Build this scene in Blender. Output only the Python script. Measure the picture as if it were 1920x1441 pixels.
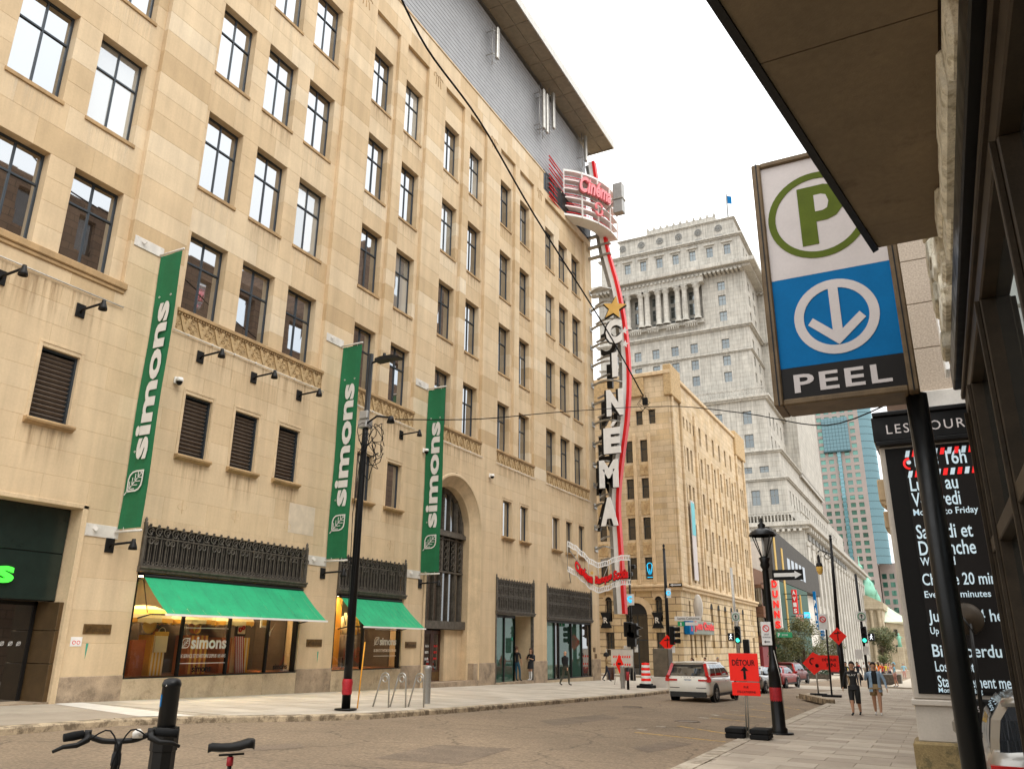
import bpy, math, random
from mathutils import Vector, Matrix
R_ = random.Random(7)
rad = math.radians
for o in list(bpy.data.objects): bpy.data.objects.remove(o)
S = bpy.context.scene
# ---------------------------------------------------------------- camera (world: X across the street, Y along it, Z up; eye at 0,0,0)
IW, IH, FPX = 1920, 1441, 1486.5
PITCH, YAW, ROLL = rad(18.0645), rad(27.4896), rad(0.5364)
_f = Vector((-math.sin(YAW)*math.cos(PITCH), math.cos(YAW)*math.cos(PITCH), math.sin(PITCH)))
_r0 = Vector((math.cos(YAW), math.sin(YAW), 0)); _u0 = _r0.cross(_f)
_r = math.cos(ROLL)*_r0 + math.sin(ROLL)*_u0; _u = -math.sin(ROLL)*_r0 + math.cos(ROLL)*_u0
cd = bpy.data.cameras.new('camera'); cam = bpy.data.objects.new('camera', cd); S.collection.objects.link(cam)
cam.matrix_world = Matrix(((_r.x,_u.x,-_f.x,0),(_r.y,_u.y,-_f.y,0),(_r.z,_u.z,-_f.z,0),(0,0,0,1)))
cd.sensor_fit = 'HORIZONTAL'; cd.sensor_width = 36; cd.lens = 36*FPX/IW; cd.clip_start = 0.05; cd.clip_end = 4000
S.camera = cam
# ---------------------------------------------------------------- overcast sky and a weak veiled sun
SUN_EL, SUN_AZ = rad(52), rad(115)
w = bpy.data.worlds.new('World'); S.world = w; w.use_nodes = True
nt = w.node_tree; nt.nodes.clear()
sky = nt.nodes.new('ShaderNodeTexSky'); sky.sky_type = 'NISHITA'; sky.sun_disc = False
sky.sun_elevation = SUN_EL; sky.sun_rotation = SUN_AZ
mx = nt.nodes.new('ShaderNodeMix'); mx.data_type = 'RGBA'; mx.inputs[0].default_value = 0.93
cn = nt.nodes.new('ShaderNodeTexNoise'); cn.inputs['Scale'].default_value = 1.6; cn.inputs['Detail'].default_value = 5
cr = nt.nodes.new('ShaderNodeValToRGB'); cr.color_ramp.elements[0].color = (.94,.96,.97,1); cr.color_ramp.elements[1].color = (1.06,1.06,1.05,1)
tc = nt.nodes.new('ShaderNodeTexCoord'); nt.links.new(tc.outputs['Generated'], cn.inputs['Vector'])
nt.links.new(cn.outputs['Fac'], cr.inputs[0])
# overcast cloud deck: brighter overhead than at the horizon (CIE overcast)
sz = nt.nodes.new('ShaderNodeSeparateXYZ'); nt.links.new(tc.outputs['Generated'], sz.inputs[0])
mr = nt.nodes.new('ShaderNodeMapRange'); mr.inputs[1].default_value = 0; mr.inputs[2].default_value = 1; mr.inputs[3].default_value = 11.0; mr.inputs[4].default_value = 29.0
nt.links.new(sz.outputs[2], mr.inputs[0])
ml = nt.nodes.new('ShaderNodeVectorMath'); ml.operation = 'SCALE'; nt.links.new(cr.outputs[0], ml.inputs[0]); nt.links.new(mr.outputs[0], ml.inputs['Scale'])
nt.links.new(sky.outputs[0], mx.inputs[6]); nt.links.new(ml.outputs[0], mx.inputs[7])
bg = nt.nodes.new('ShaderNodeBackground'); bg.inputs['Strength'].default_value = 0.10
wo = nt.nodes.new('ShaderNodeOutputWorld')
nt.links.new(mx.outputs[2], bg.inputs[0]); nt.links.new(bg.outputs[0], wo.inputs[0])
sl = bpy.data.lights.new('sun', 'SUN'); sl.energy = 1.2; sl.angle = rad(25); sl.color = (1.0, 0.96, 0.90)
so = bpy.data.objects.new('sun', sl); S.collection.objects.link(so)
so.rotation_euler = Vector((-math.sin(SUN_AZ)*math.cos(SUN_EL), -math.cos(SUN_AZ)*math.cos(SUN_EL), -math.sin(SUN_EL))).to_track_quat('-Z','Y').to_euler()
S.view_settings.view_transform = 'Standard'; S.view_settings.look = 'None'
S.view_settings.gamma = 1.0; S.view_settings.exposure = 0.22
S.render.engine = 'CYCLES'

# ---------------------------------------------------------------- pixel -> place helpers
def ray(x, y): return _f + (x-IW/2)/FPX*_r - (y-IH/2)/FPX*_u
def atX(x, y, X): d = ray(x,y); return d*(X/d.x)
def atY(x, y, Y): d = ray(x,y); return d*(Y/d.y)
def gz(x, y): return -1.64 - 0.0183*y - 0.0158*x          # pavement level (the street runs downhill)
def gr(x, y, off=0.0):
    d = ray(x,y); return d*((-1.64+off)/(0.0158*d.x+0.0183*d.y+d.z))
def pj(p):
    z = p.dot(_f); return IW/2+FPX*p.dot(_r)/z, IH/2-FPX*p.dot(_u)/z, z
RD = -0.13                                                  # road below pavement
FX = -20.5                                                  # plane of the left facade

# ---------------------------------------------------------------- materials
def lin(r, g, b):
    f = lambda c: (c/255/12.92) if c/255 <= .04045 else ((c/255+.055)/1.055)**2.4
    return (f(r), f(g), f(b))
M = {}
def mat(name, col, rough=.6, metal=0., var=.12, scale=3., bump=0., bscale=60., streak=0., emit=0., spec=.5, tone=None, stain=None, coat=0., rvar=0., alpha=None):
    m = bpy.data.materials.new(name); m.use_nodes = True; t = m.node_tree; N = t.nodes; L = t.links
    b = N['Principled BSDF']; b.inputs['Roughness'].default_value = rough; b.inputs['Metallic'].default_value = metal
    b.inputs['Specular IOR Level'].default_value = spec
    if coat: b.inputs['Coat Weight'].default_value = coat; b.inputs['Coat Roughness'].default_value = .05
    co = N.new('ShaderNodeTexCoord')
    def noise(sc, det=4, vec=None, ro=.55):
        n = N.new('ShaderNodeTexNoise'); n.inputs['Scale'].default_value = sc; n.inputs['Detail'].default_value = det; n.inputs['Roughness'].default_value = ro
        L.new(vec or co.outputs['Object'], n.inputs['Vector']); return n.outputs['Fac']
    def mapr(src, a, bb, lo=.3, hi=.7):
        n = N.new('ShaderNodeMapRange'); n.inputs[1].default_value = lo; n.inputs[2].default_value = hi; n.inputs[3].default_value = a; n.inputs[4].default_value = bb
        L.new(src, n.inputs[0]); return n.outputs[0]
    def mul(c, fac):
        n = N.new('ShaderNodeMix'); n.data_type = 'RGBA'; n.blend_type = 'MULTIPLY'; n.inputs[0].default_value = 1
        L.new(c, n.inputs[6]); L.new(fac, n.inputs[7]); return n.outputs[2]
    if tone:
        at = N.new('ShaderNodeAttribute'); at.attribute_name = 'tone'
        rp = N.new('ShaderNodeValToRGB'); e = rp.color_ramp.elements
        while len(e) < len(tone): e.new(.5)
        for i, (p, c) in enumerate(tone): e[i].position = p; e[i].color = (*c, 1)
        L.new(at.outputs['Fac'], rp.inputs[0]); c = rp.outputs[0]
    else:
        rg = N.new('ShaderNodeRGB'); rg.outputs[0].default_value = (*col, 1); c = rg.outputs[0]
    if var: c = mul(c, mapr(noise(scale, 6), 1-var, 1+var))
    if var: c = mul(c, mapr(noise(scale*14, 3), 1-var*.5, 1+var*.5))
    if streak:
        mp = N.new('ShaderNodeMapping'); mp.inputs['Scale'].default_value = (1.6, 1.6, .07); L.new(co.outputs['Object'], mp.inputs[0])
        c = mul(c, mapr(noise(1.5, 5, mp.outputs[0], .65), 1-streak, 1+streak*.25, .32, .6))
    if stain:
        f = mapr(noise(stain[1], 5, None, .7), 0, stain[2], stain[3], stain[3]+.12)
        n = N.new('ShaderNodeMix'); n.data_type = 'RGBA'; L.new(f, n.inputs[0]); L.new(c, n.inputs[6]); n.inputs[7].default_value = (*stain[0], 1); c = n.outputs[2]
    L.new(c, b.inputs['Base Color'])
    if rvar: L.new(mapr(noise(scale*2, 4), max(0.02,rough-rvar), min(1,rough+rvar)), b.inputs['Roughness'])
    if bump:
        bn = N.new('ShaderNodeBump'); bn.inputs['Strength'].default_value = min(1,bump); bn.inputs['Distance'].default_value = .01
        L.new(noise(bscale, 5), bn.inputs['Height']); L.new(bn.outputs[0], b.inputs['Normal'])
    if emit: b.inputs['Emission Color'].default_value = (*col, 1); b.inputs['Emission Strength'].default_value = emit
    M[name] = m; return m
def glassmat(name, refl, tint, base, rough=.015, wav=.0, trans=False):
    m = bpy.data.materials.new(name); m.use_nodes = True; t = m.node_tree; N = t.nodes; L = t.links; N.clear()
    out = N.new('ShaderNodeOutputMaterial'); mixs = N.new('ShaderNodeMixShader'); g = N.new('ShaderNodeBsdfGlossy')
    g.inputs['Roughness'].default_value = rough; g.inputs[0].default_value = (*tint, 1)
    fr = N.new('ShaderNodeFresnel'); fr.inputs[0].default_value = 1.5
    mr = N.new('ShaderNodeMapRange'); mr.inputs[1].default_value = 0; mr.inputs[2].default_value = 1; mr.inputs[3].default_value = refl; mr.inputs[4].default_value = 1
    L.new(fr.outputs[0], mr.inputs[0]); L.new(mr.outputs[0], mixs.inputs[0])
    if trans: d = N.new('ShaderNodeBsdfTransparent'); d.inputs[0].default_value = (*base, 1)
    else:
        d = N.new('ShaderNodeBsdfDiffuse'); nz0 = N.new('ShaderNodeTexNoise'); nz0.inputs['Scale'].default_value = .6
        oi = N.new('ShaderNodeObjectInfo'); cc = N.new('ShaderNodeTexCoord'); L.new(cc.outputs['Object'], nz0.inputs['Vector'])
        r2 = N.new('ShaderNodeMapRange'); r2.inputs[3].default_value = .35; r2.inputs[4].default_value = 1.7; L.new(oi.outputs['Random'], r2.inputs[0])
        mm = N.new('ShaderNodeMix'); mm.data_type = 'RGBA'; mm.blend_type = 'MULTIPLY'; mm.inputs[0].default_value = 1; mm.inputs[6].default_value = (*base, 1)
        L.new(r2.outputs[0], mm.inputs[7]); L.new(mm.outputs[2], d.inputs[0])
    if wav:
        c2 = N.new('ShaderNodeTexCoord'); nz = N.new('ShaderNodeTexNoise'); nz.inputs['Scale'].default_value = .9; nz.inputs['Detail'].default_value = 1
        L.new(c2.outputs['Object'], nz.inputs['Vector'])
        bn = N.new('ShaderNodeBump'); bn.inputs['Strength'].default_value = wav; bn.inputs['Distance'].default_value = .02
        L.new(nz.outputs['Fac'], bn.inputs['Height']); L.new(bn.outputs[0], g.inputs['Normal'])
    L.new(d.outputs[0], mixs.inputs[1]); L.new(g.outputs[0], mixs.inputs[2]); L.new(mixs.outputs[0], out.inputs[0])
    M[name] = m; return m
STONE_RAMP = [(0,(.46,.315,.165)),(.13,(.53,.385,.22)),(.4,(.60,.45,.275)),(.75,(.635,.495,.32)),(1,(.70,.59,.43))]
mat('sandstone', None, .85, var=.07, scale=1.1, bump=.35, bscale=50, streak=.12, tone=STONE_RAMP)
mat('sandstone_plain', (.60,.45,.275), .85, var=.13, scale=1.3, bump=.35, bscale=50, streak=.16)
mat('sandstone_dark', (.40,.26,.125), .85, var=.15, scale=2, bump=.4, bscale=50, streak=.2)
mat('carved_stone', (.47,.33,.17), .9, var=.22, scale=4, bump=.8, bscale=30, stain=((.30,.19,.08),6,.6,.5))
mat('granite_plinth', (.36,.27,.18), .7, var=.3, scale=2.2, bump=.4, bscale=140, stain=((.12,.085,.055),1.6,.55,.52))
mat('limestone_plinth', (.46,.36,.235), .75, var=.18, scale=1.6, bump=.3, stain=((.17,.12,.07),1.9,.5,.56))
mat('asphalt', (.215,.155,.098), .9, var=.16, scale=.35, bump=.9, bscale=150, stain=((.155,.11,.07),.5,.4,.56))
def cracks(m, scale, width, dark, speck):
    t = m.node_tree; N = t.nodes; L = t.links; b = N['Principled BSDF']; prev = b.inputs['Base Color'].links[0].from_socket
    co = N.new('ShaderNodeTexCoord'); nz = N.new('ShaderNodeTexNoise'); nz.inputs['Scale'].default_value = 1.1; nz.inputs['Detail'].default_value = 4; L.new(co.outputs['Object'], nz.inputs['Vector'])
    ad = N.new('ShaderNodeMix'); ad.data_type = 'RGBA'; ad.blend_type = 'ADD'; ad.inputs[0].default_value = .9; L.new(co.outputs['Object'], ad.inputs[6]); L.new(nz.outputs['Color'], ad.inputs[7])
    vo = N.new('ShaderNodeTexVoronoi'); vo.feature = 'DISTANCE_TO_EDGE'; vo.inputs['Scale'].default_value = scale; L.new(ad.outputs[2], vo.inputs['Vector'])
    mr = N.new('ShaderNodeMapRange'); mr.inputs[2].default_value = width; mr.inputs[3].default_value = dark; mr.inputs[4].default_value = 1; L.new(vo.outputs['Distance'], mr.inputs[0])
    n2 = N.new('ShaderNodeTexNoise'); n2.inputs['Scale'].default_value = speck; n2.inputs['Detail'].default_value = 2; L.new(co.outputs['Object'], n2.inputs['Vector'])
    m2 = N.new('ShaderNodeMapRange'); m2.inputs[1].default_value = .35; m2.inputs[2].default_value = .65; m2.inputs[3].default_value = .78; m2.inputs[4].default_value = 1.25; L.new(n2.outputs['Fac'], m2.inputs[0])
    mu = N.new('ShaderNodeMath'); mu.operation = 'MULTIPLY'; L.new(mr.outputs[0], mu.inputs[0]); L.new(m2.outputs[0], mu.inputs[1])
    mx = N.new('ShaderNodeMix'); mx.data_type = 'RGBA'; mx.blend_type = 'MULTIPLY'; mx.inputs[0].default_value = 1; L.new(prev, mx.inputs[6]); L.new(mu.outputs[0], mx.inputs[7]); L.new(mx.outputs[2], b.inputs['Base Color'])
cracks(M['asphalt'], .3, .010, .52, 18)
mat('asphalt_patch', (.165,.12,.08), .9, var=.2, scale=1.5, bump=.9, bscale=150); cracks(M['asphalt_patch'], .6, .004, .7, 26)
def decal(name, col, amt):
    m = bpy.data.materials.new(name); m.use_nodes = True; t = m.node_tree; N = t.nodes; L = t.links; b = N['Principled BSDF']; b.inputs['Base Color'].default_value = (*col,1); b.inputs['Roughness'].default_value = .9; b.inputs['Specular IOR Level'].default_value = .1
    co = N.new('ShaderNodeTexCoord'); mp = N.new('ShaderNodeMapping'); mp.inputs['Scale'].default_value = (5,5,.25); L.new(co.outputs['Object'], mp.inputs[0])
    nz = N.new('ShaderNodeTexNoise'); nz.inputs['Scale'].default_value = 1.6; nz.inputs['Detail'].default_value = 5; nz.inputs['Roughness'].default_value = .7; L.new(mp.outputs[0], nz.inputs['Vector'])
    r = N.new('ShaderNodeMapRange'); r.inputs[1].default_value = .44; r.inputs[2].default_value = .74; r.inputs[4].default_value = amt; L.new(nz.outputs['Fac'], r.inputs[0])
    sx = N.new('ShaderNodeSeparateXYZ'); L.new(co.outputs['Generated'], sx.inputs[0]); pw = N.new('ShaderNodeMath'); pw.operation = 'POWER'; pw.inputs[1].default_value = 1.3; L.new(sx.outputs[2], pw.inputs[0])
    e = N.new('ShaderNodeMath'); e.operation = 'PINGPONG'; e.inputs[1].default_value = .5; L.new(sx.outputs[1], e.inputs[0]); e2 = N.new('ShaderNodeMapRange'); e2.inputs[2].default_value = .12; L.new(e.outputs[0], e2.inputs[0])
    a = N.new('ShaderNodeMath'); a.operation = 'MULTIPLY'; L.new(r.outputs[0], a.inputs[0]); L.new(pw.outputs[0], a.inputs[1]); a2 = N.new('ShaderNodeMath'); a2.operation = 'MULTIPLY'; L.new(a.outputs[0], a2.inputs[0]); L.new(e2.outputs[0], a2.inputs[1]); L.new(a2.outputs[0], b.inputs['Alpha']); M[name] = m
decal('run_stain', (.22,.12,.045), .6); decal('pale_stain', (.75,.68,.55), .4)
mat('paver', None, .85, var=.10, scale=1.2, bump=.3, bscale=120, tone=[(0,(.30,.245,.185)),(.5,(.36,.30,.23)),(1,(.43,.365,.285))], stain=((.21,.165,.12),.8,.35,.56))
mat('paver_light', None, .85, var=.10, scale=1.2, bump=.3, bscale=120, tone=[(0,(.40,.345,.27)),(.5,(.46,.40,.32)),(1,(.52,.46,.375))], stain=((.28,.22,.16),.7,.35,.58))
mat('kerb_stone', (.40,.34,.26), .85, var=.25, scale=3, bump=.6, bscale=60, stain=((.16,.115,.07),2.2,.7,.5))
mat('kerb_granite_worn', (.40,.31,.2), .85, var=.3, scale=3, bump=1, bscale=25, stain=((.1,.07,.04),3.2,.85,.46))
mat('window_frame', (.035,.045,.055), .45, metal=.3, var=.1)
mat('black_iron', (.10,.086,.068), .55, metal=.25, var=.35, scale=5, bump=.3, bscale=80, spec=.35, stain=((.20,.17,.13),9,.5,.52))
mat('black_metal', (.009,.008,.007), .45, var=.15, spec=.22)
mat('black_paint', (.006,.006,.006), .36, var=.1, rvar=.08, spec=.25)
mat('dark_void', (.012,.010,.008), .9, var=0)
mat('bronze_frame', (.032,.022,.013), .5, metal=.1, var=.3, scale=6, spec=.2); mat('sign_bronze', (.12,.08,.042), .5, metal=.2, var=.3, scale=6, spec=.3)
mat('grey_siding', (.30,.302,.308), .55, metal=.1, var=.08, scale=1.5)
mat('grey_metal', (.33,.32,.30), .45, metal=.5, var=.12)
mat('galvanised', (.42,.40,.36), .4, metal=.7, var=.15)
mat('soffit_panel', (.24,.20,.14), .7, var=.15)
mat('white_paint', (.78,.76,.72), .5, var=.06)
mat('off_white', (.62,.58,.52), .6, var=.1)
mat('banner_green', (.004,.125,.045), .75, var=.14, scale=1.2, bump=.9, bscale=5)
mat('banner_white', (.62,.60,.56), .75, var=.05)
mat('awning_green', (.006,.32,.13), .75, var=.12, scale=1.2, bump=.6, bscale=6, streak=.12)
mat('louvre_slat', (.15,.115,.09), .6, var=.2, scale=3)
mat('wood_door', (.07,.022,.010), .4, var=.35, scale=4)
mat('brass_plaque', (.15,.085,.03), .5, metal=.5, var=.25, scale=8)
mat('red_paint', (.72,.006,.008), .45, var=.06)
mat('sign_orange', (.9,.014,.004), .45, var=.03, spec=.3)
mat('sign_black', (.008,.008,.008), .7, var=.05, spec=.2)
mat('neon_pink', (.85,.23,.25), .4, var=.05)
mat('gold_paint', (.72,.44,.12), .4, metal=.2, var=.08)
mat('skin', (.50,.27,.165), .55, var=.06)
mat('skin_dark', (.20,.10,.055), .55, var=.06)
mat('rubber', (.009,.009,.009), .85, var=.15, spec=.2)
glassmat('sky_glass', .42, (.92,.96,1.0), (.045,.032,.022), wav=.05)
glassmat('blind_glass', .30, (.92,.96,1.0), (.30,.29,.26), wav=.05); glassmat('bank_glass', .05, (.9,.95,1.0), (.03,.024,.018))
glassmat('dark_glass', .20, (.9,.95,1.0), (.035,.027,.02), wav=.05)
glassmat('shop_glass', .05, (.9,.95,1.0), (.93,.95,.93), trans=True)
glassmat('green_glass', .03, (.85,1,.95), (.035,.075,.055), wav=.03)
glassmat('near_glass', .30, (.75,.85,.9), (.02,.02,.02), wav=.01)

# ---------------------------------------------------------------- mesh builder and object tree
class MB:
    def __init__(s): s.v = []; s.f = []; s.m = []; s.t = []; s.cm = 0; s.ct = .5; s.sm = []; s.cs = False
    def add(s, vs, fs):
        b = len(s.v); s.v += [tuple(v) for v in vs]
        for f in fs: s.f.append(tuple(b+i for i in f)); s.m.append(s.cm); s.t.append(s.ct); s.sm.append(s.cs)
        return s
    def box(s, x0, x1, y0, y1, z0, z1):
        return s.add([(x0,y0,z0),(x1,y0,z0),(x1,y1,z0),(x0,y1,z0),(x0,y0,z1),(x1,y0,z1),(x1,y1,z1),(x0,y1,z1)],
                     [(0,3,2,1),(4,5,6,7),(0,1,5,4),(1,2,6,5),(2,3,7,6),(3,0,4,7)])
    def bbox(s, x0, x1, y0, y1, z0, z1, c=.02):          # chamfered box
        a=[(x0,x1),(y0,y1),(z0,z1)]
        import itertools
        vs=[];idx={}
        for sx in(0,1):
            for sy in(0,1):
                for sz in(0,1):
                    for ax in range(3):
                        p=[a[0][sx],a[1][sy],a[2][sz]]
                        for k,sg in enumerate((sx,sy,sz)):
                            if k!=ax: p[k]+= c if sg==0 else -c
                        idx[(sx,sy,sz,ax)]=len(vs); vs.append(p)
        fs=[]
        for ax in range(3):
            o=[k for k in range(3) if k!=ax]
            for sd in(0,1):
                q=[]
                for u,v in((0,0),(1,0),(1,1),(0,1)):
                    k=[0,0,0];k[ax]=sd;k[o[0]]=u;k[o[1]]=v;q.append(idx[(*k,ax)])
                if (sd==0)==(ax!=1): q.reverse()
                fs.append(q)
        for ax in range(3):
            o=[k for k in range(3) if k!=ax]
            for u in(0,1):
                for v in(0,1):
                    k0=[0,0,0];k0[o[0]]=u;k0[o[1]]=v;k1=list(k0);k1[ax]=1
                    q=[idx[(*k0,o[0])],idx[(*k1,o[0])],idx[(*k1,o[1])],idx[(*k0,o[1])]]
                    fs.append(q)
        for k in itertools.product((0,1),repeat=3): fs.append([idx[(*k,0)],idx[(*k,1)],idx[(*k,2)]])
        return s.add(vs,fs)
    def quad(s, a, b, c, d): return s.add([a,b,c,d], [(0,1,2,3)])
    def obox(s, c, ax, ay, az):                            # centre and three half-axis vectors
        c=Vector(c);ax=Vector(ax);ay=Vector(ay);az=Vector(az)
        return s.add([c+i*ax+j*ay+k*az for k in(-1,1) for j in(-1,1) for i in(-1,1)],
                     [(0,2,3,1),(4,5,7,6),(0,1,5,4),(1,3,7,5),(3,2,6,7),(2,0,4,6)])
    def beam(s, p, q, wx, wz, up=(0,0,1)):
        p=Vector(p);q=Vector(q);d=q-p
        if d.length<1e-6: return s
        u=Vector(up);a=d.cross(u)
        if a.length<1e-5: a=d.cross(Vector((1,0,0)))
        a.normalize();b=a.cross(d).normalized()
        return s.obox((p+q)/2,a*wx/2,d/2,b*wz/2)
    def tube(s, pts, r, n=8, cap=True, smooth=True):
        pts=[Vector(p) for p in pts]; rs=r if isinstance(r,(list,tuple)) else [r]*len(pts)
        vs=[];fs=[];prev=None
        for i,p in enumerate(pts):
            d=(pts[min(i+1,len(pts)-1)]-pts[max(i-1,0)])
            d=d.normalized() if d.length>1e-7 else Vector((0,0,1))
            if prev is None:
                a=d.orthogonal().normalized()
                if abs(d.z)>.99: a=Vector((1,0,0))
            else: a=(prev-d*prev.dot(d)); a=a.normalized() if a.length>1e-6 else d.orthogonal().normalized()
            prev=a;b=d.cross(a)
            for k in range(n):
                t=2*math.pi*k/n; vs.append(p+(a*math.cos(t)+b*math.sin(t))*rs[i])
        for i in range(len(pts)-1):
            for k in range(n): fs.append((i*n+k,i*n+(k+1)%n,(i+1)*n+(k+1)%n,(i+1)*n+k))
        if cap: fs.append(tuple(reversed(range(n)))); fs.append(tuple((len(pts)-1)*n+k for k in range(n)))
        o=s.cs; s.cs=smooth; s.add(vs,fs); s.cs=o; return s
    def lathe(s, prof, c=(0,0,0), n=16, axis='z', a0=0, a1=2*math.pi, smooth=True):   # prof: (r, h)
        full=abs(a1-a0-2*math.pi)<1e-6; m=n if full else n+1; vs=[];fs=[]
        for r,h in prof:
            for k in range(m):
                t=a0+(a1-a0)*k/n; x,y=r*math.cos(t),r*math.sin(t)
                p={'z':(x,y,h),'y':(x,h,y),'x':(h,x,y)}[axis]; vs.append((p[0]+c[0],p[1]+c[1],p[2]+c[2]))
        for i in range(len(prof)-1):
            for k in range(n): fs.append((i*m+k,i*m+(k+1)%m,(i+1)*m+(k+1)%m,(i+1)*m+k))
        o=s.cs; s.cs=smooth; s.add(vs,fs); s.cs=o; return s
    def ring(s, c, R, r, u, v, n=12, k=4, a0=0, a1=2*math.pi):
        c=Vector(c);u=Vector(u);v=Vector(v)
        full=abs(a1-a0-2*math.pi)<1e-6
        m=n if full else n+1
        pts=[c+(u*math.cos(a0+(a1-a0)*i/n)+v*math.sin(a0+(a1-a0)*i/n))*R for i in range(m)]
        if full: pts.append(pts[0])
        return s.tube(pts,r,k,cap=not full,smooth=False)
    def prism(s, poly, o, u, v, d):                        # polygon in (u,v) at o, extruded by vector d
        o=Vector(o);u=Vector(u);v=Vector(v);d=Vector(d);n=len(poly)
        vs=[o+u*a+v*b for a,b in poly]; vs+=[p+d for p in vs]
        return s.add(vs,[tuple(reversed(range(n))),tuple(range(n,2*n))]+[(i,(i+1)%n,n+(i+1)%n,n+i) for i in range(n)])
    def annulus(s, o, u, v, r0, r1, d, n=32, a0=0, a1=2*math.pi):
        o=Vector(o);u=Vector(u);v=Vector(v);d=Vector(d)
        full=abs(a1-a0-2*math.pi)<1e-6; m=n if full else n+1; vs=[]
        for rr,dd in((r0,0),(r1,0),(r1,1),(r0,1)):
            for k in range(m):
                t=a0+(a1-a0)*k/n; vs.append(o+(u*math.cos(t)+v*math.sin(t))*rr+d*dd)
        fs=[]
        for q in range(4):
            for k in range(n):
                a,b=q*m+k,q*m+(k+1)%m; c_,e=((q+1)%4)*m+(k+1)%m,((q+1)%4)*m+k; fs.append((a,b,c_,e))
        return s.add(vs,fs)
    def text(s, body, o, u, v, w=None, h=None, d=.004, bold=0., spacing=1., shear=0., center=False):
        ms=text_mesh(body,bold,spacing,shear)
        vs=ms[0]
        if not vs: return s
        xs=[p[0] for p in vs];ys=[p[1] for p in vs]
        x0,x1,y0,y1=min(xs),max(xs),min(ys),max(ys)
        if w is None: sy=h/(y1-y0); sx=sy
        elif h is None: sx=w/(x1-x0); sy=sx
        else: sx=w/(x1-x0); sy=h/(y1-y0)
        o=Vector(o);u=Vector(u).normalized();v=Vector(v).normalized();n=u.cross(v)
        off=-(x0+x1)/2 if center else -x0
        return s.add([o+u*((p[0]+off)*sx)+v*((p[1]-y0)*sy)+n*(d*p[2]) for p in vs],ms[1])
    def build(s, name, mats, parent=None, smooth=False, local=False, kind=None, label=None, tone=False):
        me=bpy.data.meshes.new(name)
        L=Vector((0,0,0)) if (local or parent is None) else LOC.get(parent.name,Vector((0,0,0)))
        me.from_pydata([(v[0]-L.x,v[1]-L.y,v[2]-L.z) for v in s.v],[],s.f)
        for m in (mats if isinstance(mats,(list,tuple)) else [mats]): me.materials.append(M[m] if isinstance(m,str) else m)
        if any(s.m): me.polygons.foreach_set('material_index',s.m)
        if smooth: me.polygons.foreach_set('use_smooth',[True]*len(s.f))
        elif any(s.sm): me.polygons.foreach_set('use_smooth',s.sm)
        if tone:
            a=me.attributes.new('tone','FLOAT','FACE'); a.data.foreach_set('value',s.t)
        return link(name,me,parent,kind,label)
LOC = {}
def link(name, me, parent=None, kind=None, label=None):
    o=bpy.data.objects.new(name,me); S.collection.objects.link(o)
    if parent is not None:
        o.parent=parent; LOC[o.name]=LOC.get(parent.name,Vector((0,0,0)))
    if kind: o['kind']=kind
    if label: o['label']=label
    return o
def thing(name, label, cat, loc=(0,0,0), rz=0, group=None):
    o=bpy.data.objects.new(name,None); S.collection.objects.link(o); o.empty_display_size=.1
    o.location=loc; o.rotation_euler=(0,0,rz); LOC[o.name]=Vector(loc)
    o['label']=label; o['category']=cat
    if group: o['group']=group
    return o
def tag(o, label, cat, group=None):
    o['label']=label; o['category']=cat
    if group: o['group']=group
    return o
def copy_tree(o, loc=None, rz=None, label=None, parent=None):
    c=o.copy(); S.collection.objects.link(c); c.parent=parent
    if loc is not None: c.location=loc; LOC[c.name]=Vector(loc)
    if rz is not None: c.rotation_euler=(0,0,rz)
    if label: c['label']=label
    for ch in o.children: copy_tree(ch,parent=c)
    return c
_TM={}
def text_mesh(body, bold=0., spacing=1., shear=0.):
    k=(body,bold,spacing,shear)
    if k in _TM: return _TM[k]
    c=bpy.data.curves.new('t','FONT'); c.body=body; c.size=1; c.offset=bold; c.space_character=spacing; c.shear=shear; c.extrude=.5; c.resolution_u=3; c.fill_mode='BOTH'
    ob=bpy.data.objects.new('t',c); me=bpy.data.meshes.new_from_object(ob)
    vs=[(v.co.x,v.co.y,v.co.z+.5) for v in me.vertices]; fs=[tuple(p.vertices) for p in me.polygons]
    bpy.data.objects.remove(ob); bpy.data.curves.remove(c); bpy.data.meshes.remove(me)
    _TM[k]=(vs,fs); return _TM[k]
X3=Vector((1,0,0));Y3=Vector((0,1,0));Z3=Vector((0,0,1))
# ================================================================ GROUND
g = MB(); e = lambda x, y, d=0: (x, y, gz(x, y)+RD+d)
g.quad(e(-900,-80), e(900,-80), e(900,1600), e(-900,1600))
road = g.build('road', 'asphalt', kind='structure')
LK = [(-15.7,-6),(-15.65,9.75),(-15.85,12.4),(-15.15,14.3),(-14.1,16.1),(-13.3,18),(-12.95,22.4),(-12.55,37),(-12.75,42),(-13.2,46),(-14.3,50.5),(-16.2,55),(-19.5,58.3),(-30,59.5)]
RK = [(-5.6,-6),(-5.6,5.5),(-4.6,9),(-4.0,13),(-4.25,19),(-4.35,25.5),(-4.7,39.6),(-5.3,42.6),(-6.9,44.4),(-6.9,46.2),(-6.4,52),(-6.0,60),(-6.0,66)]
def ipol(L, y):
    for (xa,ya),(xb,yb) in zip(L, L[1:]):
        if ya <= y <= yb: return xa+(xb-xa)*(y-ya)/(yb-ya)
    return L[-1][0]
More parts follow.
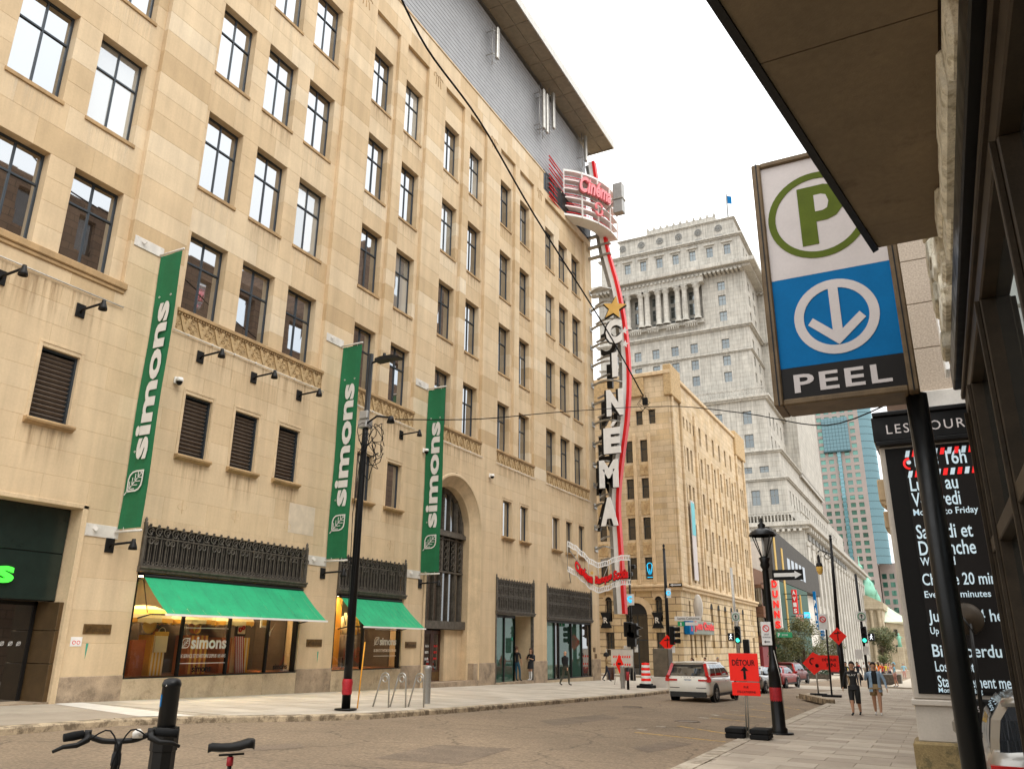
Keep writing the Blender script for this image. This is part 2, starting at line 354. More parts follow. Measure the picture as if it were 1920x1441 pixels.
def slab(name, kerb, xin, label_mat):
    b = MB(); n = len(kerb)
    for i in range(n-1):
        (xa,ya),(xb,yb) = kerb[i],kerb[i+1]
        b.quad((xa,ya,gz(xa,ya)-.012),(xb,yb,gz(xb,yb)-.012),(xin,yb,gz(xin,yb)-.012),(xin,ya,gz(xin,ya)-.012))
        b.quad((xa,ya,gz(xa,ya)+RD-.1),(xb,yb,gz(xb,yb)+RD-.1),(xb,yb,gz(xb,yb)-.012),(xa,ya,gz(xa,ya)-.012))
    return b.build(name, label_mat, kind='structure')
sw_left = slab('pavement_left', LK, -24, 'kerb_stone')
sw_right = slab('pavement_right', RK, 3.2, 'kerb_stone')
def kerbs(kerb, parent, side, m, step=1.9):
    for (xa,ya),(xb,yb) in zip(kerb, kerb[1:]):
        a = Vector((xa,ya,0)); b = Vector((xb,yb,0)); L = (b-a).length; k = max(1,round(L/step))
        d = (b-a)/k; nn = Vector((d.y,-d.x,0)).normalized()*side
        for i in range(k):
            p = a+d*i; q = a+d*(i+1); dd = d.normalized()*.004
            b_ = MB(); vs = []
            for base in (p+dd, q-dd):
                for off, dz in ((.012,-.2),(.012,-.02),(-.012,.006),(-.30,.006),(-.30,-.2)):
                    t = base+nn*off; vs.append((t.x,t.y,gz(t.x,t.y)+dz))
            b_.add(vs,[(0,1,6,5),(1,2,7,6),(2,3,8,7),(3,4,9,8),(4,3,2,1,0),(5,6,7,8,9)])
            b_.build('kerb_stone', m, parent)
kerbs(LK[:-1], sw_left, 1, 'kerb_granite_worn'); kerbs(RK, sw_right, -1, 'kerb_stone')
def pavers(parent, x0f, x1, y0, y1, dx, dy, m, keep, jitter=.002):
    cand = []; r = 0; y = y0
    while y < y1:
        x = x1 - (dx*.5 if r % 2 else 0)
        while True:
            xl = x-dx; lim = x0f(y+dy/2)
            if x <= lim+.08: break
            xa = max(xl, lim)
            p = Vector(((xa+x)/2, y+dy/2, 0)); p.z = gz(p.x,p.y); q = pj(p)
            vis = q[2] > .3 and -150 < q[0] < 2070 and q[1] < 1560
            cand.append((q[2] if vis else 1e6+p.length, xa, x, y)); x = xl
        y += dy; r += 1
    cand.sort(); rest = MB()
    for i,(k,xa,xb,ya) in enumerate(cand):
        t = R_.random(); dz = R_.uniform(-jitter,jitter); one = MB() if i < keep else rest
        one.ct = t; c = .004; a0,a1,b0,b1 = xa+c,xb-c,ya+c,ya+dy-c
        top = [(px,py,gz(px,py)+dz) for px,py in ((a0,b0),(a1,b0),(a1,b1),(a0,b1))]
        bot = [(px,py,z-.04) for px,py,z in top]
        one.add(bot+top,[(4,5,6,7),(0,1,5,4),(1,2,6,5),(2,3,7,6),(3,0,4,7)])
        if i < keep: one.build('paving_slab', m, parent, tone=True)
    rest.build('paving_slabs', m, parent, kind='stuff', tone=True)
pavers(sw_right, lambda y: ipol(RK,y)+.305, 2.6, 8.0, 60, 1.05, .62, 'paver', 300)
pavers(sw_left, lambda y: -21, -12.2, 14.9, 57.5, 1.0, .6, 'paver_light', 0) if False else None
def pavers_left():
    rest = MB(); cand = []; y = 14.9; r = 0
    while y < 57.4:
        xe = ipol(LK,y+.4)-.31; x = xe
        while x > -20.55:
            xa = max(x-1.2 if (x < xe or r % 2) else x-.6, -20.6); rest.ct = R_.random(); c = .004
            q = pj(Vector(((xa+x)/2,y+.4,gz(x,y)))); cand.append((q[2],xa+c,x-c,y+c,y+.8-c,rest.ct)); x = xa
        y += .8; r += 1
    cand.sort()
    for i,(k,a0,a1,b0,b1,t) in enumerate(cand):
        one = MB() if i < 300 else rest; one.ct = t; dz = R_.uniform(-.002,.002)
        top = [(px,py,gz(px,py)+dz) for px,py in ((a0,b0),(a1,b0),(a1,b1),(a0,b1))]
        one.add([(p[0],p[1],p[2]-.04) for p in top]+top,[(4,5,6,7),(0,1,5,4),(1,2,6,5),(2,3,7,6),(3,0,4,7)])
        if i < 300: one.build('paving_slab','paver_light',sw_left,tone=True)
    rest.build('paving_slabs','paver_light',sw_left,kind='stuff',tone=True)
pavers_left()
# driveway apron in front of the store entrance: broad concrete slabs
ap = MB(); ap.ct=.2
for y0,y1 in ((-6,-2),(-2,2),(2,6),(6,10),(10,14.0)):
    for k in range(2):
        xa = -20.6+k*2.4; xb = min(xa+2.38, ipol(LK,(y0+y1)/2)-.31)
        ap.ct = R_.random()*.5; q = lambda x,y:(x,y,gz(x,y)-.002)
        o = MB(); o.ct = ap.ct
        o.add([q(xa,y0+.01),q(xb,y0+.01),q(xb,y1-.01),q(xa,y1-.01)]+[(a,b,c-.05) for a,b,c in (q(xa,y0+.01),q(xb,y0+.01),q(xb,y1-.01),q(xa,y1-.01))],[(0,1,2,3),(4,0,3,7),(5,1,0,4),(6,2,1,5),(7,3,2,6)])
        o.build('concrete_slab','paver',sw_left,tone=True)
o = MB(); q = lambda x,y:(x,y,gz(x,y)+.002)
o.quad(q(-20.55,14.05),q(-16.2,13.2),q(-15.5,14.2),q(-20.55,14.85)); o.build('pale_concrete_strip','off_white',sw_left)
# painted marks and covers on the road
mat('paint_yellow',(.55,.32,.05),.8,var=.3,scale=6,stain=((.16,.115,.075),5,.95,.48)); mat('paint_white_worn',(.42,.37,.3),.8,var=.2,scale=8,stain=((.16,.115,.075),6,.95,.5))
def strip(px0, px1, wdt, m, name='painted_line'):
    a = gr(*px0,RD); b = gr(*px1,RD); d=(b-a).normalized(); n=Vector((-d.y,d.x,0)).normalized()*wdt/2
    o = MB(); f=lambda p:(p.x,p.y,gz(p.x,p.y)+RD+.004); o.quad(f(a-n),f(b-n),f(b+n),f(a+n))
    ob = o.build(name, m, road); return ob
for a,b in (((1190,1372),(1360,1390)),((1270,1360),(1378,1377)),((1330,1345),(1400,1352)),((1358,1337),(1437,1345)),((1400,1328),(1445,1333)),((1430,1318),(1500,1330))): strip(a,b,.10,'paint_yellow')
for a,b in (((1310,1344),(1330,1346)),((1335,1339),(1348,1341)),((1195,1366),(1212,1368)),((1230,1361),(1248,1362)),((1370,1331),(1384,1332)),((1395,1323),(1412,1324))): strip(a,b,.16,'paint_white_worn')
mat('grey_cover',(.15,.11,.075),.6,metal=.2,var=.3,scale=9)
for px in ((1288,1352),(1185,1325)):
    c = gr(*px,RD); o = MB(); n=20
    o.add([(c.x+.42*math.cos(6.283*k/n),c.y+.42*math.sin(6.283*k/n),gz(c.x,c.y)+RD+.006) for k in range(n)],[tuple(range(n))])
    o.ring((c.x,c.y,gz(c.x,c.y)+RD+.008),.36,.012,X3,Y3,20,4)
    o.build('manhole_cover','grey_cover',road)
# pale concrete of the crossing street
o = MB(); f=lambda x,y:(x,y,gz(x,y)+RD+.004)
o.quad(f(-60,59.8),f(60,59.8),f(60,68),f(-60,68)); o.build('cross_street','paver_light',kind='structure')
o = MB(); o.quad((-60,68.6,gz(-60,68.6)),(-10.6,68.6,gz(-10.6,68.6)),(-10.6,300,gz(-10.6,300)),(-60,300,gz(-60,300)))
o.quad((-60,68.6,gz(-60,68.6)-.3),(-10.6,68.6,gz(-10.6,68.6)-.3),(-10.6,68.6,gz(-10.6,68.6)),(-60,68.6,gz(-60,68.6)))
o.quad((-10.6,68.6,gz(-10.6,68.6)-.3),(-10.6,300,gz(-10.6,300)-.3),(-10.6,300,gz(-10.6,300)),(-10.6,68.6,gz(-10.6,68.6)))
o.build('pavement_far','paver_light',kind='structure')
o = MB(); o.quad((-4.2,70,gz(-4.2,70)),(30,70,gz(30,70)),(30,300,gz(30,300)),(-4.2,300,gz(-4.2,300)))
o.quad((-4.2,70,gz(-4.2,70)-.3),(30,70,gz(30,70)-.3),(30,70,gz(30,70)),(-4.2,70,gz(-4.2,70))); o.quad((-4.2,300,gz(-4.2,300)-.3),(-4.2,70,gz(-4.2,70)-.3),(-4.2,70,gz(-4.2,70)),(-4.2,300,gz(-4.2,300)))
o.build('pavement_far_right','paver_light',kind='structure')

# ================================================================ DEPARTMENT STORE (left)
YE = 52.6
store = thing('department_store','large tan sandstone department store with grey metal penthouse, filling the left side','building',(FX,27,gz(FX,27)))
b = MB(); b.box(-60,FX-.62,2,YE-.02,8.3,31.45); b.box(-60,FX-2.9,2,YE-.02,-4,8.3); b.box(FX-2.9,FX-.62,2,31.2,3.5,8.3); b.box(FX-2.9,FX-.62,35.8,YE-.02,3.5,8.3); b.build('wall_core','sandstone_plain',store)
BLK = []      # (y0,y1,z0,z1,x)
def ashlar(y0, y1, zs, opens, x):
    for zi,(z0,z1) in enumerate(zip(zs, zs[1:])):
        iv = [(y0,y1)]
        for a,b_,c,d in opens:
            if c < z1-.02 and d > z0+.02:
                nv = []
                for p,q in iv:
                    if b_ <= p or a >= q: nv.append((p,q)); continue
                    if a > p: nv.append((p,a))
                    if b_ < q: nv.append((b_,q))
                iv = nv
        for p,q in iv:
            L = q-p
            if L < .02: continue
            n = max(1,round(L/R_.uniform(1.35,2.0))); cuts=[p]
            for k in range(1,n): cuts.append(p+L*(k+R_.uniform(-.22,.22)+(.2 if zi%2 else -.2)*(n>1))/n)
            cuts.append(q)
            for s,t in zip(cuts,cuts[1:]): BLK.append((s,t,z0,z1,x))
ZROW = [(10.22,13.13),(14.9,17.95),(19.66,22.75),(24.57,27.63)]
COLS = {'A':[(7.1,8.72),(9.55,11.18),(11.95,13.57)],'B':[(16.2,17.82),(18.55,20.17),(20.9,22.52)],'C':[(25.0,26.5),(27.66,29.16)],'D':[(31.42,32.92),(34.12,35.62)],'E':[(37.92,39.42),(40.55,42.05)],'F':[(44.42,46.0),(46.78,48.36),(49.12,50.7)]}
ZL = [-.95,-.1,.75,1.6,2.5,3.45,4.15,4.85,5.55,6.2,6.85,7.52,8.2,8.85,9.5]
ZU = [9.5,10.22]
for i,(a,b_) in enumerate(ZROW):
    ZU += [a+(b_-a)*k/4 for k in range(1,5)]
    if i < 3: nx = ZROW[i+1][0]; ZU += [(b_+nx)/2, nx]
ZU += [28.6,29.6]
LOUV = [(9.55,10.65),(11.95,13.05),(16.75,17.85),(18.88,19.98),(21.0,22.1)]
W2 = [(25.56,26.65),(27.68,28.77),(38.46,39.52),(40.6,41.62),(45.0,46.1),(47.1,48.15),(49.2,50.25)]
FRZ = [(15.97,23.05),(24.85,29.5),(31.2,35.9),(37.65,42.42),(44.15,51.25)]
low = [(2.5,13.95,-3,3.45),(15.97,23.02,-3,3.45),(24.92,29.42,-3,3.45),(30.9,36.15,-3,8.2),(37.8,42.3,-3,3.45),(44.12,51.12,-3,3.45)]
low += [(a,b_,5.55,7.52) for a,b_ in LOUV+W2]
ashlar(2, YE, ZL, low, FX)
ashlar(2, YE, [9.5,10.22], [(a,b_,9.5,10.22) for a,b_ in FRZ], FX)
REC = [(6.65,13.95),(15.95,22.95),(24.75,26.73),(27.4,29.42),(31.15,33.2),(33.85,35.88),(37.65,39.66),(40.3,42.4),(44.15,51.3)]
ps = [2]+[v for r in REC for v in r]+[YE]
ZUp = [z for z in ZU if z >= 10.2]
for k in range(0,len(ps),2): ashlar(ps[k],ps[k+1],ZUp,[],FX)
wop = [(a,b_,c,d) for cs in COLS.values() for a,b_ in cs for c,d in ZROW]
for a,b_ in REC: ashlar(a,b_,ZUp,[o for o in wop if o[0] >= a-.01 and o[1] <= b_+.01],FX-.18)
ashlar(2,YE,[29.6,30.55,31.5],[],FX)
def blk(mb, y0,y1,z0,z1,x, xb=FX-.62, c=.007):
    t=.007; f=[(x,y0+c,z0+c),(x,y1-c,z0+c),(x,y1-c,z1-c),(x,y0+c,z1-c)]; m=[(x-t,y0,z0),(x-t,y1,z0),(x-t,y1,z1),(x-t,y0,z1)]; k=[(xb,a[1],a[2]) for a in m]
    mb.add(f+m+k,[(0,1,2,3)]+[(4+i,4+(i+1)%4,(i+1)%4,i) for i in range(4)]+[(8+i,8+(i+1)%4,4+(i+1)%4,4+i) for i in range(4)])
def parea(bk):
    y0,y1,z0,z1,x = bk; c = [pj(Vector((x,y,z))) for y,z in ((y0,z0),(y1,z0),(y1,z1),(y0,z1))]
    if any(q[2] < 1 for q in c): return 0
    if max(q[0] for q in c) < 0 or min(q[0] for q in c) > IW or max(q[1] for q in c) < 0 or min(q[1] for q in c) > IH: return 0
    return abs(sum(c[i][0]*c[(i+1)%4][1]-c[(i+1)%4][0]*c[i][1] for i in range(4)))/2
def tone_of(bk):
    z=(bk[2]+bk[3])/2; t = R_.betavariate(2.2,2.6)
    if z < 9.5: t = .30+.35*t
    return t
BLK.sort(key=parea, reverse=True); rest = MB()
for i,bk in enumerate(BLK):
    o = MB() if i < 300 else rest
    o.ct = tone_of(bk); blk(o,*bk)
    if i < 300: o.build('stone_block','sandstone',store,tone=True)
rest.build('stone_blocks','sandstone',store,tone=True,kind='stuff')
# plinth
for a,b_ in ((13.95,15.97),(23.02,24.92),(29.42,31.0),(36.15,37.8),(42.3,44.12),(51.12,YE)):
    o=MB(); o.bbox(FX-.6,FX+.03,a,b_,-3.2,-.94,.012); o.build('plinth_block','granite_plinth',store)
for cuts in ((15.97,17.9,19.7,21.4,23.02),(24.92,26.4,27.9,29.42)):
    for a,b_ in zip(cuts,cuts[1:]):
        o=MB(); o.bbox(FX-.6,FX+.02,a+.003,b_-.003,-3.2,-1.05,.008); o.build('plinth_panel','limestone_plinth',store)
# ---- windows
def win(parent, y0,y1,z0,z1,xs,glass, rel=.28, name='window', sill=True, transom=.66, cols=2, fm='window_frame'):
    fx = xs-rel; t=.065; o=MB()
    o.box(fx-.06,fx,y0,y0+t,z0,z1); o.box(fx-.06,fx,y1-t,y1,z0,z1); o.box(fx-.06,fx-.001,y0+t,y1-t,z1-t,z1); o.box(fx-.06,fx-.001,y0+t,y1-t,z0,z0+t)
    ys=[y0+t+(y1-y0-2*t)*k/cols for k in range(cols+1)]; zt=[z0+t,z1-t]
    if transom: zm=z0+(z1-z0)*transom; zt=[z0+t,zm,z1-t]; o.box(fx-.05,fx+.012,y0+t,y1-t,zm-.028,zm+.028)
    for y in ys[1:-1]: o.box(fx-.05,fx+.006,y-.026,y+.026,z0+t,z1-t)
    wdw=o.build(name,fm,parent)
    for a,b_ in zip(ys,ys[1:]):
        for c,d in zip(zt,zt[1:]):
            p=MB(); j=lambda: R_.uniform(-.006,.006); x=fx-.035; s=j(); q=j()
            p.quad((x+s,a,c),(x+q,b_,c),(x+q+j()*.4,b_,d),(x+s+j()*.4,a,d)); p.build('pane',glass,wdw)
    if sill:
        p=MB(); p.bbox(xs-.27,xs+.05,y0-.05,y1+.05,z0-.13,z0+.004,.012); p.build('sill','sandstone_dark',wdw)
    return wdw
for kcol,cs in COLS.items():
    for a,b_ in cs:
        for r,(c,d) in enumerate(ZROW): win(store,a,b_,c,d,FX-.18,'blind_glass' if (r>0 and R_.random()<.3) else 'sky_glass')
for a,b_ in W2: win(store,a,b_,5.55,7.52,FX,'sky_glass',rel=.2,sill=False,transom=None,cols=1)
def stoolsill(parent,a,b_,z):
    o=MB(); pr=[(FX-.02,z-.16),(FX+.06,z-.16),(FX+.10,z-.11),(FX+.16,z-.10),(FX+.18,z-.05),(FX+.16,z),(FX-.02,z)]
    o.prism([(x-FX,zz) for x,zz in pr],(FX,a-.14,0),X3,Z3,(0,b_-a+.28,0)); o.build('moulded_sill','sandstone_dark',parent)
    o=MB()
    for y0,y1,z0,z1 in ((a-.12,a-.02,z,z+2.1),(b_+.02,b_+.12,z,z+2.1),(a-.12,b_+.12,z+2.1,z+2.18)): o.bbox(FX-.02,FX+.018,y0,y1,z0,z1,.006)
    o.build('raised_surround','sandstone_plain',parent)
for a,b_ in W2+LOUV: stoolsill(store,a,b_,5.53)
sl_=MB(); sl_.add([(-.07,0,-.055),(-.055,0,-.065),(.05,0,.02),(.035,0,.035)]+[(-.07,1.0,-.055),(-.055,1.0,-.065),(.05,1.0,.02),(.035,1.0,.035)],[(0,1,5,4),(1,2,6,5),(2,3,7,6),(3,0,4,7),(0,3,2,1),(4,5,6,7)])
SLAT=None
for a,b_ in LOUV:
    o=MB(); fx=FX-.16
    for y0,y1,z0,z1 in ((a,a+.06,5.55,7.52),(b_-.06,b_,5.55,7.52),(a+.06,b_-.06,7.46,7.52),(a+.06,b_-.06,5.55,5.62)): o.box(fx-.14,fx+.05,y0,y1,z0,z1)
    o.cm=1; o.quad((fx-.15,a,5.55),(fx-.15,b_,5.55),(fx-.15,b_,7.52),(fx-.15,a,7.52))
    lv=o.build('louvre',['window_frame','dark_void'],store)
    for k in range(14):
        y0=a+.06; z=5.70+k*.128
        if SLAT is None: so_=sl_.build('slat','louvre_slat',lv,local=True); SLAT=so_.data
        else: so_=link('slat',SLAT,lv)
        so_.location=Vector((fx-.05,y0,z))-LOC[store.name]; so_.scale=(1,(b_-a-.12),1)
# ---- carved friezes
chev=MB(); chev.prism([(-.24,.24),(-.11,.24),(0,-.02),(.11,.24),(.24,.24),(.03,-.26),(-.03,-.26)],(0,0,0),Y3,Z3,(.05,0,0)); CHV=None
for a,b_ in FRZ:
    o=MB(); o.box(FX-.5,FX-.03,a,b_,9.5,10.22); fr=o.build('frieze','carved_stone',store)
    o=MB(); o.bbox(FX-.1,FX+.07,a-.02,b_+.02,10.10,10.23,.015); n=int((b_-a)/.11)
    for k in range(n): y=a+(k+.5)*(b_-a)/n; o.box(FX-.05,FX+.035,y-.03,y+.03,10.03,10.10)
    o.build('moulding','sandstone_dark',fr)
    o=MB(); n=max(4,round((b_-a)/.68)); dy=(b_-a)/n
    for k in range(n):
        y=a+(k+.5)*dy
        if CHV is None: co_=chev.build('chevron','carved_stone',fr,local=True); CHV=co_.data
        else: co_=link('chevron',CHV,fr)
        co_.location=Vector((FX-.03,y,9.77))-LOC[store.name]
        for dy2,dz,rr in ((.34,.0,.10),(.30,.16,.06),(.34,-.17,.07),(-.3,-.13,.05),(0,.15,.07),(.2,-.05,.05),(-.22,-.02,.05)):
            o.ring((FX-.02,y+dy2*dy/.68,9.77+dz),rr,.02,Y3,Z3,9,4)
    o.build('scrollwork','carved_stone',fr,kind='stuff')
    o=MB(); o.tube([(FX+.05,a-.1,9.42),(FX+.05,b_+.1,9.40)],.018,5)
    for k in range(int(b_-a)): o.box(FX-.01,FX+.06,a+k+.5,a+k+.54,9.40,9.47)
    o.build('bird_wire','off_white',store)
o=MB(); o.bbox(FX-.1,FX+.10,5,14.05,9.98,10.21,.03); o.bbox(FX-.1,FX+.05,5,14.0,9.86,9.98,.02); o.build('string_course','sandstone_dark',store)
o=MB(); o.tube([(FX+.05,5,9.47),(FX+.05,14.05,9.45)],.022,5); o.build('bird_wire','off_white',store)
# carved panels high on the piers
for y in (14.95,23.85,30.3,36.75,43.3,51.95):
    o=MB()
    for k in range(4): o.ring((FX+.004,y-.3+.2*k,29.55-.06*(k%2)),.16,.022,Y3,Z3,9,4,math.pi*.1,math.pi*1.3)
    for k in range(3): o.beam((FX+.008,y-.25+.25*k,29.0),(FX+.008,y-.2+.2*k,29.4),.03,.04)
    o.build('carved_ornament','sandstone_dark',store)
for y in (17.2,19.4,21.9,26.0,28.2,39.0,41.0,46.0,49.0):
    o=MB()
    for k in range(2): o.ring((FX-.004,y-.08+.16*k,3.95),.09,.014,Y3,Z3,9,4)
    o.beam((FX+.004,y,3.75),(FX+.004,y,4.15),.02,.03); o.build('carved_ornament','sandstone_plain',store)
mat('pale_stone',(.60,.50,.37),.85,var=.1)
o=MB(); o.bbox(FX-.01,FX+.004,21.9,23.3,3.75,4.82,.003); o.build('replaced_stone','pale_stone',store)
# ---- penthouse

nz=25; dz=(39.0-31.52)/nz
for k in range(nz):
    for ya,yb in ((2,19),(19,36),(36,YE+.3)):
        z=31.52+k*dz; o=MB(); o.add([(-20.885,ya,z),(-20.885,yb,z),(-20.90,yb,z+dz-.008),(-20.90,ya,z+dz-.008),(-20.97,ya,z+dz-.008),(-20.97,yb,z+dz-.008),(-20.97,ya,z),(-20.97,yb,z)],[(0,1,2,3),(3,2,5,4),(6,7,1,0),(1,7,5,2)])
        o.build('siding_plank','grey_siding',store)
o=MB(); o.box(-58,-20.96,2,YE+.28,31.45,39.05); pent=o.build('penthouse_wall','grey_metal',store)
o=MB(); o.bbox(FX-.5,FX+.05,2,YE+.03,31.5,31.62,.02); o.build('parapet_cap','sandstone_plain',store)
o=MB(); o.box(-59,-18.9,2,54.2,39.42,39.95); roof=o.build('roof_overhang','grey_metal',store)
o=MB(); o.box(-18.9,-18.82,2,54.2,39.3,40.0); o.box(-40,-18.82,54.2,54.28,39.3,40.0); o.build('fascia','galvanised',roof)
for k in range(26):
    for j in range(2):
        ya=2.2+k*2; xa=-20.85+j*.98; o=MB(); o.bbox(xa+.01,xa+.96,ya+.01,ya+1.98,39.36,39.43,.01); o.build('soffit_panel','soffit_panel',roof)
# dark louvre band under the penthouse at the corner
o=MB(); o.box(FX-.3,FX+.02,43.9,YE+.05,30.2,31.75); lb=o.build('dark_band','window_frame',store)
for k in range(6): o=MB(); y=44.1+k*1.42; o.bbox(FX,FX+.05,y,y+1.3,30.3,31.65,.01); o.build('band_panel','black_metal',lb)

# run-off stains under sills and friezes
def stain(y0,y1,z0,z1,x,m): o=MB(); o.quad((x,y0,z0),(x,y1,z0),(x,y1,z1),(x,y0,z1)); o.build('run_off_stain',m,store)
for a,b_ in FRZ+[(6,14)]: stain(a+.1,b_-.1,7.75 if a<30 else 8.3,9.38,FX+.0025,'run_stain')
for a,b_ in LOUV+W2: stain(a-.1,b_+.1,4.2,5.35,FX+.003,'run_stain')
for cs in COLS.values():
    for a,b_ in cs:
        for r,(c,d) in enumerate(ZROW):
            if r: stain(a-.05,b_+.05,c-1.3,c-.14,FX-.177,'pale_stain' if R_.random()<.6 else 'run_stain')
# asphalt repair patches
for pts in (((700,1420),(820,1395),(960,1402),(860,1432)),((1010,1350),(1130,1338),(1165,1345),(1040,1360)),((420,1400),(560,1392),(575,1400),(430,1410)),((1180,1400),(1260,1388),(1300,1394),(1215,1410))):
    o=MB(); q=[gr(x,y,RD+.004) for x,y in pts]; o.add(q,[(0,1,2,3)]); o.build('asphalt_patch','asphalt_patch',road)
# ---- wrought-iron grilles over the shop fronts
def grille(a, b_, z0, z1, rows=1):
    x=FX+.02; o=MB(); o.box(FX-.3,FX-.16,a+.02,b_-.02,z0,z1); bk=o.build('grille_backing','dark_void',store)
    o=MB(); n=round((b_-a)/.2); dy=(b_-a)/n; hz=z1-z0
    for k in range(n+1):
        y=a+k*dy
        o.beam((x,y,z0),(x,y,z1-.22),.034,.034); 
        if k<n: o.beam((x-.02,y+dy/2,z0+.05),(x-.02,y+dy/2,z1-.3),.018,.018)
    for z in ([z0+.03,z1-.32] + ([z0+hz*.46,z0+hz*.5] if rows>1 else [])): o.beam((x,a,z),(x,b_,z),.05,.035)
    sc=MB(); m=round((b_-a)/.31); d2=(b_-a)/m
    for k in range(m):
        y=a+(k+.5)*d2
        sc.ring((x+.02,y,z1-.14),.115,.018,Y3,Z3,10,4,0,5.4); sc.ring((x+.02,y+.03,z1-.15),.055,.014,Y3,Z3,8,4); sc.ring((x+.02,y-.07,z0+.1),.05,.014,Y3,Z3,8,4); sc.ring((x+.02,y+.07,z0+.1),.05,.014,Y3,Z3,8,4)
        if k%2==0:
            for s in(-1,1): sc.ring((x+.02,y+s*.09+d2/2,z1-.44),.075,.016,Y3,Z3,9,4)
        sc.beam((x,y,z1-.06),(x,y,z1+.03),.05,.03); sc.ring((x,y,z1+.03),.035,.018,Y3,Z3,6,4)
        if rows>1:
            for dz in(.56,.40): sc.ring((x+.02,y,z0+hz*dz),.075,.018,Y3,Z3,9,4)
    g_=o.build('grille_bars','black_iron',store,kind='stuff'); sc.build('scrollwork','black_iron',g_,kind='stuff')
    for y in(a-.03,b_+.03):
        o=MB(); o.box(x-.05,x+.06,y-.045,y+.045,z0-.02,z1+.03); o.lathe([(.001,z1+.26),(.03,z1+.22),(.055,z1+.17),(.03,z1+.12),(.07,z1+.08),(.05,z1+.02)],(x,y,0),8); o.build('grille_post','black_iron',store)
    o=MB(); o.box(FX-.6,FX-.002,a-.05,b_+.05,z1+.005,3.505); o.build('lintel','sandstone_plain',store)
    o=MB(); o.prism([(0,0),(.16,0),(.16,-.05),(.11,-.08),(.11,-.14),(.06,-.17),(0,-.17)],(FX,a-.09,z0-.005),X3,Z3,(0,b_-a+.18,0)); o.build('iron_cornice','black_iron',store)
grille(16.0,22.98,2.05,3.22); grille(24.98,29.38,1.95,3.22); grille(37.85,42.27,1.62,3.25,2); grille(44.17,51.08,1.5,3.2,2)

# ---- shop windows with displays
mat('display_back',(.10,.07,.05),.8,var=.15); mat('display_floor',(.30,.10,.03),.6,var=.2)
mat('stripe_yellow',(.75,.40,.06),.7,var=.06); mat('stripe_cream',(.80,.68,.42),.7,var=.06); mat('terracotta',(.42,.12,.04),.7,var=.15)
mat('towel_red',(.45,.015,.03),.85,var=.1); mat('warm_lamp',(1,.72,.36),.5,var=0,emit=130); mat('leaf_dark',(.02,.05,.015),.6,var=.3); mat('cloth_gold',(.62,.36,.06),.8,var=.15)
def shopfront(a, b_, z0, z1, cuts, dep=1.9):
    o=MB(); o.box(FX-.2-dep,FX-.62,a-.1,a,z0,z1); o.box(FX-.2-dep,FX-.62,b_,b_+.1,z0,z1); o.box(FX-.3-dep,FX-.2-dep,a-.1,b_+.1,z0,z1); o.build('display_wall','display_back',store)
    o=MB(); o.box(FX-.2-dep,FX-.2,a,b_,z0-.1,z0+.02); o.build('display_floor','display_floor',store)
    o=MB(); o.box(FX-.2-dep,FX-.2,a,b_,z1,z1+.1); o.build('display_ceiling','display_back',store)
    for k in range(max(2,int((b_-a)/1.5))):
        y=a+.8+k*1.5; l=MB(); l.box(FX-1.0,FX-.7,y-.2,y+.2,z1-.03,z1-.005); l.build('display_lamp','warm_lamp',store)
    o=MB(); x=FX-.16; t=.07
    o.box(x-.08,x+.10,a,a+t,z0,z1); o.box(x-.08,x+.10,b_-t,b_,z0,z1); o.box(x-.08,x+.099,a+t,b_-t,z1-t,z1); o.box(x-.08,x+.16,a,b_,z0-.12,z0)
    for y in cuts: o.box(x-.06,x+.05,y-.035,y+.035,z0,z1-t)
    f_=o.build('shop_window','black_metal',store)
    ys=[a+t]+list(cuts)+[b_-t]
    for p,q in zip(ys,ys[1:]): o=MB(); o.quad((x,p,z0),(x,q,z0),(x,q,z1-t),(x,p,z1-t)); o.build('pane','shop_glass',f_)
    return f_
for y0,y1 in ((13.95,15.97),(23.02,24.92),(29.42,30.9),(36.15,37.8),(42.3,44.12),(51.12,YE-.02)):
    o=MB(); o.box(FX-2.9,FX-.6,y0,y1,-4,3.5); o.build('pier_core','sandstone_plain',store)
sw1=shopfront(16.0,22.98,-1.02,1.86,(17.95,19.85,21.6)); sw2=shopfront(24.97,29.38,-1.02,1.76,(26.9,))
def parasol(y, z, r=.95):
    p=thing('parasol','yellow and cream striped parasol in the shop display, %s'%{17.2:'leftmost of three',18.9:'middle of three',20.6:'rightmost of three'}[y],'parasol',(FX-1.1,y,-1.0),group='display parasols')
    o=MB(); n=24
    prof=[(.02,.42),(.35,.38),(.65,.27),(.88,.12),(.95,.0)]
    for i in range(len(prof)-1):
        for k in range(n):
            o.cm=(i)%2 if False else (0 if (i%2==0) else 1)
            vs=[]
            for rr,h in (prof[i],prof[i+1]):
                for kk in(k,k+1): t=2*math.pi*kk/n; vs.append((FX-1.1+rr*r*math.cos(t),y+rr*r*math.sin(t),z+h*r))
            o.add(vs,[(0,1,3,2)])
    for k in range(n):
        t0,t1=2*math.pi*k/n,2*math.pi*(k+1)/n; P=lambda t,h,q=.95:(FX-1.1+q*r*math.cos(t),y+q*r*math.sin(t),z+h)
        o.cm=k//3%2; d=.17 if k%3==1 else .13; o.add([P(t0,0),P(t1,0),P(t1,-.12,.94),P((t0+t1)/2,-d,.94),P(t0,-.12,.94)],[(0,1,2,3,4)])
    o.build('canopy',['stripe_yellow','stripe_cream'],p); o=MB(); o.tube([(FX-1.1,y,-1.0),(FX-1.1,y,z+.42*r)],.02,6); o.build('pole','off_white',p)
for y in (17.2,18.9,20.6): parasol(y,.62)
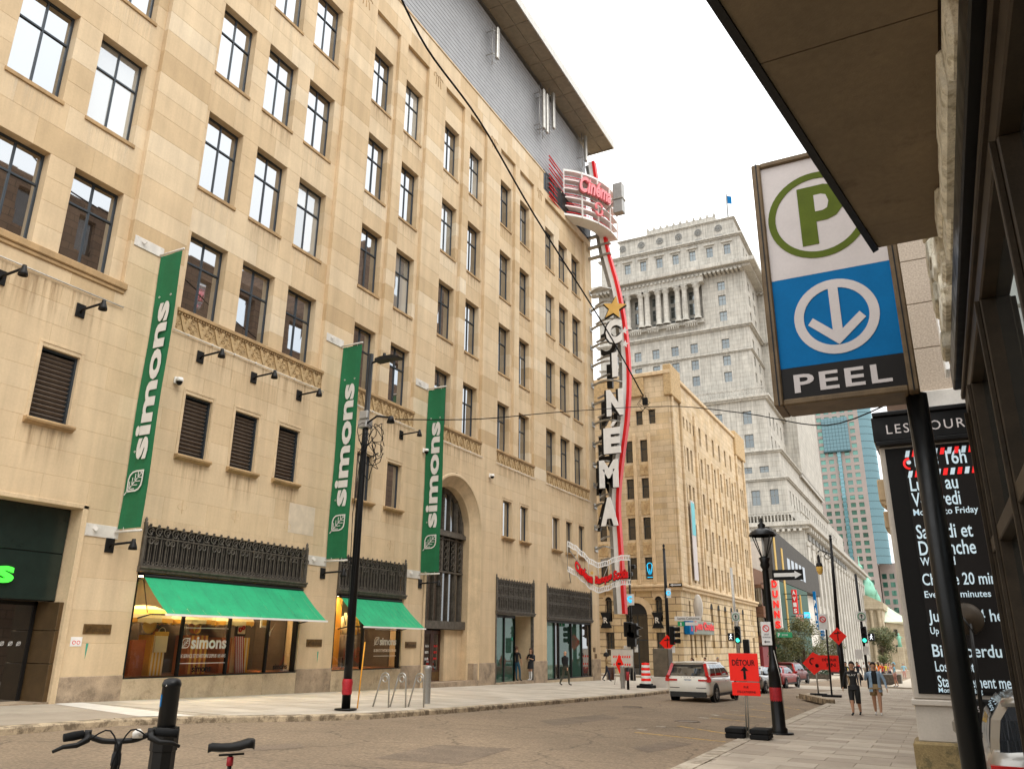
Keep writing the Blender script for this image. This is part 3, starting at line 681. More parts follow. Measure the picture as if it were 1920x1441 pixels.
def plinth(y,w,h,m1,m2,label,dx=-.75):
    p=thing('display_plinth',label,'plinth',(FX+dx,y,-1.0),group='display plinths'); n=8
    o=MB(); o.cm=0
    for k in range(n):
        o.cm=k%2; o.box(FX+dx-.3,FX+dx+.3,y-w/2+w*k/n,y-w/2+w*(k+1)/n-.0005,-1.0,-1.0+h)
    o.build('plinth_box',[m1,m2],p); return p
plinth(16.95,.55,1.0,'terracotta','terracotta','plain terracotta plinth in the first shop display window',-1.0); plinth(17.4,.5,1.15,'stripe_yellow','stripe_cream','yellow striped plinth with bag and plate in shop display')
plinth(18.9,.75,1.15,'terracotta','stripe_yellow','terracotta and yellow plinth behind the white shop lettering'); plinth(20.3,.5,1.1,'terracotta','terracotta','terracotta plinth beside the red striped towel in display',-.95); plinth(20.8,.6,1.1,'stripe_cream','stripe_yellow','pale striped plinth carrying the red towel in display')
def tobj(name,label,cat,mb,mats): return tag(mb.build(name,mats),label,cat)
o=MB(); o.bbox(FX-.42,FX-.36,17.2,17.65,-.35,.12,.01); o.cm=1; o.bbox(FX-.425,FX-.355,17.19,17.66,.12,.24,.01); o.cm=0; o.ring((FX-.39,17.42,.24),.12,.012,Y3,Z3,10,4,0,math.pi)
tobj('tote_bag','cream tote bag with gold top hanging on striped plinth','bag',o,['stripe_cream','cloth_gold'])
for y,z,r,l,m in ((17.05,.42,.24,'round yellow plate standing on the first display plinth','cloth_gold'),(18.72,.42,.22,'orange plate standing on the middle display plinth','terracotta'),(18.85,.34,.15,'small cream plate in front of orange plate','stripe_yellow')):
    o=MB(); o.lathe([(.001,.0),(r*.6,.0),(r,.03),(r,.045),(r*.6,.02),(.001,.02)],(FX-.55,y,z),18,'x'); tobj('plate',l,'plate',o,m)
o=MB(); rr=random.Random(3)
for k in range(70):
    a,h,q=rr.uniform(0,6.28),rr.uniform(.05,.45),rr.uniform(.03,.24); c=Vector((FX-.8+q*math.cos(a),17.5+q*math.sin(a),.15+h)); d=Vector((rr.uniform(-1,1),rr.uniform(-1,1),rr.uniform(-.3,1))).normalized()*.07; s=d.orthogonal().normalized()*.025
    o.add([c-s,c+d*.5-s*1.4,c+d,c+d*.5+s*1.4,c+s],[(0,1,2,3,4)])
o.cm=1; o.lathe([(.001,.15),(.07,.15),(.1,.3),(.08,.33)],(FX-.8,17.5,0),10); tobj('potted_plant','small dark leafy plant in a pot on display plinth','plant',o,['leaf_dark','terracotta'])
o=MB(); n=9
for k in range(n):
    o.cm=k%2; y0=20.35+.045*k
    for j in range(5):
        zf=lambda jj:.14-.27*jj; yo=.05*j; o.quad((FX-.4+.01*j,y0+yo*.6,zf(j)),(FX-.4+.01*j,y0+.045+yo*.6,zf(j)),(FX-.39+.01*j,y0+.045+yo*.6+.03,zf(j+1)),(FX-.39+.01*j,y0+yo*.6+.03,zf(j+1)))
tobj('towel','red and white striped towel draped over display plinth','towel',o,['towel_red','white_paint'])
o=MB(); o.bbox(FX-.6,FX-.5,20.5,20.95,.15,.65,.02); o.cm=1; o.bbox(FX-.51,FX-.495,20.56,20.9,.22,.6,.004); o.cm=2; o.ring((FX-.49,20.66,.36),.06,.03,Y3,Z3,8,4); o.ring((FX-.49,20.8,.42),.05,.03,Y3,Z3,8,4)
tobj('picnic_tin','dark tin with painted fruit panel on display plinth','tin',o,['black_metal','stripe_cream','red_paint'])
for y,z,s,l in ((21.75,1.05,1,'small white paper bird hanging high in display'),(22.05,.30,1.3,'large white paper bird hanging beside framed print')):
    o=MB(); c=Vector((FX-.5,y,z))
    o.add([c,c+Vector((0,-.22,.16))*s,c+Vector((0,-.06,.02))*s,c+Vector((0,.02,-.12))*s,c+Vector((0,.07,.03))*s,c+Vector((0,.2,.24))*s,c+Vector((.03,.0,.0))],[(6,1,2),(6,2,3),(6,3,4),(6,4,5),(1,0,2),(2,0,3),(3,0,4),(4,0,5)]); tobj('paper_bird',l,'ornament',o,'white_paint')
o=MB(); o.bbox(FX-.8,FX-.76,21.85,22.3,.45,1.25,.01); o.cm=1; o.bbox(FX-.765,FX-.75,21.92,22.23,.52,1.18,.003); tobj('framed_print','white framed gold print hanging in dark display pane','picture',o,['white_paint','cloth_gold'])
# lettering on the panes
def simons_leaf(mb, c, u, v, s, d):
    c=Vector(c);u=Vector(u);v=Vector(v); n=u.cross(v)*d
    pts=[(-.5,-.5)]+[(-.5+1.0*math.sin(t)*1.0,-.5+1-math.cos(t)) for t in [k*math.pi/2/10 for k in range(1,11)]]
    outer=[(-.5,-.5),(.1,-.5),(.32,-.42),(.46,-.25),(.5,0),(.5,.5),(0,.5),(-.25,.46),(-.42,.32),(-.5,.1)]
    def ringp(f): return [(x*f,y*f) for x,y in outer]
    o_,i_=ringp(1),ringp(.84); m=len(outer)
    vs=[c+u*(x*s)+v*(y*s) for x,y in o_+i_]; vs+=[p+n for p in vs]
    mb.add(vs,[(2*m+k,2*m+(k+1)%m,3*m+(k+1)%m,3*m+k) for k in range(m)]+[(k,(k+1)%m,2*m+(k+1)%m,2*m+k) for k in range(m)])
    mb.beam(c+u*(.38*s)+v*(.38*s)+n*.5,c-u*(.62*s)-v*(.62*s)+n*.5,.05*s,max(abs(d),.002),up=u.cross(v))
    for k in range(5):
        t=-.36+.17*k
        for q in ((t-.02,.42),): mb.beam(c+u*(t*s)+v*(t*s)+n*.5,c+u*(t*s)+v*(min(.44,t+.36)*s)+n*.5,.04*s,max(abs(d),.002),up=u.cross(v)); mb.beam(c+u*(t*s)+v*(t*s)+n*.5,c+u*(min(.44,t+.36)*s)+v*(t*s)+n*.5,.04*s,max(abs(d),.002),up=u.cross(v))
def wl(a,wd,z,par,small=True):
    o=MB(); x=FX-.15; simons_leaf(o,(x,a+.17,z+.17),Y3,Z3,.3,.003); o.text('simons',(x,a+.38,z),Y3,Z3,w=wd-.4,d=.003,bold=.03)
    o.beam((x,a,z+.62),(x,a+wd,z+.62),.004,.02); o.beam((x,a,z-.42),(x,a+wd,z-.42),.004,.02); o.text("DE SERVICE ET D'HISTOIRE DEPUIS 185 ANS",(x,a,z-.26),Y3,Z3,w=wd,h=.11,d=.002); o.build('lettering','white_paint',par)
wl(17.98,1.82,-.25,sw1); wl(27.7,1.55,-.12,sw2)
o=MB(); o.text('simons',(FX-.15,18.5,-.93),Y3,Z3,w=.75,d=.002,bold=.03); o.text('simons',(FX-.15,22.0,-.93),Y3,Z3,w=.7,d=.002,bold=.03); o.build('lettering','black_metal',sw1)
# second display: mannequin torsos and gold drapes
for k,(y,m,l) in enumerate(((25.5,'cloth_gold','gold hanging drape at the left of second shop display'),(26.15,'stripe_yellow','yellow hanging drape in second shop display'))):
    o=MB(); n=14
    for j in range(n):
        ya,yb=y-.35+.7*j/n,y-.35+.7*(j+1)/n; xa,xb=FX-1.0+.06*(j%2),FX-1.0+.06*((j+1)%2); o.quad((xa,ya,-.95),(xb,yb,-.95),(xb,yb,1.7),(xa,ya,1.7))
    tobj('drape',l,'drape',o,m)
for k,(y,m,l) in enumerate(((26.55,'stripe_cream','cream shirt on a display form in second shop window'),(27.15,'cloth_gold','gold shirt on a display form in second shop window'))):
    t=thing('display_form',l,'mannequin',(FX-.8,y,-1.0)); o=MB(); o.cs=True; o.lathe([(.001,.25),(.13,.25),(.15,.45),(.13,.62),(.17,.85),(.16,.95),(.06,1.02),(.05,1.1),(.001,1.12)],(FX-.8,y,.0),12)
    for s in(-1,1): o.tube([(FX-.8,y+s*.15,.9),(FX-.75,y+s*.24,.6),(FX-.7,y+s*.25,.35)],[.06,.05,.04],7)
    o.build('shirt',m,t); o=MB(); o.tube([(FX-.8,y,-1.0),(FX-.8,y,.3)],.03,6); o.cm=1; o.lathe([(.001,-.6),(.14,-.6),(.17,-.2),(.15,.27),(.001,.27)],(FX-.8,y,0),10); o.build('trousers',['black_metal','louvre_slat'],t)
# ---- arched entrance bay
AY,AZ,AR,AO=33.5,5.45,1.98,2.6
o=MB(); n=28; pro=[(AO,.03),(AO-.05,.07),(AO-.14,.07),(AO-.18,.02),(AR+.22,-.16),(AR+.06,-.30),(AR,-.34),(AR,-.95)]
path=[(AY+0,0)]
rows=[]
for r,dx in pro:
    pts=[(AY-r,-2.6)]+[(AY-r*math.cos(math.pi*k/n),AZ+r*math.sin(math.pi*k/n)) for k in range(n+1)]+[(AY+r,-2.6)]
    rows.append([(FX+dx,y,z) for y,z in pts])
m=len(rows[0]); vs=[p for r in rows for p in r]
o.cs=False; o.add(vs,[(i*m+k,i*m+k+1,(i+1)*m+k+1,(i+1)*m+k) for i in range(len(pro)-1) for k in range(m-1)]); o.build('arch_surround','sandstone_plain',store)
sp=MB()
for z0,z1 in zip(ZL,ZL[1:]):
    if z1>8.25: break
    for s in(-1,1):
        edge=AY+s*(2.65) if s>0 else 30.9; lim=36.15 if s>0 else 30.9
        zz=[z0+(z1-z0)*k/6 for k in range(7)]; cv=[]
        for z in zz:
            h=z-AZ; c=AO-.03
            cv.append((AY+s*(c if h<=0 else (math.sqrt(c*c-h*h) if h<c else 0)),z))
        poly=[(lim,z0)]+cv+[(lim,z1)]
        sp.ct=R_.uniform(.3,.6); sp.prism([(y,z) for y,z in (poly if s<0 else list(reversed(poly)))],(FX-.6,0,0),Y3,Z3,(.6,0,0))
sp.build('spandrel_stones','sandstone',store,tone=True)
def arcw(y): 
    d=abs(y-AY); return AZ+math.sqrt(max(0,(AR-.02)**2-d*d))
o=MB(); x=FX-.75
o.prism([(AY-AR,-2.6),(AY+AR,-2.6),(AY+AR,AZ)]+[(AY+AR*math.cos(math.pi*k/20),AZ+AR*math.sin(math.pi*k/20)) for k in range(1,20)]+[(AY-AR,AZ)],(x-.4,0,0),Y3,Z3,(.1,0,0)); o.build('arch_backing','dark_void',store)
ent=MB()
for k,y in enumerate([AY-1.9,AY-1.27,AY-.63,AY,AY+.63,AY+1.27,AY+1.9]):
    wd=.16 if k%2==1 or k in(0,6) else .05; ent.box(x-.1,x+.06,y-wd/2,y+wd/2,.95,arcw(min(max(y,AY-1.9),AY+1.9)))
for z,h,pz in ((.62,.36,.30),(5.0,.2,.22),(5.2,.10,.12),(3.25,.08,.1),(4.85,.06,.08)): ent.box(x-.1,x+pz,AY-AR+.02,AY+AR-.02,z,z+h)
ent.annulus((x-.08,AY,AZ),Y3,Z3,AR-.2,AR-.02,(.12,0,0),24,0,math.pi)
eo=ent.build('iron_window_frame','black_iron',store)
sc=MB()
for k in range(6):
    y=AY-1.6+.64*k
    for z in (3.55,3.85,4.15,4.45,4.75): sc.ring((x+.06,y,z),.13,.02,Y3,Z3,9,4); sc.ring((x+.06,y+.16,z-.1),.07,.016,Y3,Z3,8,4)
for y in(AY-1.27,AY,AY+1.27):
    z=1.05
    while z<arcw(y)-.1:
        if not 3.2<z<5.3: sc.ring((x+.07,y,z),.055,.018,Y3,Z3,7,4); 
        z+=.15
for k in range(16): sc.ring((x+.24,AY-1.85+.247*k,.82),.08,.02,Y3,Z3,8,4); sc.ring((x+.2,AY-1.85+.247*k,5.1),.07,.02,Y3,Z3,8,4)
sc.build('scrollwork','black_iron',eo,kind='stuff')
for k in range(6):
    ya,yb=AY-1.9+.633*k+.09,AY-1.9+.633*(k+1)-.09
    for z0,z1 in ((.98,3.25),(5.3,min(arcw(ya),arcw(yb))-.05)):
        if z1-z0>.2: p=MB(); p.quad((x-.06,ya,z0),(x-.06,yb,z0),(x-.06,yb,z1),(x-.06,ya,z1)); p.build('pane','dark_glass',eo)
for k in range(4):
    ya=AY-1.85+.74*k; 
    if k==3: continue
    o=MB(); t=.12; yb=ya+.72; z0,z1=-1.72,.55; xx=x-.1
    o.box(xx-.06,xx,ya,ya+t,z0,z1); o.box(xx-.06,xx,yb-t,yb,z0,z1); o.box(xx-.06,xx-.001,ya+t,yb-t,z1-.16,z1); o.box(xx-.06,xx-.001,ya+t,yb-t,z0,z0+.5)
    dr=o.build('door','wood_door',store); p=MB(); p.quad((xx-.03,ya+t,z0+.5),(xx-.03,yb-t,z0+.5),(xx-.03,yb-t,z1-.16),(xx-.03,ya+t,z1-.16)); p.build('pane','dark_glass',dr)
    p=MB(); p.bbox(xx,xx+.006,ya+.05,yb-.05,z0+.05,z0+.42,.002); p.build('kick_plate','brass_plaque',dr)
    p=MB()
    for j in range(3): p.text('SALON RESTO BAR'.split()[j],(xx-.025,ya+.2,-.2-.28*j),Y3,Z3,w=.3,h=.1,d=.002,bold=.02)
    p.build('door_lettering',['red_paint','white_paint'][k%2],dr)
o=MB(); o.box(FX-1.3,FX+.14,AY-2.1,AY+2.6,-2.6,-1.72); o.build('doorstep','granite_plinth',store)
o=MB(); o.bbox(FX-.9,FX-.66,AY+.4+.0,AY+AR,-1.72,.6,.01); o.build('entrance_side_panel','sandstone_plain',store)
for s in(-1,1):
    o=MB(); o.bbox(FX-.5,FX+.04,AY+s*2.33-.28,AY+s*2.33+.28,-2.8,-.95,.012); o.build('plinth_block','granite_plinth',store)
# ---- recessed shop entrance and last shop window
mat('lit_panel',(.20,.34,.28),.5,var=.1)
o=MB(); o.box(FX-2.2,FX-2.0,37.8,42.3,-2.4,1.6); o.build('recess_back_wall','sandstone_plain',store)
o=MB(); o.box(FX-2.2,FX+.05,37.7,42.4,-2.9,-1.93); o.build('doorstep','granite_plinth',store)
o=MB(); o.box(FX-2.2,FX-.05,37.8,42.3,1.45,1.62); o.build('recess_ceiling','off_white',store)
o=MB(); 
for y in (37.9,39.2,40.4): o.box(FX-.3,FX-.2,y-.05,y+.05,-1.93,1.45)
o.box(FX-.3,FX-.2,37.85,40.4,1.3,1.45); eg=o.build('entrance_frame','black_metal',store)
for ya,yb,m in ((37.95,39.15,'green_glass'),(39.25,40.35,'green_glass')): p=MB(); p.quad((FX-.26,ya,-1.93),(FX-.26,yb,-1.93),(FX-.26,yb,1.3),(FX-.26,ya,1.3)); p.build('pane',m,eg)
o=MB(); o.box(FX-2.0,FX-.2,40.35,40.42,-1.93,1.45); o.build('recess_side_wall','lit_panel',store)
o=MB(); o.box(FX-2.0,FX-.0,42.2,42.32,-1.93,1.45); o.build('recess_side_wall','sandstone_plain',store)
for y in(37.83,42.24): o=MB(); o.box(FX-.12,FX+.04,y-.05,y+.05,-1.93,1.6); o.build('iron_jamb','black_iron',store)
o=MB(); o.box(FX-.5,FX+.03,44.1,51.12,-3,-2.0); o.build('plinth_panel','limestone_plinth',store)
o=MB(); o.box(FX-2.3,FX-2.2,44.1,51.1,-2.2,1.5); o.build('display_wall','lit_panel',store)
o=MB(); o.box(FX-2.3,FX-.2,44.1,51.1,-2.1,-2.02); o.build('display_floor','off_white',store)
o=MB()
for y in(44.17,45.4,46.0,47.9,49.6,51.07): o.box(FX-.22,FX-.06,y-.05,y+.05,-2.0,1.35)
o.box(FX-.22,FX-.05,44.15,51.1,1.2,1.4); o.box(FX-.22,FX-.02,44.15,51.1,-2.06,-1.94); eg=o.build('shop_window','black_metal',store)
for ya,yb,m in ((44.22,45.35,'green_glass'),(45.45,45.95,'dark_glass'),(46.05,47.85,'green_glass'),(47.95,49.55,'green_glass'),(49.65,51.0,'sky_glass')): p=MB(); p.quad((FX-.14,ya,-1.94),(FX-.14,yb,-1.94),(FX-.14,yb,1.2),(FX-.14,ya,1.2)); p.build('pane',m,eg)
# ---- entrance at far left with dark glass
mat('dark_green_panel',(.012,.022,.018),.25,var=.15); mat('bronze_panel',(.10,.06,.025),.4,metal=.3,var=.2); mat('neon_green',(.06,.75,.05),.5,var=0,emit=.9)
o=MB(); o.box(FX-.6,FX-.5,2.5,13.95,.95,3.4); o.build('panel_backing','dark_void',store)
for k in range(4):
    for z0,z1 in ((.97,2.18),(2.2,3.38)):
        y0=4.62+k*2.32; o=MB(); o.bbox(FX-.5,FX-.44,y0+.01,y0+2.3,z0,z1,.008); o.build('glass_panel','dark_green_panel',store)
pr=atX(21,1093,FX-.42); o=MB(); o.text('simons',(FX-.42,pr.y-3.6,pr.z),Y3,Z3,w=3.6,h=.56,d=.06,bold=.03); o.build('lit_lettering','neon_green',store)
o=MB(); o.bbox(FX-.5,FX+.06,13.9,14.06,-2.5,3.5,.01); o.bbox(FX-.5,FX+.06,2.5,14.06,3.4,3.52,.01); o.build('stone_jamb','sandstone_plain',store)
for z0,z1 in ((-1.6,-.62),(-.6,.2),(.22,.93)): o=MB(); o.bbox(FX-1.6,FX-.06,13.78,13.9,z0,z1,.006); o.build('side_panel','bronze_panel',store)
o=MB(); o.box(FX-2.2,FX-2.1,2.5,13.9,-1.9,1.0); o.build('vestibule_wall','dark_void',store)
o=MB(); o.box(FX-2.2,FX+.02,2.5,13.9,-2.3,-1.53+.0); o.build('threshold','granite_plinth',store)
o=MB()
for y in(8.2,10.1,12.0,13.72): o.box(FX-1.05,FX-.97,y-.04,y+.04,-1.53,.95)
o.box(FX-1.05,FX-.97,4,13.76,.85,.95); dg=o.build('entrance_door','black_metal',store)
for ya,yb in ((8.24,10.06),(10.14,11.96),(12.04,13.68)): p=MB(); p.quad((FX-1.0,ya,-1.53),(FX-1.0,yb,-1.53),(FX-1.0,yb,.85),(FX-1.0,ya,.85)); p.build('pane','dark_glass',dg)
p=MB()
for k in range(24): simons_leaf(p,(FX-.985,8.4+.22*k,-.12),Y3,Z3,.1,.003)
p.build('leaf_decals','white_paint',dg)
# plaques
for y,z in ((14.95,.27),(23.85,-.05),(30.1,-.1)):
    t=MB(); t.bbox(FX-.01,FX+.03,y-.42,y+.42,z-.13,z+.13,.01); pq=t.build('plaque','brass_plaque',store); t=MB(); simons_leaf(t,(FX+.03,y-.28,z),Y3,Z3,.15,.008); t.text('simons',(FX+.03,y-.17,z-.07),Y3,Z3,w=.52,d=.008,bold=.02); t.build('plaque_lettering','bronze_panel',pq)
o=MB(); o.bbox(FX,FX+.012,14.22,14.55,-.18,.06,.003); nn=o.build('notice','white_paint',store); o=MB(); o.ring((FX+.014,14.32,-.08),.045,.008,Y3,Z3,10,4); o.ring((FX+.014,14.45,-.08),.045,.008,Y3,Z3,10,4); o.build('notice_symbols','red_paint',nn)
for y,z in ((51.5,-.35),(51.75,-.75)): o=MB(); o.bbox(FX,FX+.03,y-.18,y+.18,z-.14,z+.14,.006); o.build('plaque','brass_plaque',store)
mat('verdigris',(.05,.30,.20),.9,var=.2)
for y,z in ((14.72,-.1),(24.1,-.35)): o=MB(); o.prism([(-.03,0),(.04,0),(.02,-.25),(.0,-.4),(-.02,-.2)],(FX+.0005,y,z),Y3,Z3,(.003,0,0)); o.build('copper_stain','verdigris',store)

# ================================================================ THINGS ON THE STORE
for Y,l in ((15.0,'long green banner with white vertical lettering on the leftmost pier'),(24.03,'long green lettered banner behind the black street light pole'),(30.47,'long green lettered banner beside the tall arched window')):
    t=thing('banner',l,'banner',(FX,Y,2.9),group='store banners')
    x0,x1=-20.40,-19.42; n=8; o=MB()
    for k in range(14):
        za,zb=2.98+(11.55-2.98)*k/14,2.98+(11.55-2.98)*(k+1)/14; wv=lambda z:.02*math.sin(z*1.3+Y)
        for j in range(4):
            xa,xb=x0+(x1-x0)*j/4,x0+(x1-x0)*(j+1)/4; wx=lambda x:.012*math.sin((x-x0)*6)
            o.quad((xa,Y+wv(za)+wx(xa),za),(xb,Y+wv(za)+wx(xb),za),(xb,Y+wv(zb)+wx(xb),zb),(xa,Y+wv(zb)+wx(xa),zb))
    o.build('cloth','banner_green',t,smooth=True)
    o=MB(); o.text('simons',(x0+.80,Y-.045,4.95),Z3,-X3,w=4.95,h=.62,d=.006,bold=.035); simons_leaf(o,(x0+.49,Y-.045,4.32),X3,Z3,.62,.006); o.build('lettering','banner_white',t)
    for z in(11.62,2.9):
        o=MB(); o.tube([(FX+.03,Y,z),(x1+.03,Y,z)],.035,8); o.build('rod','off_white',t); o=MB(); zc=z+.12 if z>5 else z-.02
        o.bbox(FX+.001,FX+.03,Y-.95,Y+.12,zc-.17,zc+.17,.006)
        for dy in(-.85,.02):
            for dz in(-.12,.12): o.box(FX+.03,FX+.04,Y+dy-.015,Y+dy+.015,zc+dz-.015,zc+dz+.015)
        o.beam((FX+.03,Y-.7,zc+.1),(FX+.12,Y-.62,zc),.03,.1); o.build('mounting_plate','off_white',t)
    o=MB()
    for x in(x0+.25,x0+.75):
        o.tube([(x,Y,11.5),(x,Y,11.62)],.008,4); o.tube([(x,Y,2.9),(x,Y,3.02)],.008,4)
        for z in (10.1,5.2): o.ring((x,Y-.03,z),.03,.008,X3,Z3,7,4)
    o.build('cord','off_white',t)
def awning(a,b_,zt,zb,xo,l):
    t=thing('awning',l,'awning',(FX,a,zb)); o=MB(); n=24; x0=FX+.05
    for k in range(n):
        ya,yb=a+(b_-a)*k/n,a+(b_-a)*(k+1)/n
        for j in range(5):
            P=lambda y,s:(x0+(xo-x0)*s,y,zt+(zb-zt)*s-.05*math.sin(math.pi*s)+.004*(k%2))
            o.quad(P(ya,j/5),P(yb,j/5),P(yb,(j+1)/5),P(ya,(j+1)/5))
    o.build('canopy','awning_green',t)
    o=MB(); o.beam((xo,a-.06,zb-.02),(xo,b_+.06,zb-.02),.05,.06); o.build('front_bar','white_paint',t)
    o=MB(); o.tube([(x0,a,zt+.02),(x0,b_,zt+.02)],.05,8); o.build('roller','black_metal',t)
    for y in(a+.05,b_-.05):
        o=MB(); o.tube([(FX-.02,y,zb-.1),(FX+.5,y,zb+.0),(xo,y,zb-.02)],.022,6); o.tube([(FX,y,zt-.1),(FX+.35,y,zb+.05)],.015,6); o.build('arm','black_metal',t)
awning(16.15,22.95,1.76,.70,-19.25,'wide bright green awning over the left shop window'); awning(25.12,29.2,1.64,.56,-19.2,'narrower bright green awning behind the black light pole')
for Y,Z,l in ((10.5,8.92,'black wall lamp at the left edge of the photo'),(12.78,8.86,'black wall lamp above the leftmost louvre'),(17.08,8.87,'black wall lamp under carved frieze, nearest the first banner'),(19.48,8.88,'black wall lamp under carved frieze, middle of three'),(21.83,8.88,'black wall lamp under carved frieze, nearest the second banner'),(28.57,8.9,'black wall lamp left of the third banner'),(14.9,2.52,'black wall lamp below the first banner by the iron grille'),(24.0,2.45,'black wall lamp below the second banner'),(30.6,2.5,'black wall lamp below the third banner')):
    t=thing('wall_lamp',l,'wall lamp',(FX,Y,Z),group='wall lamps')
    o=MB(); o.bbox(FX,FX+.04,Y-.14,Y+.14,Z-.2,Z+.2,.01); o.build('plate','black_metal',t)
    o=MB(); o.tube([(FX+.04,Y,Z-.05),(FX+.12,Y,Z+.02),(FX+1.0,Y,Z+.05)],.035,8); o.build('arm','black_metal',t)
    o=MB(); o.lathe([(.001,.1),(.05,.09),(.06,.02),(.11,-.12),(.12,-.2),(.10,-.2),(.04,-.05)],(FX+1.0,Y,Z+.04),12); o.build('lamp_head','black_metal',t)
for Y,Z,l in ((16.29,7.81,'white security camera above the louvres beside first banner'),(30.43,8.56,'small white security camera left of third banner'),(36.88,8.56,'small white security camera right of the arch')):
    t=thing('security_camera',l,'camera',(FX,Y,Z)); o=MB(); o.bbox(FX,FX+.08,Y-.1,Y+.1,Z-.1,Z+.12,.02); o.build('bracket','white_paint',t)
    o=MB(); o.lathe([(.001,.12),(.1,.1),(.12,0),(.1,-.02)],(FX+.17,Y,Z-.02),12); o.cm=1; o.lathe([(.1,-.02),(.09,-.08),(.05,-.13),(.001,-.15)],(FX+.17,Y,Z-.02),12); o.build('dome',['white_paint','black_paint'],t)
for Y,Z0,Z1,n,l in ((36.3,35.4,37.8,1,'slim grey antenna high on the grey metal siding'),(43.3,34.7,38.0,2,'pair of tall grey antenna panels on the siding near the overhang'),(45.0,35.8,38.9,1,'short grey antenna below the overhang right of the pair'),(51.3,36.8,39.2,1,'grey antenna panel at the right end of the siding')):
    t=thing('antenna',l,'antenna',(-20.9,Y,Z0)); o=MB()
    for k in range(n):
        y=Y+.55*k; o.tube([(-20.45,y-.16,Z0-.6),(-20.45,y-.16,Z1+.3)],.03,6); 
        for z in(Z0+.3,Z1-.3): o.beam((-20.9,y-.16,z),(-20.4,y-.16,z),.05,.05); o.beam((-20.45,y-.16,z),(-20.3,y+.1,z),.05,.05)
        o.tube([(-20.45,y-.16,Z0-.3),(-20.35,y-.05,Z0-.45),(-20.25,y+.1,Z0-.2),(-20.25,y+.1,Z0)],.02,5)
    o.build('bracket','grey_metal',t)
    for k in range(n): y=Y+.55*k; o=MB(); o.bbox(-20.35,-20.15,y-.02,y+.28,Z0,Z1,.03); o.build('panel','galvanised',t)
# ================================================================ CINEMA SIGNS at the corner
cs=thing('cinema_blade_sign','tall curved vertical cinema blade sign in white and red at the store corner','sign',(-19,52,2))
path=[(1112,302),(1135,450),(1158,540),(1172,620),(1178,700),(1175,780),(1165,860),(1158,940),(1162,1020),(1170,1150)]
P=[atY(x,y,52) for x,y in path]
def spl(P,n=5):
    out=[]
    for i in range(len(P)-1):
        p0=P[max(i-1,0)];p1=P[i];p2=P[i+1];p3=P[min(i+2,len(P)-1)]
        for k in range(n):
            t=k/n; out.append(.5*((2*p1)+(p2-p0)*t+(2*p0-5*p1+4*p2-p3)*t*t+(3*p1-p0-3*p2+p3)*t**3))
    return out+[P[-1]]
Q=spl(P)
for nm,dx0,dx1,m,dy in (('grey_band',-.82,-.45,'grey_metal',.35),('white_band',-.45,-.12,'white_paint',0),('red_band',-.12,.10,'red_paint',-.05)):
    o=MB()
    for p,q in zip(Q,Q[1:]):
        vs=[]
        for r in(p,q):
            for d,yy in((dx0,52+dy),(dx1,52+dy),(dx1,52.45),(dx0,52.45)): vs.append((r.x+d,yy,r.z))
        o.add(vs,[(0,1,5,4),(1,2,6,5),(2,3,7,6),(3,0,4,7)])
    o.add([(Q[-1].x+dx0,52+dy,Q[-1].z),(Q[-1].x+dx1,52+dy,Q[-1].z),(Q[-1].x+dx1,52.45,Q[-1].z),(Q[-1].x+dx0,52.45,Q[-1].z)],[(3,2,1,0)])
    o.build(nm,m,cs)
for ch,px,py,h in (('C',1155,625,1.9),('I',1157,687,1.85),('N',1157,757,1.95),('E',1152,828,1.85),('M',1146,890,1.95),('A',1147,960,1.95)):
    c=atY(px,py,51.55); wd={'I':.42,'M':1.4,'N':1.25}.get(ch,1.25)
    for mnm,y0,d in (('letter',51.12,.06),('letter_return',51.2,.3)):
        o=MB(); o.text(ch,(c.x-(.0 if mnm=='letter' else .16),y0+(.0 if mnm=='letter' else .2),c.z-h/2),X3,Z3,w=wd,h=h,d=d,bold=.06 if mnm=='letter' else .07,center=True); o.build(mnm,'white_paint' if mnm=='letter' else 'black_metal',cs)
    if ch=='E': o=MB(); o.prism([(0,0),(.22,0),(.48,.34),(.2,.34)],(c.x-.1,51.12,c.z+h/2+.1),X3,Z3,(0,-.06,0)); o.build('accent','white_paint',cs)
    o=MB(); o.text(ch,(c.x-1.25,53.3,c.z-h/2),-X3,Z3,w=wd,h=h,d=.3,bold=.035,center=True); o.build('rear_letter','black_metal',cs)
def star(mb,c,R,d,rot=.2):
    mb.prism([((R if k%2==0 else R*.42)*math.sin(rot+math.pi*k/5),(R if k%2==0 else R*.42)*math.cos(rot+math.pi*k/5)) for k in range(10)][::-1],c,X3,Z3,(0,d,0))
c=atY(1152,577,51.0); o=MB(); star(o,(c.x,51.0,c.z),.95,-.06); o.build('star','gold_paint',cs); o=MB(); star(o,(c.x-.12,51.35,c.z),.97,-.3); o.build('star_return','black_metal',cs)
for px,py in ((1171,620),(1172,645)): c=atY(px,py,51.5); o=MB(); star(o,(c.x,51.5,c.z),.3,-.05); o.build('star','white_paint',cs)
for k in range(14):
    z=25.6-1.49*k; xe=min(Q,key=lambda p:abs(p.z-z)).x-.4
    o=MB(); n=7
    pts=[(FX+.05+(xe-FX)*t,52.25-.35*math.sin(math.pi*t),z+.16*math.sin(math.pi*t*.9)-.3*max(0,t-.5)) for t in [i/n for i in range(n+1)]]
    for p,q in zip(pts,pts[1:]): o.beam(p,q,.22,.08)
    o.bbox(FX,FX+.06,52.0,52.5,z-.18,z+.18,.01); o.build('arm','galvanised',cs)
    o=MB()
    for p,q in zip(pts,pts[1:]): o.beam((p[0],p[1]+1.0,p[2]-.7),(q[0],q[1]+1.0,q[2]-.7),.2,.08)
    o.build('rear_arm','grey_metal',cs)
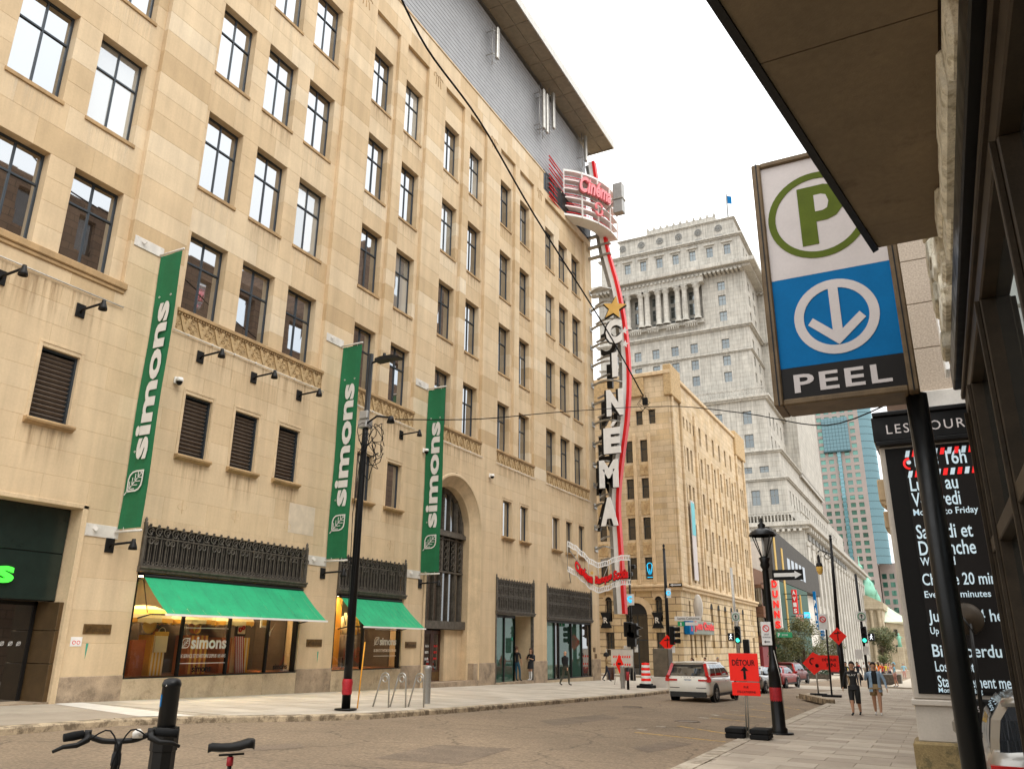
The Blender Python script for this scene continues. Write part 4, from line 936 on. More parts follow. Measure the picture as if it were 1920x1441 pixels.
# curved marquee ring at roof level
rg=thing('cinema_ring_sign','curved white ring marquee with pink script lettering high at the corner','sign',(-20,50,30))
rc=Vector((-23.2,52.2,0)); RRx,RRy=4.9,5.6
def rp(t,z,k=1.0): return Vector((rc.x+RRx*k*math.sin(t),rc.y-RRy*k*math.cos(t),z))
T0,T1=rad(33),rad(98); zz=[30.0,30.75,31.5,32.25,33.0,33.75]
for i,z in enumerate(zz):
    o=MB(); n=18; big=i in(0,5)
    for k in range(n):
        a,b_=T0+(T1-T0)*k/n,T0+(T1-T0)*(k+1)/n; w_=.16 if big else .09
        k0=.78 if i==0 else .9
        vs=[rp(a,z,k0),rp(a,z),rp(a,z+w_),rp(a,z+w_,k0),rp(b_,z,k0),rp(b_,z),rp(b_,z+w_),rp(b_,z+w_,k0)]
        o.add(vs,[(0,1,5,4),(1,2,6,5),(2,3,7,6),(3,0,4,7)])
    o.build('ring_band','white_paint',rg)
    if i<5:
        o=MB()
        for d in(.22,.4): 
            o.tube([rp(T0+(T1-T0)*k/n,z+d,.96) for k in range(n+1)],.035,5)
        o.build('neon_tube','red_paint',rg)
        e0=rp(T0,z+.1,.98); o=MB()
        for d in(0,.3): o.tube([(e0.x,e0.y,e0.z+d),(FX+.12,44.6,z+d-.05)],.045,5)
        o.build('neon_bar','red_paint',rg)
for k in range(5): a=T0+(T1-T0)*k/4; o=MB(); o.beam(rp(a,30),rp(a,33.9),.09,.09); o.build('post','white_paint',rg)
for k in (0,1,2):
    z=30.3-.9*k; o=MB(); o.beam((FX,52.2,z),(-18.6,52.0,z),.3,.16); o.build('bracket_beam','galvanised',rg)
def curvetext(par,body,t0,t1,z,h,d,m,name,bold=.03,dz=0):
    ms=text_mesh(body,bold,1.0,.25); xs=[p[0] for p in ms[0]];ys=[p[1] for p in ms[0]]; x0,x1,y0,y1=min(xs),max(xs),min(ys),max(ys); vs=[]
    for p in ms[0]:
        s=(p[0]-x0)/(x1-x0); q=rp(t0+(t1-t0)*s,z+dz*s+(p[1]-y0)/(y1-y0)*h,1.02+.0+(d*p[2])/5); vs.append(q)
    o=MB(); o.add(vs,ms[1]); o.build(name,m,par)
curvetext(rg,'Cinéma',rad(46),rad(78),32.0,1.35,.25,'neon_pink','lettering'); curvetext(rg,'Cinéma',rad(45.5),rad(77.6),31.93,1.4,.02,'louvre_slat','lettering_shadow',.05)
c=rp(rad(64),31.05,1.05); o=MB(); 
for s in(-1,1): o.ring((c.x,c.y,c.z+s*.22),.28,.10,(Vector((.6,.8,0))),Z3,10,5,0 if s>0 else math.pi,math.pi*1.25 if s>0 else math.pi*2.25)
o.build('emblem','neon_pink',rg)
fb=thing('floodlight_box','grey box floodlight projecting beside the ring marquee against the sky','light',(-17.1,50,31.6)); o=MB(); o.bbox(-17.5,-16.75,49.7,50.3,31.75,33.0,.04); o.bbox(-17.5,-16.75,49.7,50.3,30.5,31.6,.04); o.build('housing','grey_metal',fb); o=MB(); o.bbox(-17.56,-16.69,49.64,50.36,31.6,31.75,.02); o.beam((-19.0,51.5,31.7),(-17.5,50.2,31.7),.12,.12); o.build('bracket','galvanised',fb)
# wavy film-strip sign
fs=thing('film_strip_sign','wavy film strip sign with red lettering hanging at the store corner','sign',(-19,49,4)); YF=49.2
WV=[.62,.42,.05,-.38,-.58,-.42,-.15,.02,.05]
def wav(u):
    t=max(0,min(.9999,u))*8; i=int(t); f=t-i; f=f*f*(3-2*f); return WV[i]+(WV[i+1]-WV[i])*f
def fsp(u,v): return Vector((-19.95+2.6*u,46.0+4.0*u-.2*math.sin(u*4.5),4.42+wav(u)+v))
for v in(-.82,.72):
    o=MB(); n=36
    for k in range(n):
        u0,u1=k/n,(k+1)/n; um=u0+(u1-u0)*.35
        for (ua,ub,va,vb) in ((u0,u1,v,v+.07),(u0,u1,v+.27,v+.34),(u0,um,v+.07,v+.27)):
            a,b_,c_,d=fsp(ua,va),fsp(ub,va),fsp(ub,vb),fsp(ua,vb); dn=Vector((0,.05,0)); o.add([a,b_,c_,d,a+dn,b_+dn,c_+dn,d+dn],[(0,1,2,3),(7,6,5,4),(0,4,5,1),(2,6,7,3),(1,5,6,2),(3,7,4,0)])
    o.build('perforated_strip','white_paint',fs)
o=MB()
for u in(0,.17,.35,.5,.67,.83,1): o.tube([fsp(u,-.7),fsp(u,.95)],.018,5)
for u in(.5,.67): o.tube([fsp(u,-.6),fsp(u+.17,.85)],.012,5)
o.build('frame_rods','galvanised',fs)
def ftext(body,u0,u1,v,h,m,nm,d,bold,yo):
    ms=text_mesh(body,bold,1.0,.2); xs=[p[0] for p in ms[0]];ys=[p[1] for p in ms[0]]; x0,x1,y0,y1=min(xs),max(xs),min(ys),max(ys)
    o=MB(); o.add([fsp(u0+(u1-u0)*(p[0]-x0)/(x1-x0),v+(p[1]-y0)/(y1-y0)*h)+Vector((0,-yo-d*p[2],0)) for p in ms[0]],ms[1]); o.build(nm,m,fs)
for body,u0,u1 in (('Cinéma',.15,.43),('Banque',.46,.72),('Scotia',.74,.98)):
    ftext(body,u0,u1,-.42,.62,'red_paint','lettering',.05,.04,.18); ftext(body,u0-.01,u1-.005,-.46,.66,'black_metal','lettering_shadow',.14,.06,.02)
o=MB(); star(o,tuple(fsp(.43,.25)+Vector((0,-.3,0))),.16,-.04); o.build('star','gold_paint',fs)
o=MB(); o.beam((FX-.02,YF-1.4,5.5),fsp(.02,.8),.05,.05); o.beam((FX-.02,YF-1.4,3.7),fsp(.02,-.7),.05,.05); o.beam((FX-.02,YF,5.0),fsp(.05,.5),.05,.05); o.build('bracket','grey_metal',fs)
# ================================================================ NEAR RIGHT: shop wall, canopy, metro sign
mat('canopy_soffit',(.17,.125,.075),.8,var=.16,scale=1.4,bump=.25,bscale=70,stain=((.075,.052,.03),3,.6,.58)); mat('carved_white',(.74,.69,.56),.85,var=.2,scale=9,bump=1,bscale=60,stain=((.27,.21,.10),14,.6,.5))
nb=thing('shop_building','dark bronze framed shop wall with carved white stones above, right edge','building',(.9,3,gz(.9,3)))
o=MB(); o.box(.75,9,-6,8.4,-4,6.0); o.box(.46,.75,-6,8.4,2.38,6.0); o.build('wall_core','display_back',nb)  # core kept low so that open sky lights the store facade
o=MB(); o.bbox(.42,.62,-6,8.45,2.36,2.58,.012); o.build('steel_ledge','black_paint',nb)
o=MB(); o.bbox(.50,.64,-6,8.40,2.10,2.36,.01); o.build('header','bronze_frame',nb)
o=MB(); o.bbox(.47,.60,-6,8.38,2.24,2.30,.01); o.build('header_trim','bronze_frame',nb)
for k,y in enumerate((1.6,3.6,5.5,7.4,8.34)):
    o=MB(); o.bbox(.50,.64,y-.05,y+.05,-2.3,2.10,.008); o.bbox(.47,.50,y-.02,y+.02,-2.3,2.10,.004); o.build('mullion','bronze_frame',nb)
    o=MB(); o.bbox(.66,.72,y-.03,y+.03,-2.3,2.10,.008); o.build('inner_mullion','bronze_frame',nb)
for a,b_ in ((1.65,3.55),(3.65,5.45),(5.55,7.35),(7.45,8.29),(-6,1.55)):
    for z0,z1 in ((-1.7,.80),(.92,2.10)):
        o=MB(); o.quad((.585,b_,z0),(.585,a,z0),(.585,a,z1),(.585,b_,z1)); o.build('pane','near_glass',nb)
    o=MB(); o.bbox(.50,.64,a,b_,.80,.92,.008); o.build('transom','bronze_frame',nb)
o=MB(); o.box(.49,.65,-6,8.4,-2.3,-1.7); o.build('stall_riser','bronze_frame',nb)
ry=random.Random(11); y=-1.0
while y<8.4:
    L=ry.uniform(.28,.62); z=2.60
    while z<4.6:
        h=ry.uniform(.14,.30); pr=ry.choice((.0,.03,.06,.085)); o=MB()
        y0,y1=y+ry.uniform(-.05,.05),min(y+L+ry.uniform(-.05,.05),8.42)
        zt=min(z+h,4.6)
        if y0<6.2 and zt>3.0: zt=2.995
        o.bbox(.375+.075-pr,.50,y0,y1-.01,z,zt-.008,.022)
        if zt-z>.05: o.build('rusticated_stone','carved_white',nb)
        if y0<6.2 and z+h>3.0: break
        z+=h
    y+=L
o=MB(); o.bbox(.455,.50,-1,8.4,2.585,4.62,.01); o.build('stone_backing','sandstone_dark',nb)
ca=thing('canopy','brown flat canopy soffit overhead cutting across the top right','canopy',(0,3,3.0))
ex=lambda y:-.06+(y-6.32)*.1667
for ya,yb in ((-3,1.0),(1.01,3.76),(3.77,5.93),(5.94,6.33)):
    o=MB(); q=[(ex(ya)+.03,ya),(.40,ya),(.40,yb),(ex(yb)+.03,yb)]; o.prism(q,(0,0,3.0+(.004 if yb>6 else 0)),X3,Y3,(0,0,.03)); o.build('soffit_board','canopy_soffit',ca)
o=MB(); q=[(ex(-3),-3),(.42,-3),(.42,6.36),(ex(6.36),6.36)]; o.prism(q,(0,0,3.032),X3,Y3,(0,0,.26)); o.build('deck','bronze_frame',ca)
o=MB(); o.prism([(ex(-3)-.015,-3),(ex(-3)+.028,-3),(ex(6.33)+.028,6.33),(ex(6.33)-.015,6.37)],(0,0,2.985),X3,Y3,(0,0,.32)); o.build('edge_trim','black_metal',ca)
# ---- metro / parking sign
mat('sign_white',(.54,.49,.475),.6,var=.06,scale=3); mat('sign_green',(.085,.115,.008),.6,spec=.15,var=.12,scale=4); mat('sign_blue',(.001,.125,.33),.65,var=.08,scale=3,spec=.12,stain=((.01,.03,.08),30,.6,.68)); mat('sign_dark',(.009,.007,.006),.5,var=.1,spec=.2)
sg=thing('metro_sign','tall box sign with green ringed P over blue ringed arrow and PEEL','sign',(-.45,7.4,2.1)); YS=7.4
zt_=atY(1410,310,YS).z; xb0=atY(1452,765,YS).x; xb1=atY(1725,728,YS).x; zb_=atY(1590,746,YS).z
o=MB(); o.box(xb0+.01,xb1-.01,YS+.05,YS+.42,zb_+.01,zt_-.01); o.build('cabinet','sign_bronze',sg)
o=MB()
for a,b_,c,d in ((xb0,xb0+.085,zb_,zt_),(xb1-.085,xb1,zb_,zt_),(xb0+.085,xb1-.085,zb_,zb_+.06),(xb0+.085,xb1-.085,zt_-.06,zt_)):
    o.bbox(a,b_,YS,YS+.44,c,d,.012)
o.build('frame','sign_bronze',sg)
o=MB()
for a in(xb0+.04,xb1-.05): o.box(a,a+.012,YS-.004,YS,zb_,zt_)
o.build('frame_groove','black_metal',sg)
z1_=atY(1560,505,YS).z; z2_=atY(1570,676,YS).z; xi0,xi1=xb0+.085,xb1-.085; yf=YS+.03
for nm,za,zb2,m in (('white_panel',z1_,zt_-.06,'sign_white'),('blue_panel',z2_,z1_,'sign_blue'),('black_panel',zb_+.06,z2_,'sign_dark')):
    o=MB(); o.box(xi0,xi1,yf,yf+.02,za+.001,zb2-.001); o.build(nm,m,sg)
c=atY(1532,399,YS); ru=(atY(1532,318,YS).z-atY(1532,480,YS).z)/2
o=MB(); o.annulus((c.x,yf-.006,c.z),X3,Z3,ru*.855,ru,(0,.006,0),48); o.build('green_ring','sign_green',sg)
o=MB(); ph=ru*1.36; o.prism([(0,0),(.33,0),(.33,.38),(.55,.38),(.74,.43),(.88,.55),(.92,.70),(.88,.85),(.74,.96),(.55,1.0),(0,1.0)][:],(c.x-.36*ru,yf-.006,c.z-ph/2),X3*ph*.72,Z3*ph,(0,.006,0)); o.build('letter_p','sign_green',sg)
o=MB(); o.prism([(0,0),(.22,0),(.36,.03),(.42,.15),(.36,.27),(.22,.30),(0,.30)],(c.x-.36*ru+.33*ph*.72,yf-.008,c.z-ph/2+.55*ph),X3*ph*.72*.68,Z3*ph*.95,(0,.002,0)); o.build('letter_p_counter','sign_white',sg)
c=atY(1567,590,YS); ru=(atY(1567,519,YS).z-atY(1567,660,YS).z)/2
o=MB(); o.annulus((c.x,yf-.006,c.z),X3,Z3,ru*.77,ru,(0,.006,0),48)
a_=ru*.115; o.prism([(-a_,-.58*ru),(a_,-.58*ru),(a_,.85*ru),(-a_,.85*ru)],(c.x,yf-.0062,c.z),X3,Z3,(0,.006,0))
o.prism([(0,-.76*ru),(.68*ru,-.14*ru),(.55*ru,.03*ru),(0,-.46*ru)],(c.x,yf-.0064,c.z),X3,Z3,(0,.006,0)); o.prism([(0,-.76*ru),(0,-.46*ru),(-.55*ru,.03*ru),(-.68*ru,-.14*ru)],(c.x,yf-.0066,c.z),X3,Z3,(0,.006,0))
o.build('arrow_emblem','sign_white',sg)
p0=atY(1490,735,YS); p1=atY(1674,711,YS); o=MB(); o.text('PEEL',(p0.x,yf-.001,(p0.z+p1.z)/2-.005),X3,Z3,w=p1.x-p0.x,h=.175,d=.006,bold=.02,spacing=1.15); o.build('lettering','sign_white',sg)
o=MB(); o.tube([(.085,7.62,gz(.085,7.6)-.05),(.085,7.62,zb_+.02)],.088,18); o.build('pole','black_paint',sg)
o=MB(); o.bbox(-.12,.29,7.42,7.82,gz(.1,7.6)-.1,gz(.1,7.6)+.03,.01); o.build('base_plate','black_metal',sg)
# ---- shopping centre pylon with LED tariff board
mat('led_black',(.005,.0045,.004),.6,var=.1,scale=20,spec=.15); mat('led_white',(.50,.62,.68),.5,var=.05,emit=.3); mat('pylon_beige',(.42,.37,.31),.6,var=.1); mat('led_red',(.8,.01,.01),.5,var=.05,emit=.5); mat('mossy_concrete',(.21,.15,.065),.9,var=.35,scale=5,bump=.8,bscale=40,stain=((.05,.045,.02),5,.7,.52)); mat('granite_pink',(.36,.29,.22),.6,var=.3,scale=40,bump=.2)
py=thing('tariff_pylon','tall dark pylon with lit white tariff text under a LES COURS header','sign',(.3,12,gz(.3,12))); YL=12.0
o=MB(); o.bbox(-.43,1.35,YL,YL+.5,-.63,2.66,.02); o.build('cabinet','pylon_beige',py)
o=MB(); o.box(-.36,1.3,YL-.02,YL+.001,-.56,2.62); o.build('dark_surround','led_black',py)
o=MB(); o.bbox(-.48,1.5,YL-.06,YL+.55,2.72,3.08,.015); o.bbox(-.46,1.5,YL-.1,YL+.55,3.08,3.14,.01); o.bbox(-.46,1.5,YL-.1,YL+.55,2.66,2.72,.01); o.build('header','black_paint',py)
o=MB(); o.text('LES COURS',(-.30,YL-.061,2.82),X3,Z3,w=1.06,h=.13,d=.004,spacing=1.25); o.build('header_lettering','sign_white',py)
o=MB(); o.bbox(-.46,1.3,YL-.04,YL+.52,-.70,-.63,.01); o.build('ledge','pylon_beige',py)
o=MB(); o.bbox(-.43,1.3,YL,YL+.5,-1.12,-.70,.01); o.build('pale_base','pylon_beige',py)
o=MB(); o.bbox(-.50,1.3,YL-.08,YL+.6,-2.3,-1.12,.03); o.build('concrete_base','mossy_concrete',py)
o=MB(); o.box(-.14,1.3,YL-.026,YL-.019,-.52,2.52); o.build('led_screen','sign_dark',py)
LX=-.08
def led(body,px0,px1,py0,h,m='led_white',fw=None):
    a=atY(px0,py0,YL-.03); b_=atY(px1,py0,YL-.03); o=MB(); o.text(body,(a.x,YL-.027,a.z),X3,Z3,w=(b_.x-a.x)*1.04,h=h*1.25,d=.004,bold=.012); o.build('tariff_text',m,py)
for a in (('Dès 16h',1716,1811,875,.155),('Lundi au',1708,1795,921,.15),('Vendredi',1712,1800,950,.15),('Monday to Friday',1714,1832,970,.09),('Samedi et',1720,1822,1010,.15),('Dimanche',1725,1828,1041,.15),('Weekend',1727,1790,1060,.085),('Chaque 20 minutes',1732,1905,1104,.16),('Every 20 minutes',1735,1855,1124,.09),("Jusqu'à 24 heures",1743,1925,1172,.16),('Up to 24 hours',1746,1830,1192,.09),('Billet perdu',1751,1876,1238,.16),('Lost ticket',1755,1826,1258,.10),('Stationnement mensuel',1760,1930,1287,.11),('Monthly parking',1761,1840,1300,.06)): led(*a)
o=MB(); c=atY(1704,867,YL); o.annulus((c.x,YL-.031,c.z),X3,Z3,.001,.03,(0,.004,0),14); o.build('tariff_text','led_white',py)
for zr in (atY(1760,847,YL).z,atY(1760,886,YL).z):
    for k in range(16):
        o=MB(); x=-.12+.085*k; o.prism([(0,0),(.05,0),(.075,.09),(.025,.09)],(x,YL-.031,zr-.04),X3,Z3,(0,.004,0)); o.build('screen_stripe','led_red' if k%2 else 'led_white',py)
o=MB(); o.ring((-.07,YL-.03,atY(1700,870,YL).z),.07,.02,X3,Z3,10,4,1.6,4.7); o.build('screen_mark','led_red',py)
# ---- convex mirror and black parking board by the garage mouth
mi=thing('convex_mirror','round convex traffic mirror seen from behind on a thin black post','mirror',(.45,11.75,-.6)); c=atY(1812,1160,11.75); q_=11.75
o=MB(); o.lathe([(.001,-.07),(.06,-.062),(.135,-.022),(.185,.0),(.198,.02),(.185,.03),(.001,.03)],(c.x,q_,c.z),24,'y'); o.build('mirror_shell','bronze_frame',mi)
o=MB(); e_=atY(1836,1306,q_); o.tube([(e_.x,q_+.02,e_.z-.3),(c.x+.03,q_-.04,c.z-.02)],.024,8); o.tube([(c.x-.04,q_-.07,c.z+.02),(c.x+.05,q_-.04,c.z-.16)],.014,6); o.build('post','black_metal',mi)
pb=thing('parking_board','black board lettered STATIONNEMENT PARKING beside the silver car','sign',(.8,11.8,gz(.8,11.8))); e_=atY(1824,1310,11.8)
o=MB(); o.bbox(e_.x,1.6,11.8,11.9,gz(.8,11.8)-.05,e_.z,.02); o.build('board','sign_black',pb)
a=atY(1833,1334,11.79); b_=atY(1928,1334,11.79); o=MB(); o.text('STATIONNEMENT',(a.x,11.796,a.z),X3,Z3,w=b_.x-a.x,h=.066,d=.003,bold=.02); a=atY(1853,1346,11.79); b_=atY(1905,1346,11.79); o.text('PARKING',(a.x,11.796,a.z),X3,Z3,w=b_.x-a.x,h=.06,d=.003,bold=.02); o.build('lettering','sign_white',pb)
a=atY(1846,1374,11.79); o=MB(); o.box(a.x,a.x+.27,11.785,11.799,a.z-.09,a.z+.0); o.build('notice','off_white',pb)
o=MB(); a=atY(1818,1330,11.7); o.bbox(a.x-.02,a.x+.025,11.7,11.75,a.z-.1,a.z+.06,.005); tag(o.build('reflector_marker','paint_yellow'),'small yellow marker beside the black parking board','marker')
# ================================================================ RIGHT-HAND BUILDING (shopping centre)
def grid_plane(kind, c0):
    if kind=='X+': return lambda u,v,d:(c0-d,u,v)
    if kind=='X-': return lambda u,v,d:(c0+d,u,v)
    if kind=='Y-': return lambda u,v,d:(u,c0+d,v)
def punch(mb, P, u0,u1,v0,v1, opens, dep):
    us=sorted({u0,u1,*[q for a in opens for q in a[:2] if u0<q<u1]}); vs=sorted({v0,v1,*[q for a in opens for q in a[2:4] if v0<q<v1]})
    for i in range(len(us)-1):
        j=0
        while j<len(vs)-1:
            cu=(us[i]+us[i+1])/2
            ins=lambda jj:any(a[0]<cu<a[1] and a[2]<(vs[jj]+vs[jj+1])/2<a[3] for a in opens)
            if ins(j): j+=1; continue
            k=j
            while k+1<len(vs)-1 and not ins(k+1): k+=1
            mb.add([P(us[i],vs[j],0),P(us[i+1],vs[j],0),P(us[i+1],vs[k+1],0),P(us[i],vs[k+1],0)],[(0,1,2,3)]); j=k+1
    for a,b_,c_,d_ in [q[:4] for q in opens]:
        r0=[P(a,c_,0),P(b_,c_,0),P(b_,d_,0),P(a,d_,0)]; r1=[P(a,c_,dep),P(b_,c_,dep),P(b_,d_,dep),P(a,d_,dep)]
        mb.add(r0+r1,[(0,1,5,4),(1,2,6,5),(2,3,7,6),(3,0,4,7)])
def pane(par, P, a,b_,c_,d_, dep, m, frame=None, bars=1, fm='window_frame', cross=True, t=.05):
    o=MB(); o.add([P(a,c_,dep),P(b_,c_,dep),P(b_,d_,dep),P(a,d_,dep)],[(0,1,2,3)])
    w_=o.build('window',m,par)
    if frame:
        o=MB()
        def bar(u0,u1,v0,v1):
            q=[P(u0,v0,dep-.04),P(u1,v0,dep-.04),P(u1,v1,dep-.04),P(u0,v1,dep-.04)]; k=[P(u0,v0,dep),P(u1,v0,dep),P(u1,v1,dep),P(u0,v1,dep)]
            o.add(q+k,[(0,1,2,3),(0,4,5,1),(1,5,6,2),(2,6,7,3),(3,7,4,0)])
        bar(a,a+t,c_,d_); bar(b_-t,b_,c_,d_); bar(a+t,b_-t,c_,c_+t); bar(a+t,b_-t,d_-t,d_)
        for k in range(1,bars+1): u=a+(b_-a)*k/(bars+1); bar(u-t/2,u+t/2,c_+t,d_-t)
        if cross: v=c_+(d_-c_)*.6; bar(a+t,b_-t,v-t/2,v+t/2)
        o.build('frame',fm,w_)
    return w_
def stonemat(name, c1, c2, mort, bw, bh, var=.15, ms=.02, streak=.12, rough=.85):
    m=mat(name,c1,rough,var=var,scale=.5,streak=streak); t=m.node_tree; N=t.nodes; L=t.links
    b=N['Principled BSDF']; prev=b.inputs['Base Color'].links[0].from_socket
    co=N.new('ShaderNodeTexCoord'); sx=N.new('ShaderNodeSeparateXYZ'); ad=N.new('ShaderNodeMath'); cb=N.new('ShaderNodeCombineXYZ')
    L.new(co.outputs['Object'],sx.inputs[0]); L.new(sx.outputs[0],ad.inputs[0]); L.new(sx.outputs[1],ad.inputs[1]); L.new(ad.outputs[0],cb.inputs[0]); L.new(sx.outputs[2],cb.inputs[1])
    br=N.new('ShaderNodeTexBrick'); br.inputs['Color1'].default_value=(1,1,1,1); br.inputs['Color2'].default_value=(*[a/b_ for a,b_ in zip(c2,c1)],1); br.inputs['Mortar'].default_value=(*[a/b_ for a,b_ in zip(mort,c1)],1)
    br.inputs['Scale'].default_value=1; br.inputs['Brick Width'].default_value=bw; br.inputs['Row Height'].default_value=bh; br.inputs['Mortar Size'].default_value=ms; br.inputs['Mortar Smooth'].default_value=.1; br.inputs['Bias'].default_value=-.35
    L.new(cb.outputs[0],br.inputs['Vector'])
    mx=N.new('ShaderNodeMix'); mx.data_type='RGBA'; mx.blend_type='MULTIPLY'; mx.inputs[0].default_value=1; L.new(prev,mx.inputs[6]); L.new(br.outputs[0],mx.inputs[7]); L.new(mx.outputs[2],b.inputs['Base Color'])
    return m
stonemat('brown_masonry',(.20,.13,.09),(.13,.085,.06),(.08,.06,.045),1.2,.45)
stonemat('bank_stone',(.58,.45,.29),(.47,.33,.165),(.43,.325,.20),1.3,.55,ms=.03)
stonemat('bank_rustic',(.58,.45,.28),(.46,.31,.13),(.20,.14,.08),1.5,.62,ms=.04)
stonemat('sun_stone',(.44,.415,.365),(.41,.38,.33),(.32,.30,.26),2.4,1.1,streak=.32,ms=.05)
mat('sun_plain',(.47,.445,.395),.85,var=.15,scale=.4,streak=.3)
stonemat('church_stone',(.44,.37,.26),(.40,.33,.22),(.3,.24,.16),1.5,.7)
mc=thing('shopping_centre','brown masonry shopping centre behind the tariff pylon on the right','building',(.3,30,gz(.3,30)))
Pm=grid_plane('X-',-.3); ops=[(15+3.1*k,16.7+3.1*k,z,z+2.3) for k in range(11) for z in (5,9.2,13.4,17.6,21.4)]
o=MB(); punch(o,Pm,14,50,-3,24.6,ops,.35); o.box(.05,20,14.02,50,-4,24.6); o.add([(-.3,14,-3),(.1,14,-3),(.1,14,24.6),(-.3,14,24.6)],[(0,1,2,3)]); o.build('facade','brown_masonry',mc)
for a in ops: pane(mc,Pm,*a,.3,'dark_glass')
Pm=grid_plane('X-',.4); ops=[(53.5+3.6*k,55.5+3.6*k,z,z+2.4) for k in range(4) for z in (8,13,18,23,28,32)]
o=MB(); punch(o,Pm,51,68,-4,35,ops,.35); o.box(.78,20,51,68,-4,35); o.box(1.2,20,61,68,35,40); o.build('unseen_tower_block','brown_masonry',mc)  # unseen stand-in block, sized for its dark reflection in the store windows
for a in ops: pane(mc,Pm,*a,.3,'dark_glass')
for k in range(9):
    z=3.62+.74*k; o=MB(); o.bbox(.16,.95,13.0,13.9,z+.004,z+.736,.008); o.build('granite_panel','granite_pink',mc)
o=MB(); o.bbox(.10,1.2,12.8,13.9,2.9,3.62,.01); o.build('white_panel','off_white',mc)
o=MB(); o.bbox(.16,1.2,13.0,13.9,-3,2.9,.01); o.build('pier','granite_pink',mc)
c=atY(1757,460,12.6); o=MB(); o.bbox(.56,.62,12.3,12.7,3.75,5.5,.01); pn=o.build('projecting_panel','white_paint',mc)
for y,z0,z1,x0 in ((30.0,atY(1650,952,30).z,atY(1650,898,30).z,atY(1647,925,30).x),(31.6,atY(1660,1003,31.6).z,atY(1660,958,31.6).z,atY(1658,975,31.6).x)):
    o=MB(); o.bbox(x0,-.28,y,y+1.4,z0+.25,z1,.03); o.prism([(x0+.15,.1),(-.28,-.1),(-.28,.25),(x0+.02,.25)],(0,y+.05,z0),X3,Z3,(0,1.3,0)); o.build('stone_balcony','sandstone_plain',mc)

# ================================================================ BANK BUILDING across the side street
BY=72.7; bk=thing('corner_bank_building','tan stone corner building with pharmacy sign and rusticated arched base','building',(-24,78,gz(-24,78)))
PF=grid_plane('Y-',BY); PS=grid_plane('X+',FX)
fo=[]; rows=[(16.82,19.0),(13.28,15.23),(9.4,11.46),(5.75,7.74)]
for x in (-28.1,-26.7,-25.2,-23.68): fo+= [(x,x+.75,a,b_) for a,b_ in rows]
at=[(x,x+.68,20.52,21.97) for x in (-27.9,-26.6,-25.3,-23.98,-22.68)]
lo=[(-27.7,-27.05,2.0,3.9),(-22.85,-22.2,2.0,3.9),(-27.75,-26.9,-1.0,1.05),(-22.9,-22.05,-1.0,1.05),(-25.75,-23.65,-2.9,2.6)]
o=MB(); punch(o,PF,-60,FX,5.2,25.6,fo+at,.35)
so2=[(83.4+2.95*k,84.25+2.95*k,a,b_) for k in range(6) for a,b_ in ((20.5,22.5),(16.85,19.05),(13.05,15.25),(9.3,11.6),(5.7,7.8))]
tr=[(y,y+.75,a,b_) for y in (76.7,78.0,79.4,102.1,103.2,104.3) for a,b_ in ((16.7,19.15),(13.1,15.3),(9.3,11.5),(5.7,7.8))]
tt=[(76.0+1.25*k,76.5+1.25*k,21.0,22.2) for k in range(5)]+[(102.0+.9*k,102.4+.9*k,21.0,22.2) for k in range(4)]
punch(o,PS,BY,106.6,5.2,25.6,so2+tr+tt,.35); o.box(-59.8,FX-.5,BY+.5,106.6,-4,25.5); o.build('upper_wall','bank_stone',bk)
o=MB(); punch(o,PF,-60,FX+.06,-3,5.0,lo,.4)
PS2=grid_plane('X+',FX+.06); sa=[(83.2+2.98*k,84.3+2.98*k,-.3,3.5) for k in range(6)]; sm=[(75.2,75.8,2.0,3.9),(77.6,78.2,2.0,3.9),(79.2,79.8,2.0,3.9),(75.0,75.7,-1.1,.9),(76.4,77.1,-1.1,.9),(78.6,79.3,-1.1,.9),(80.0,80.7,-1.1,.9),(103,103.4,2.4,4.2),(104,104.4,2.4,4.2),(103.2,104.4,-2.5,0.9)]
punch(o,PS2,BY,106.7,-4,5.0,sa+sm,.4); o.build('rusticated_base','bank_rustic',bk)
for q in fo+at: pane(bk,PF,*q,.3,'bank_glass',frame=1,bars=0,t=.07)
for q in lo: pane(bk,PF,*q,.36,'bank_glass',frame=1,bars=1,t=.07)
for q in so2+tr+tt: pane(bk,PS,*q,.3,'bank_glass')
for q in sa+sm: pane(bk,PS2,*q,.36,'bank_glass')
for q in lo[:2]+[lo[4]]:
    r=(q[1]-q[0])/2; cx=(q[0]+q[1])/2; o=MB(); o.annulus((cx,BY-.01,q[3]-.0),X3,Z3,.01,r,(0,.3,0),14,0,math.pi); o.build('arch_window','dark_void',bk); o=MB(); o.annulus((cx,BY-.1,q[3]),X3,Z3,r,r+(.55 if r>.6 else .22),(0,.12,0),18,0,math.pi); o.build('arch_ring','sandstone_plain',bk)
for q in sa:
    r=(q[1]-q[0])/2; cy=(q[0]+q[1])/2; o=MB(); o.annulus((FX+.055,cy,q[3]),Y3,Z3,.01,r,(.012,0,0),12,0,math.pi); o.build('arch_window','dark_void',bk)
for x in (-28.1,-26.7,-25.2,-23.68):
    for (a,b_),(c_,d_) in zip(rows[1:],rows): 
        o=MB(); o.bbox(x-.1,x+.85,BY-.06,BY+.1,b_+.25,a+(c_-a)-.25,.03); sp_=o.build('spandrel_panel','carved_stone',bk)
        o=MB(); zc=(b_+c_)/2; o.prism([(-.22,.3),(-.1,.3),(0,.0),(.1,.3),(.22,.3),(0,-.35)],(x+.37,BY-.1,zc),X3,Z3,(0,.05,0)); o.build('chevron','sandstone_dark',sp_)
for x in (-26.0,-24.25,-22.75): o=MB(); o.bbox(x-.16,x+.16,BY-.18,BY+.1,5.3,19.6,.05); o.build('pilaster','sandstone_plain',bk)
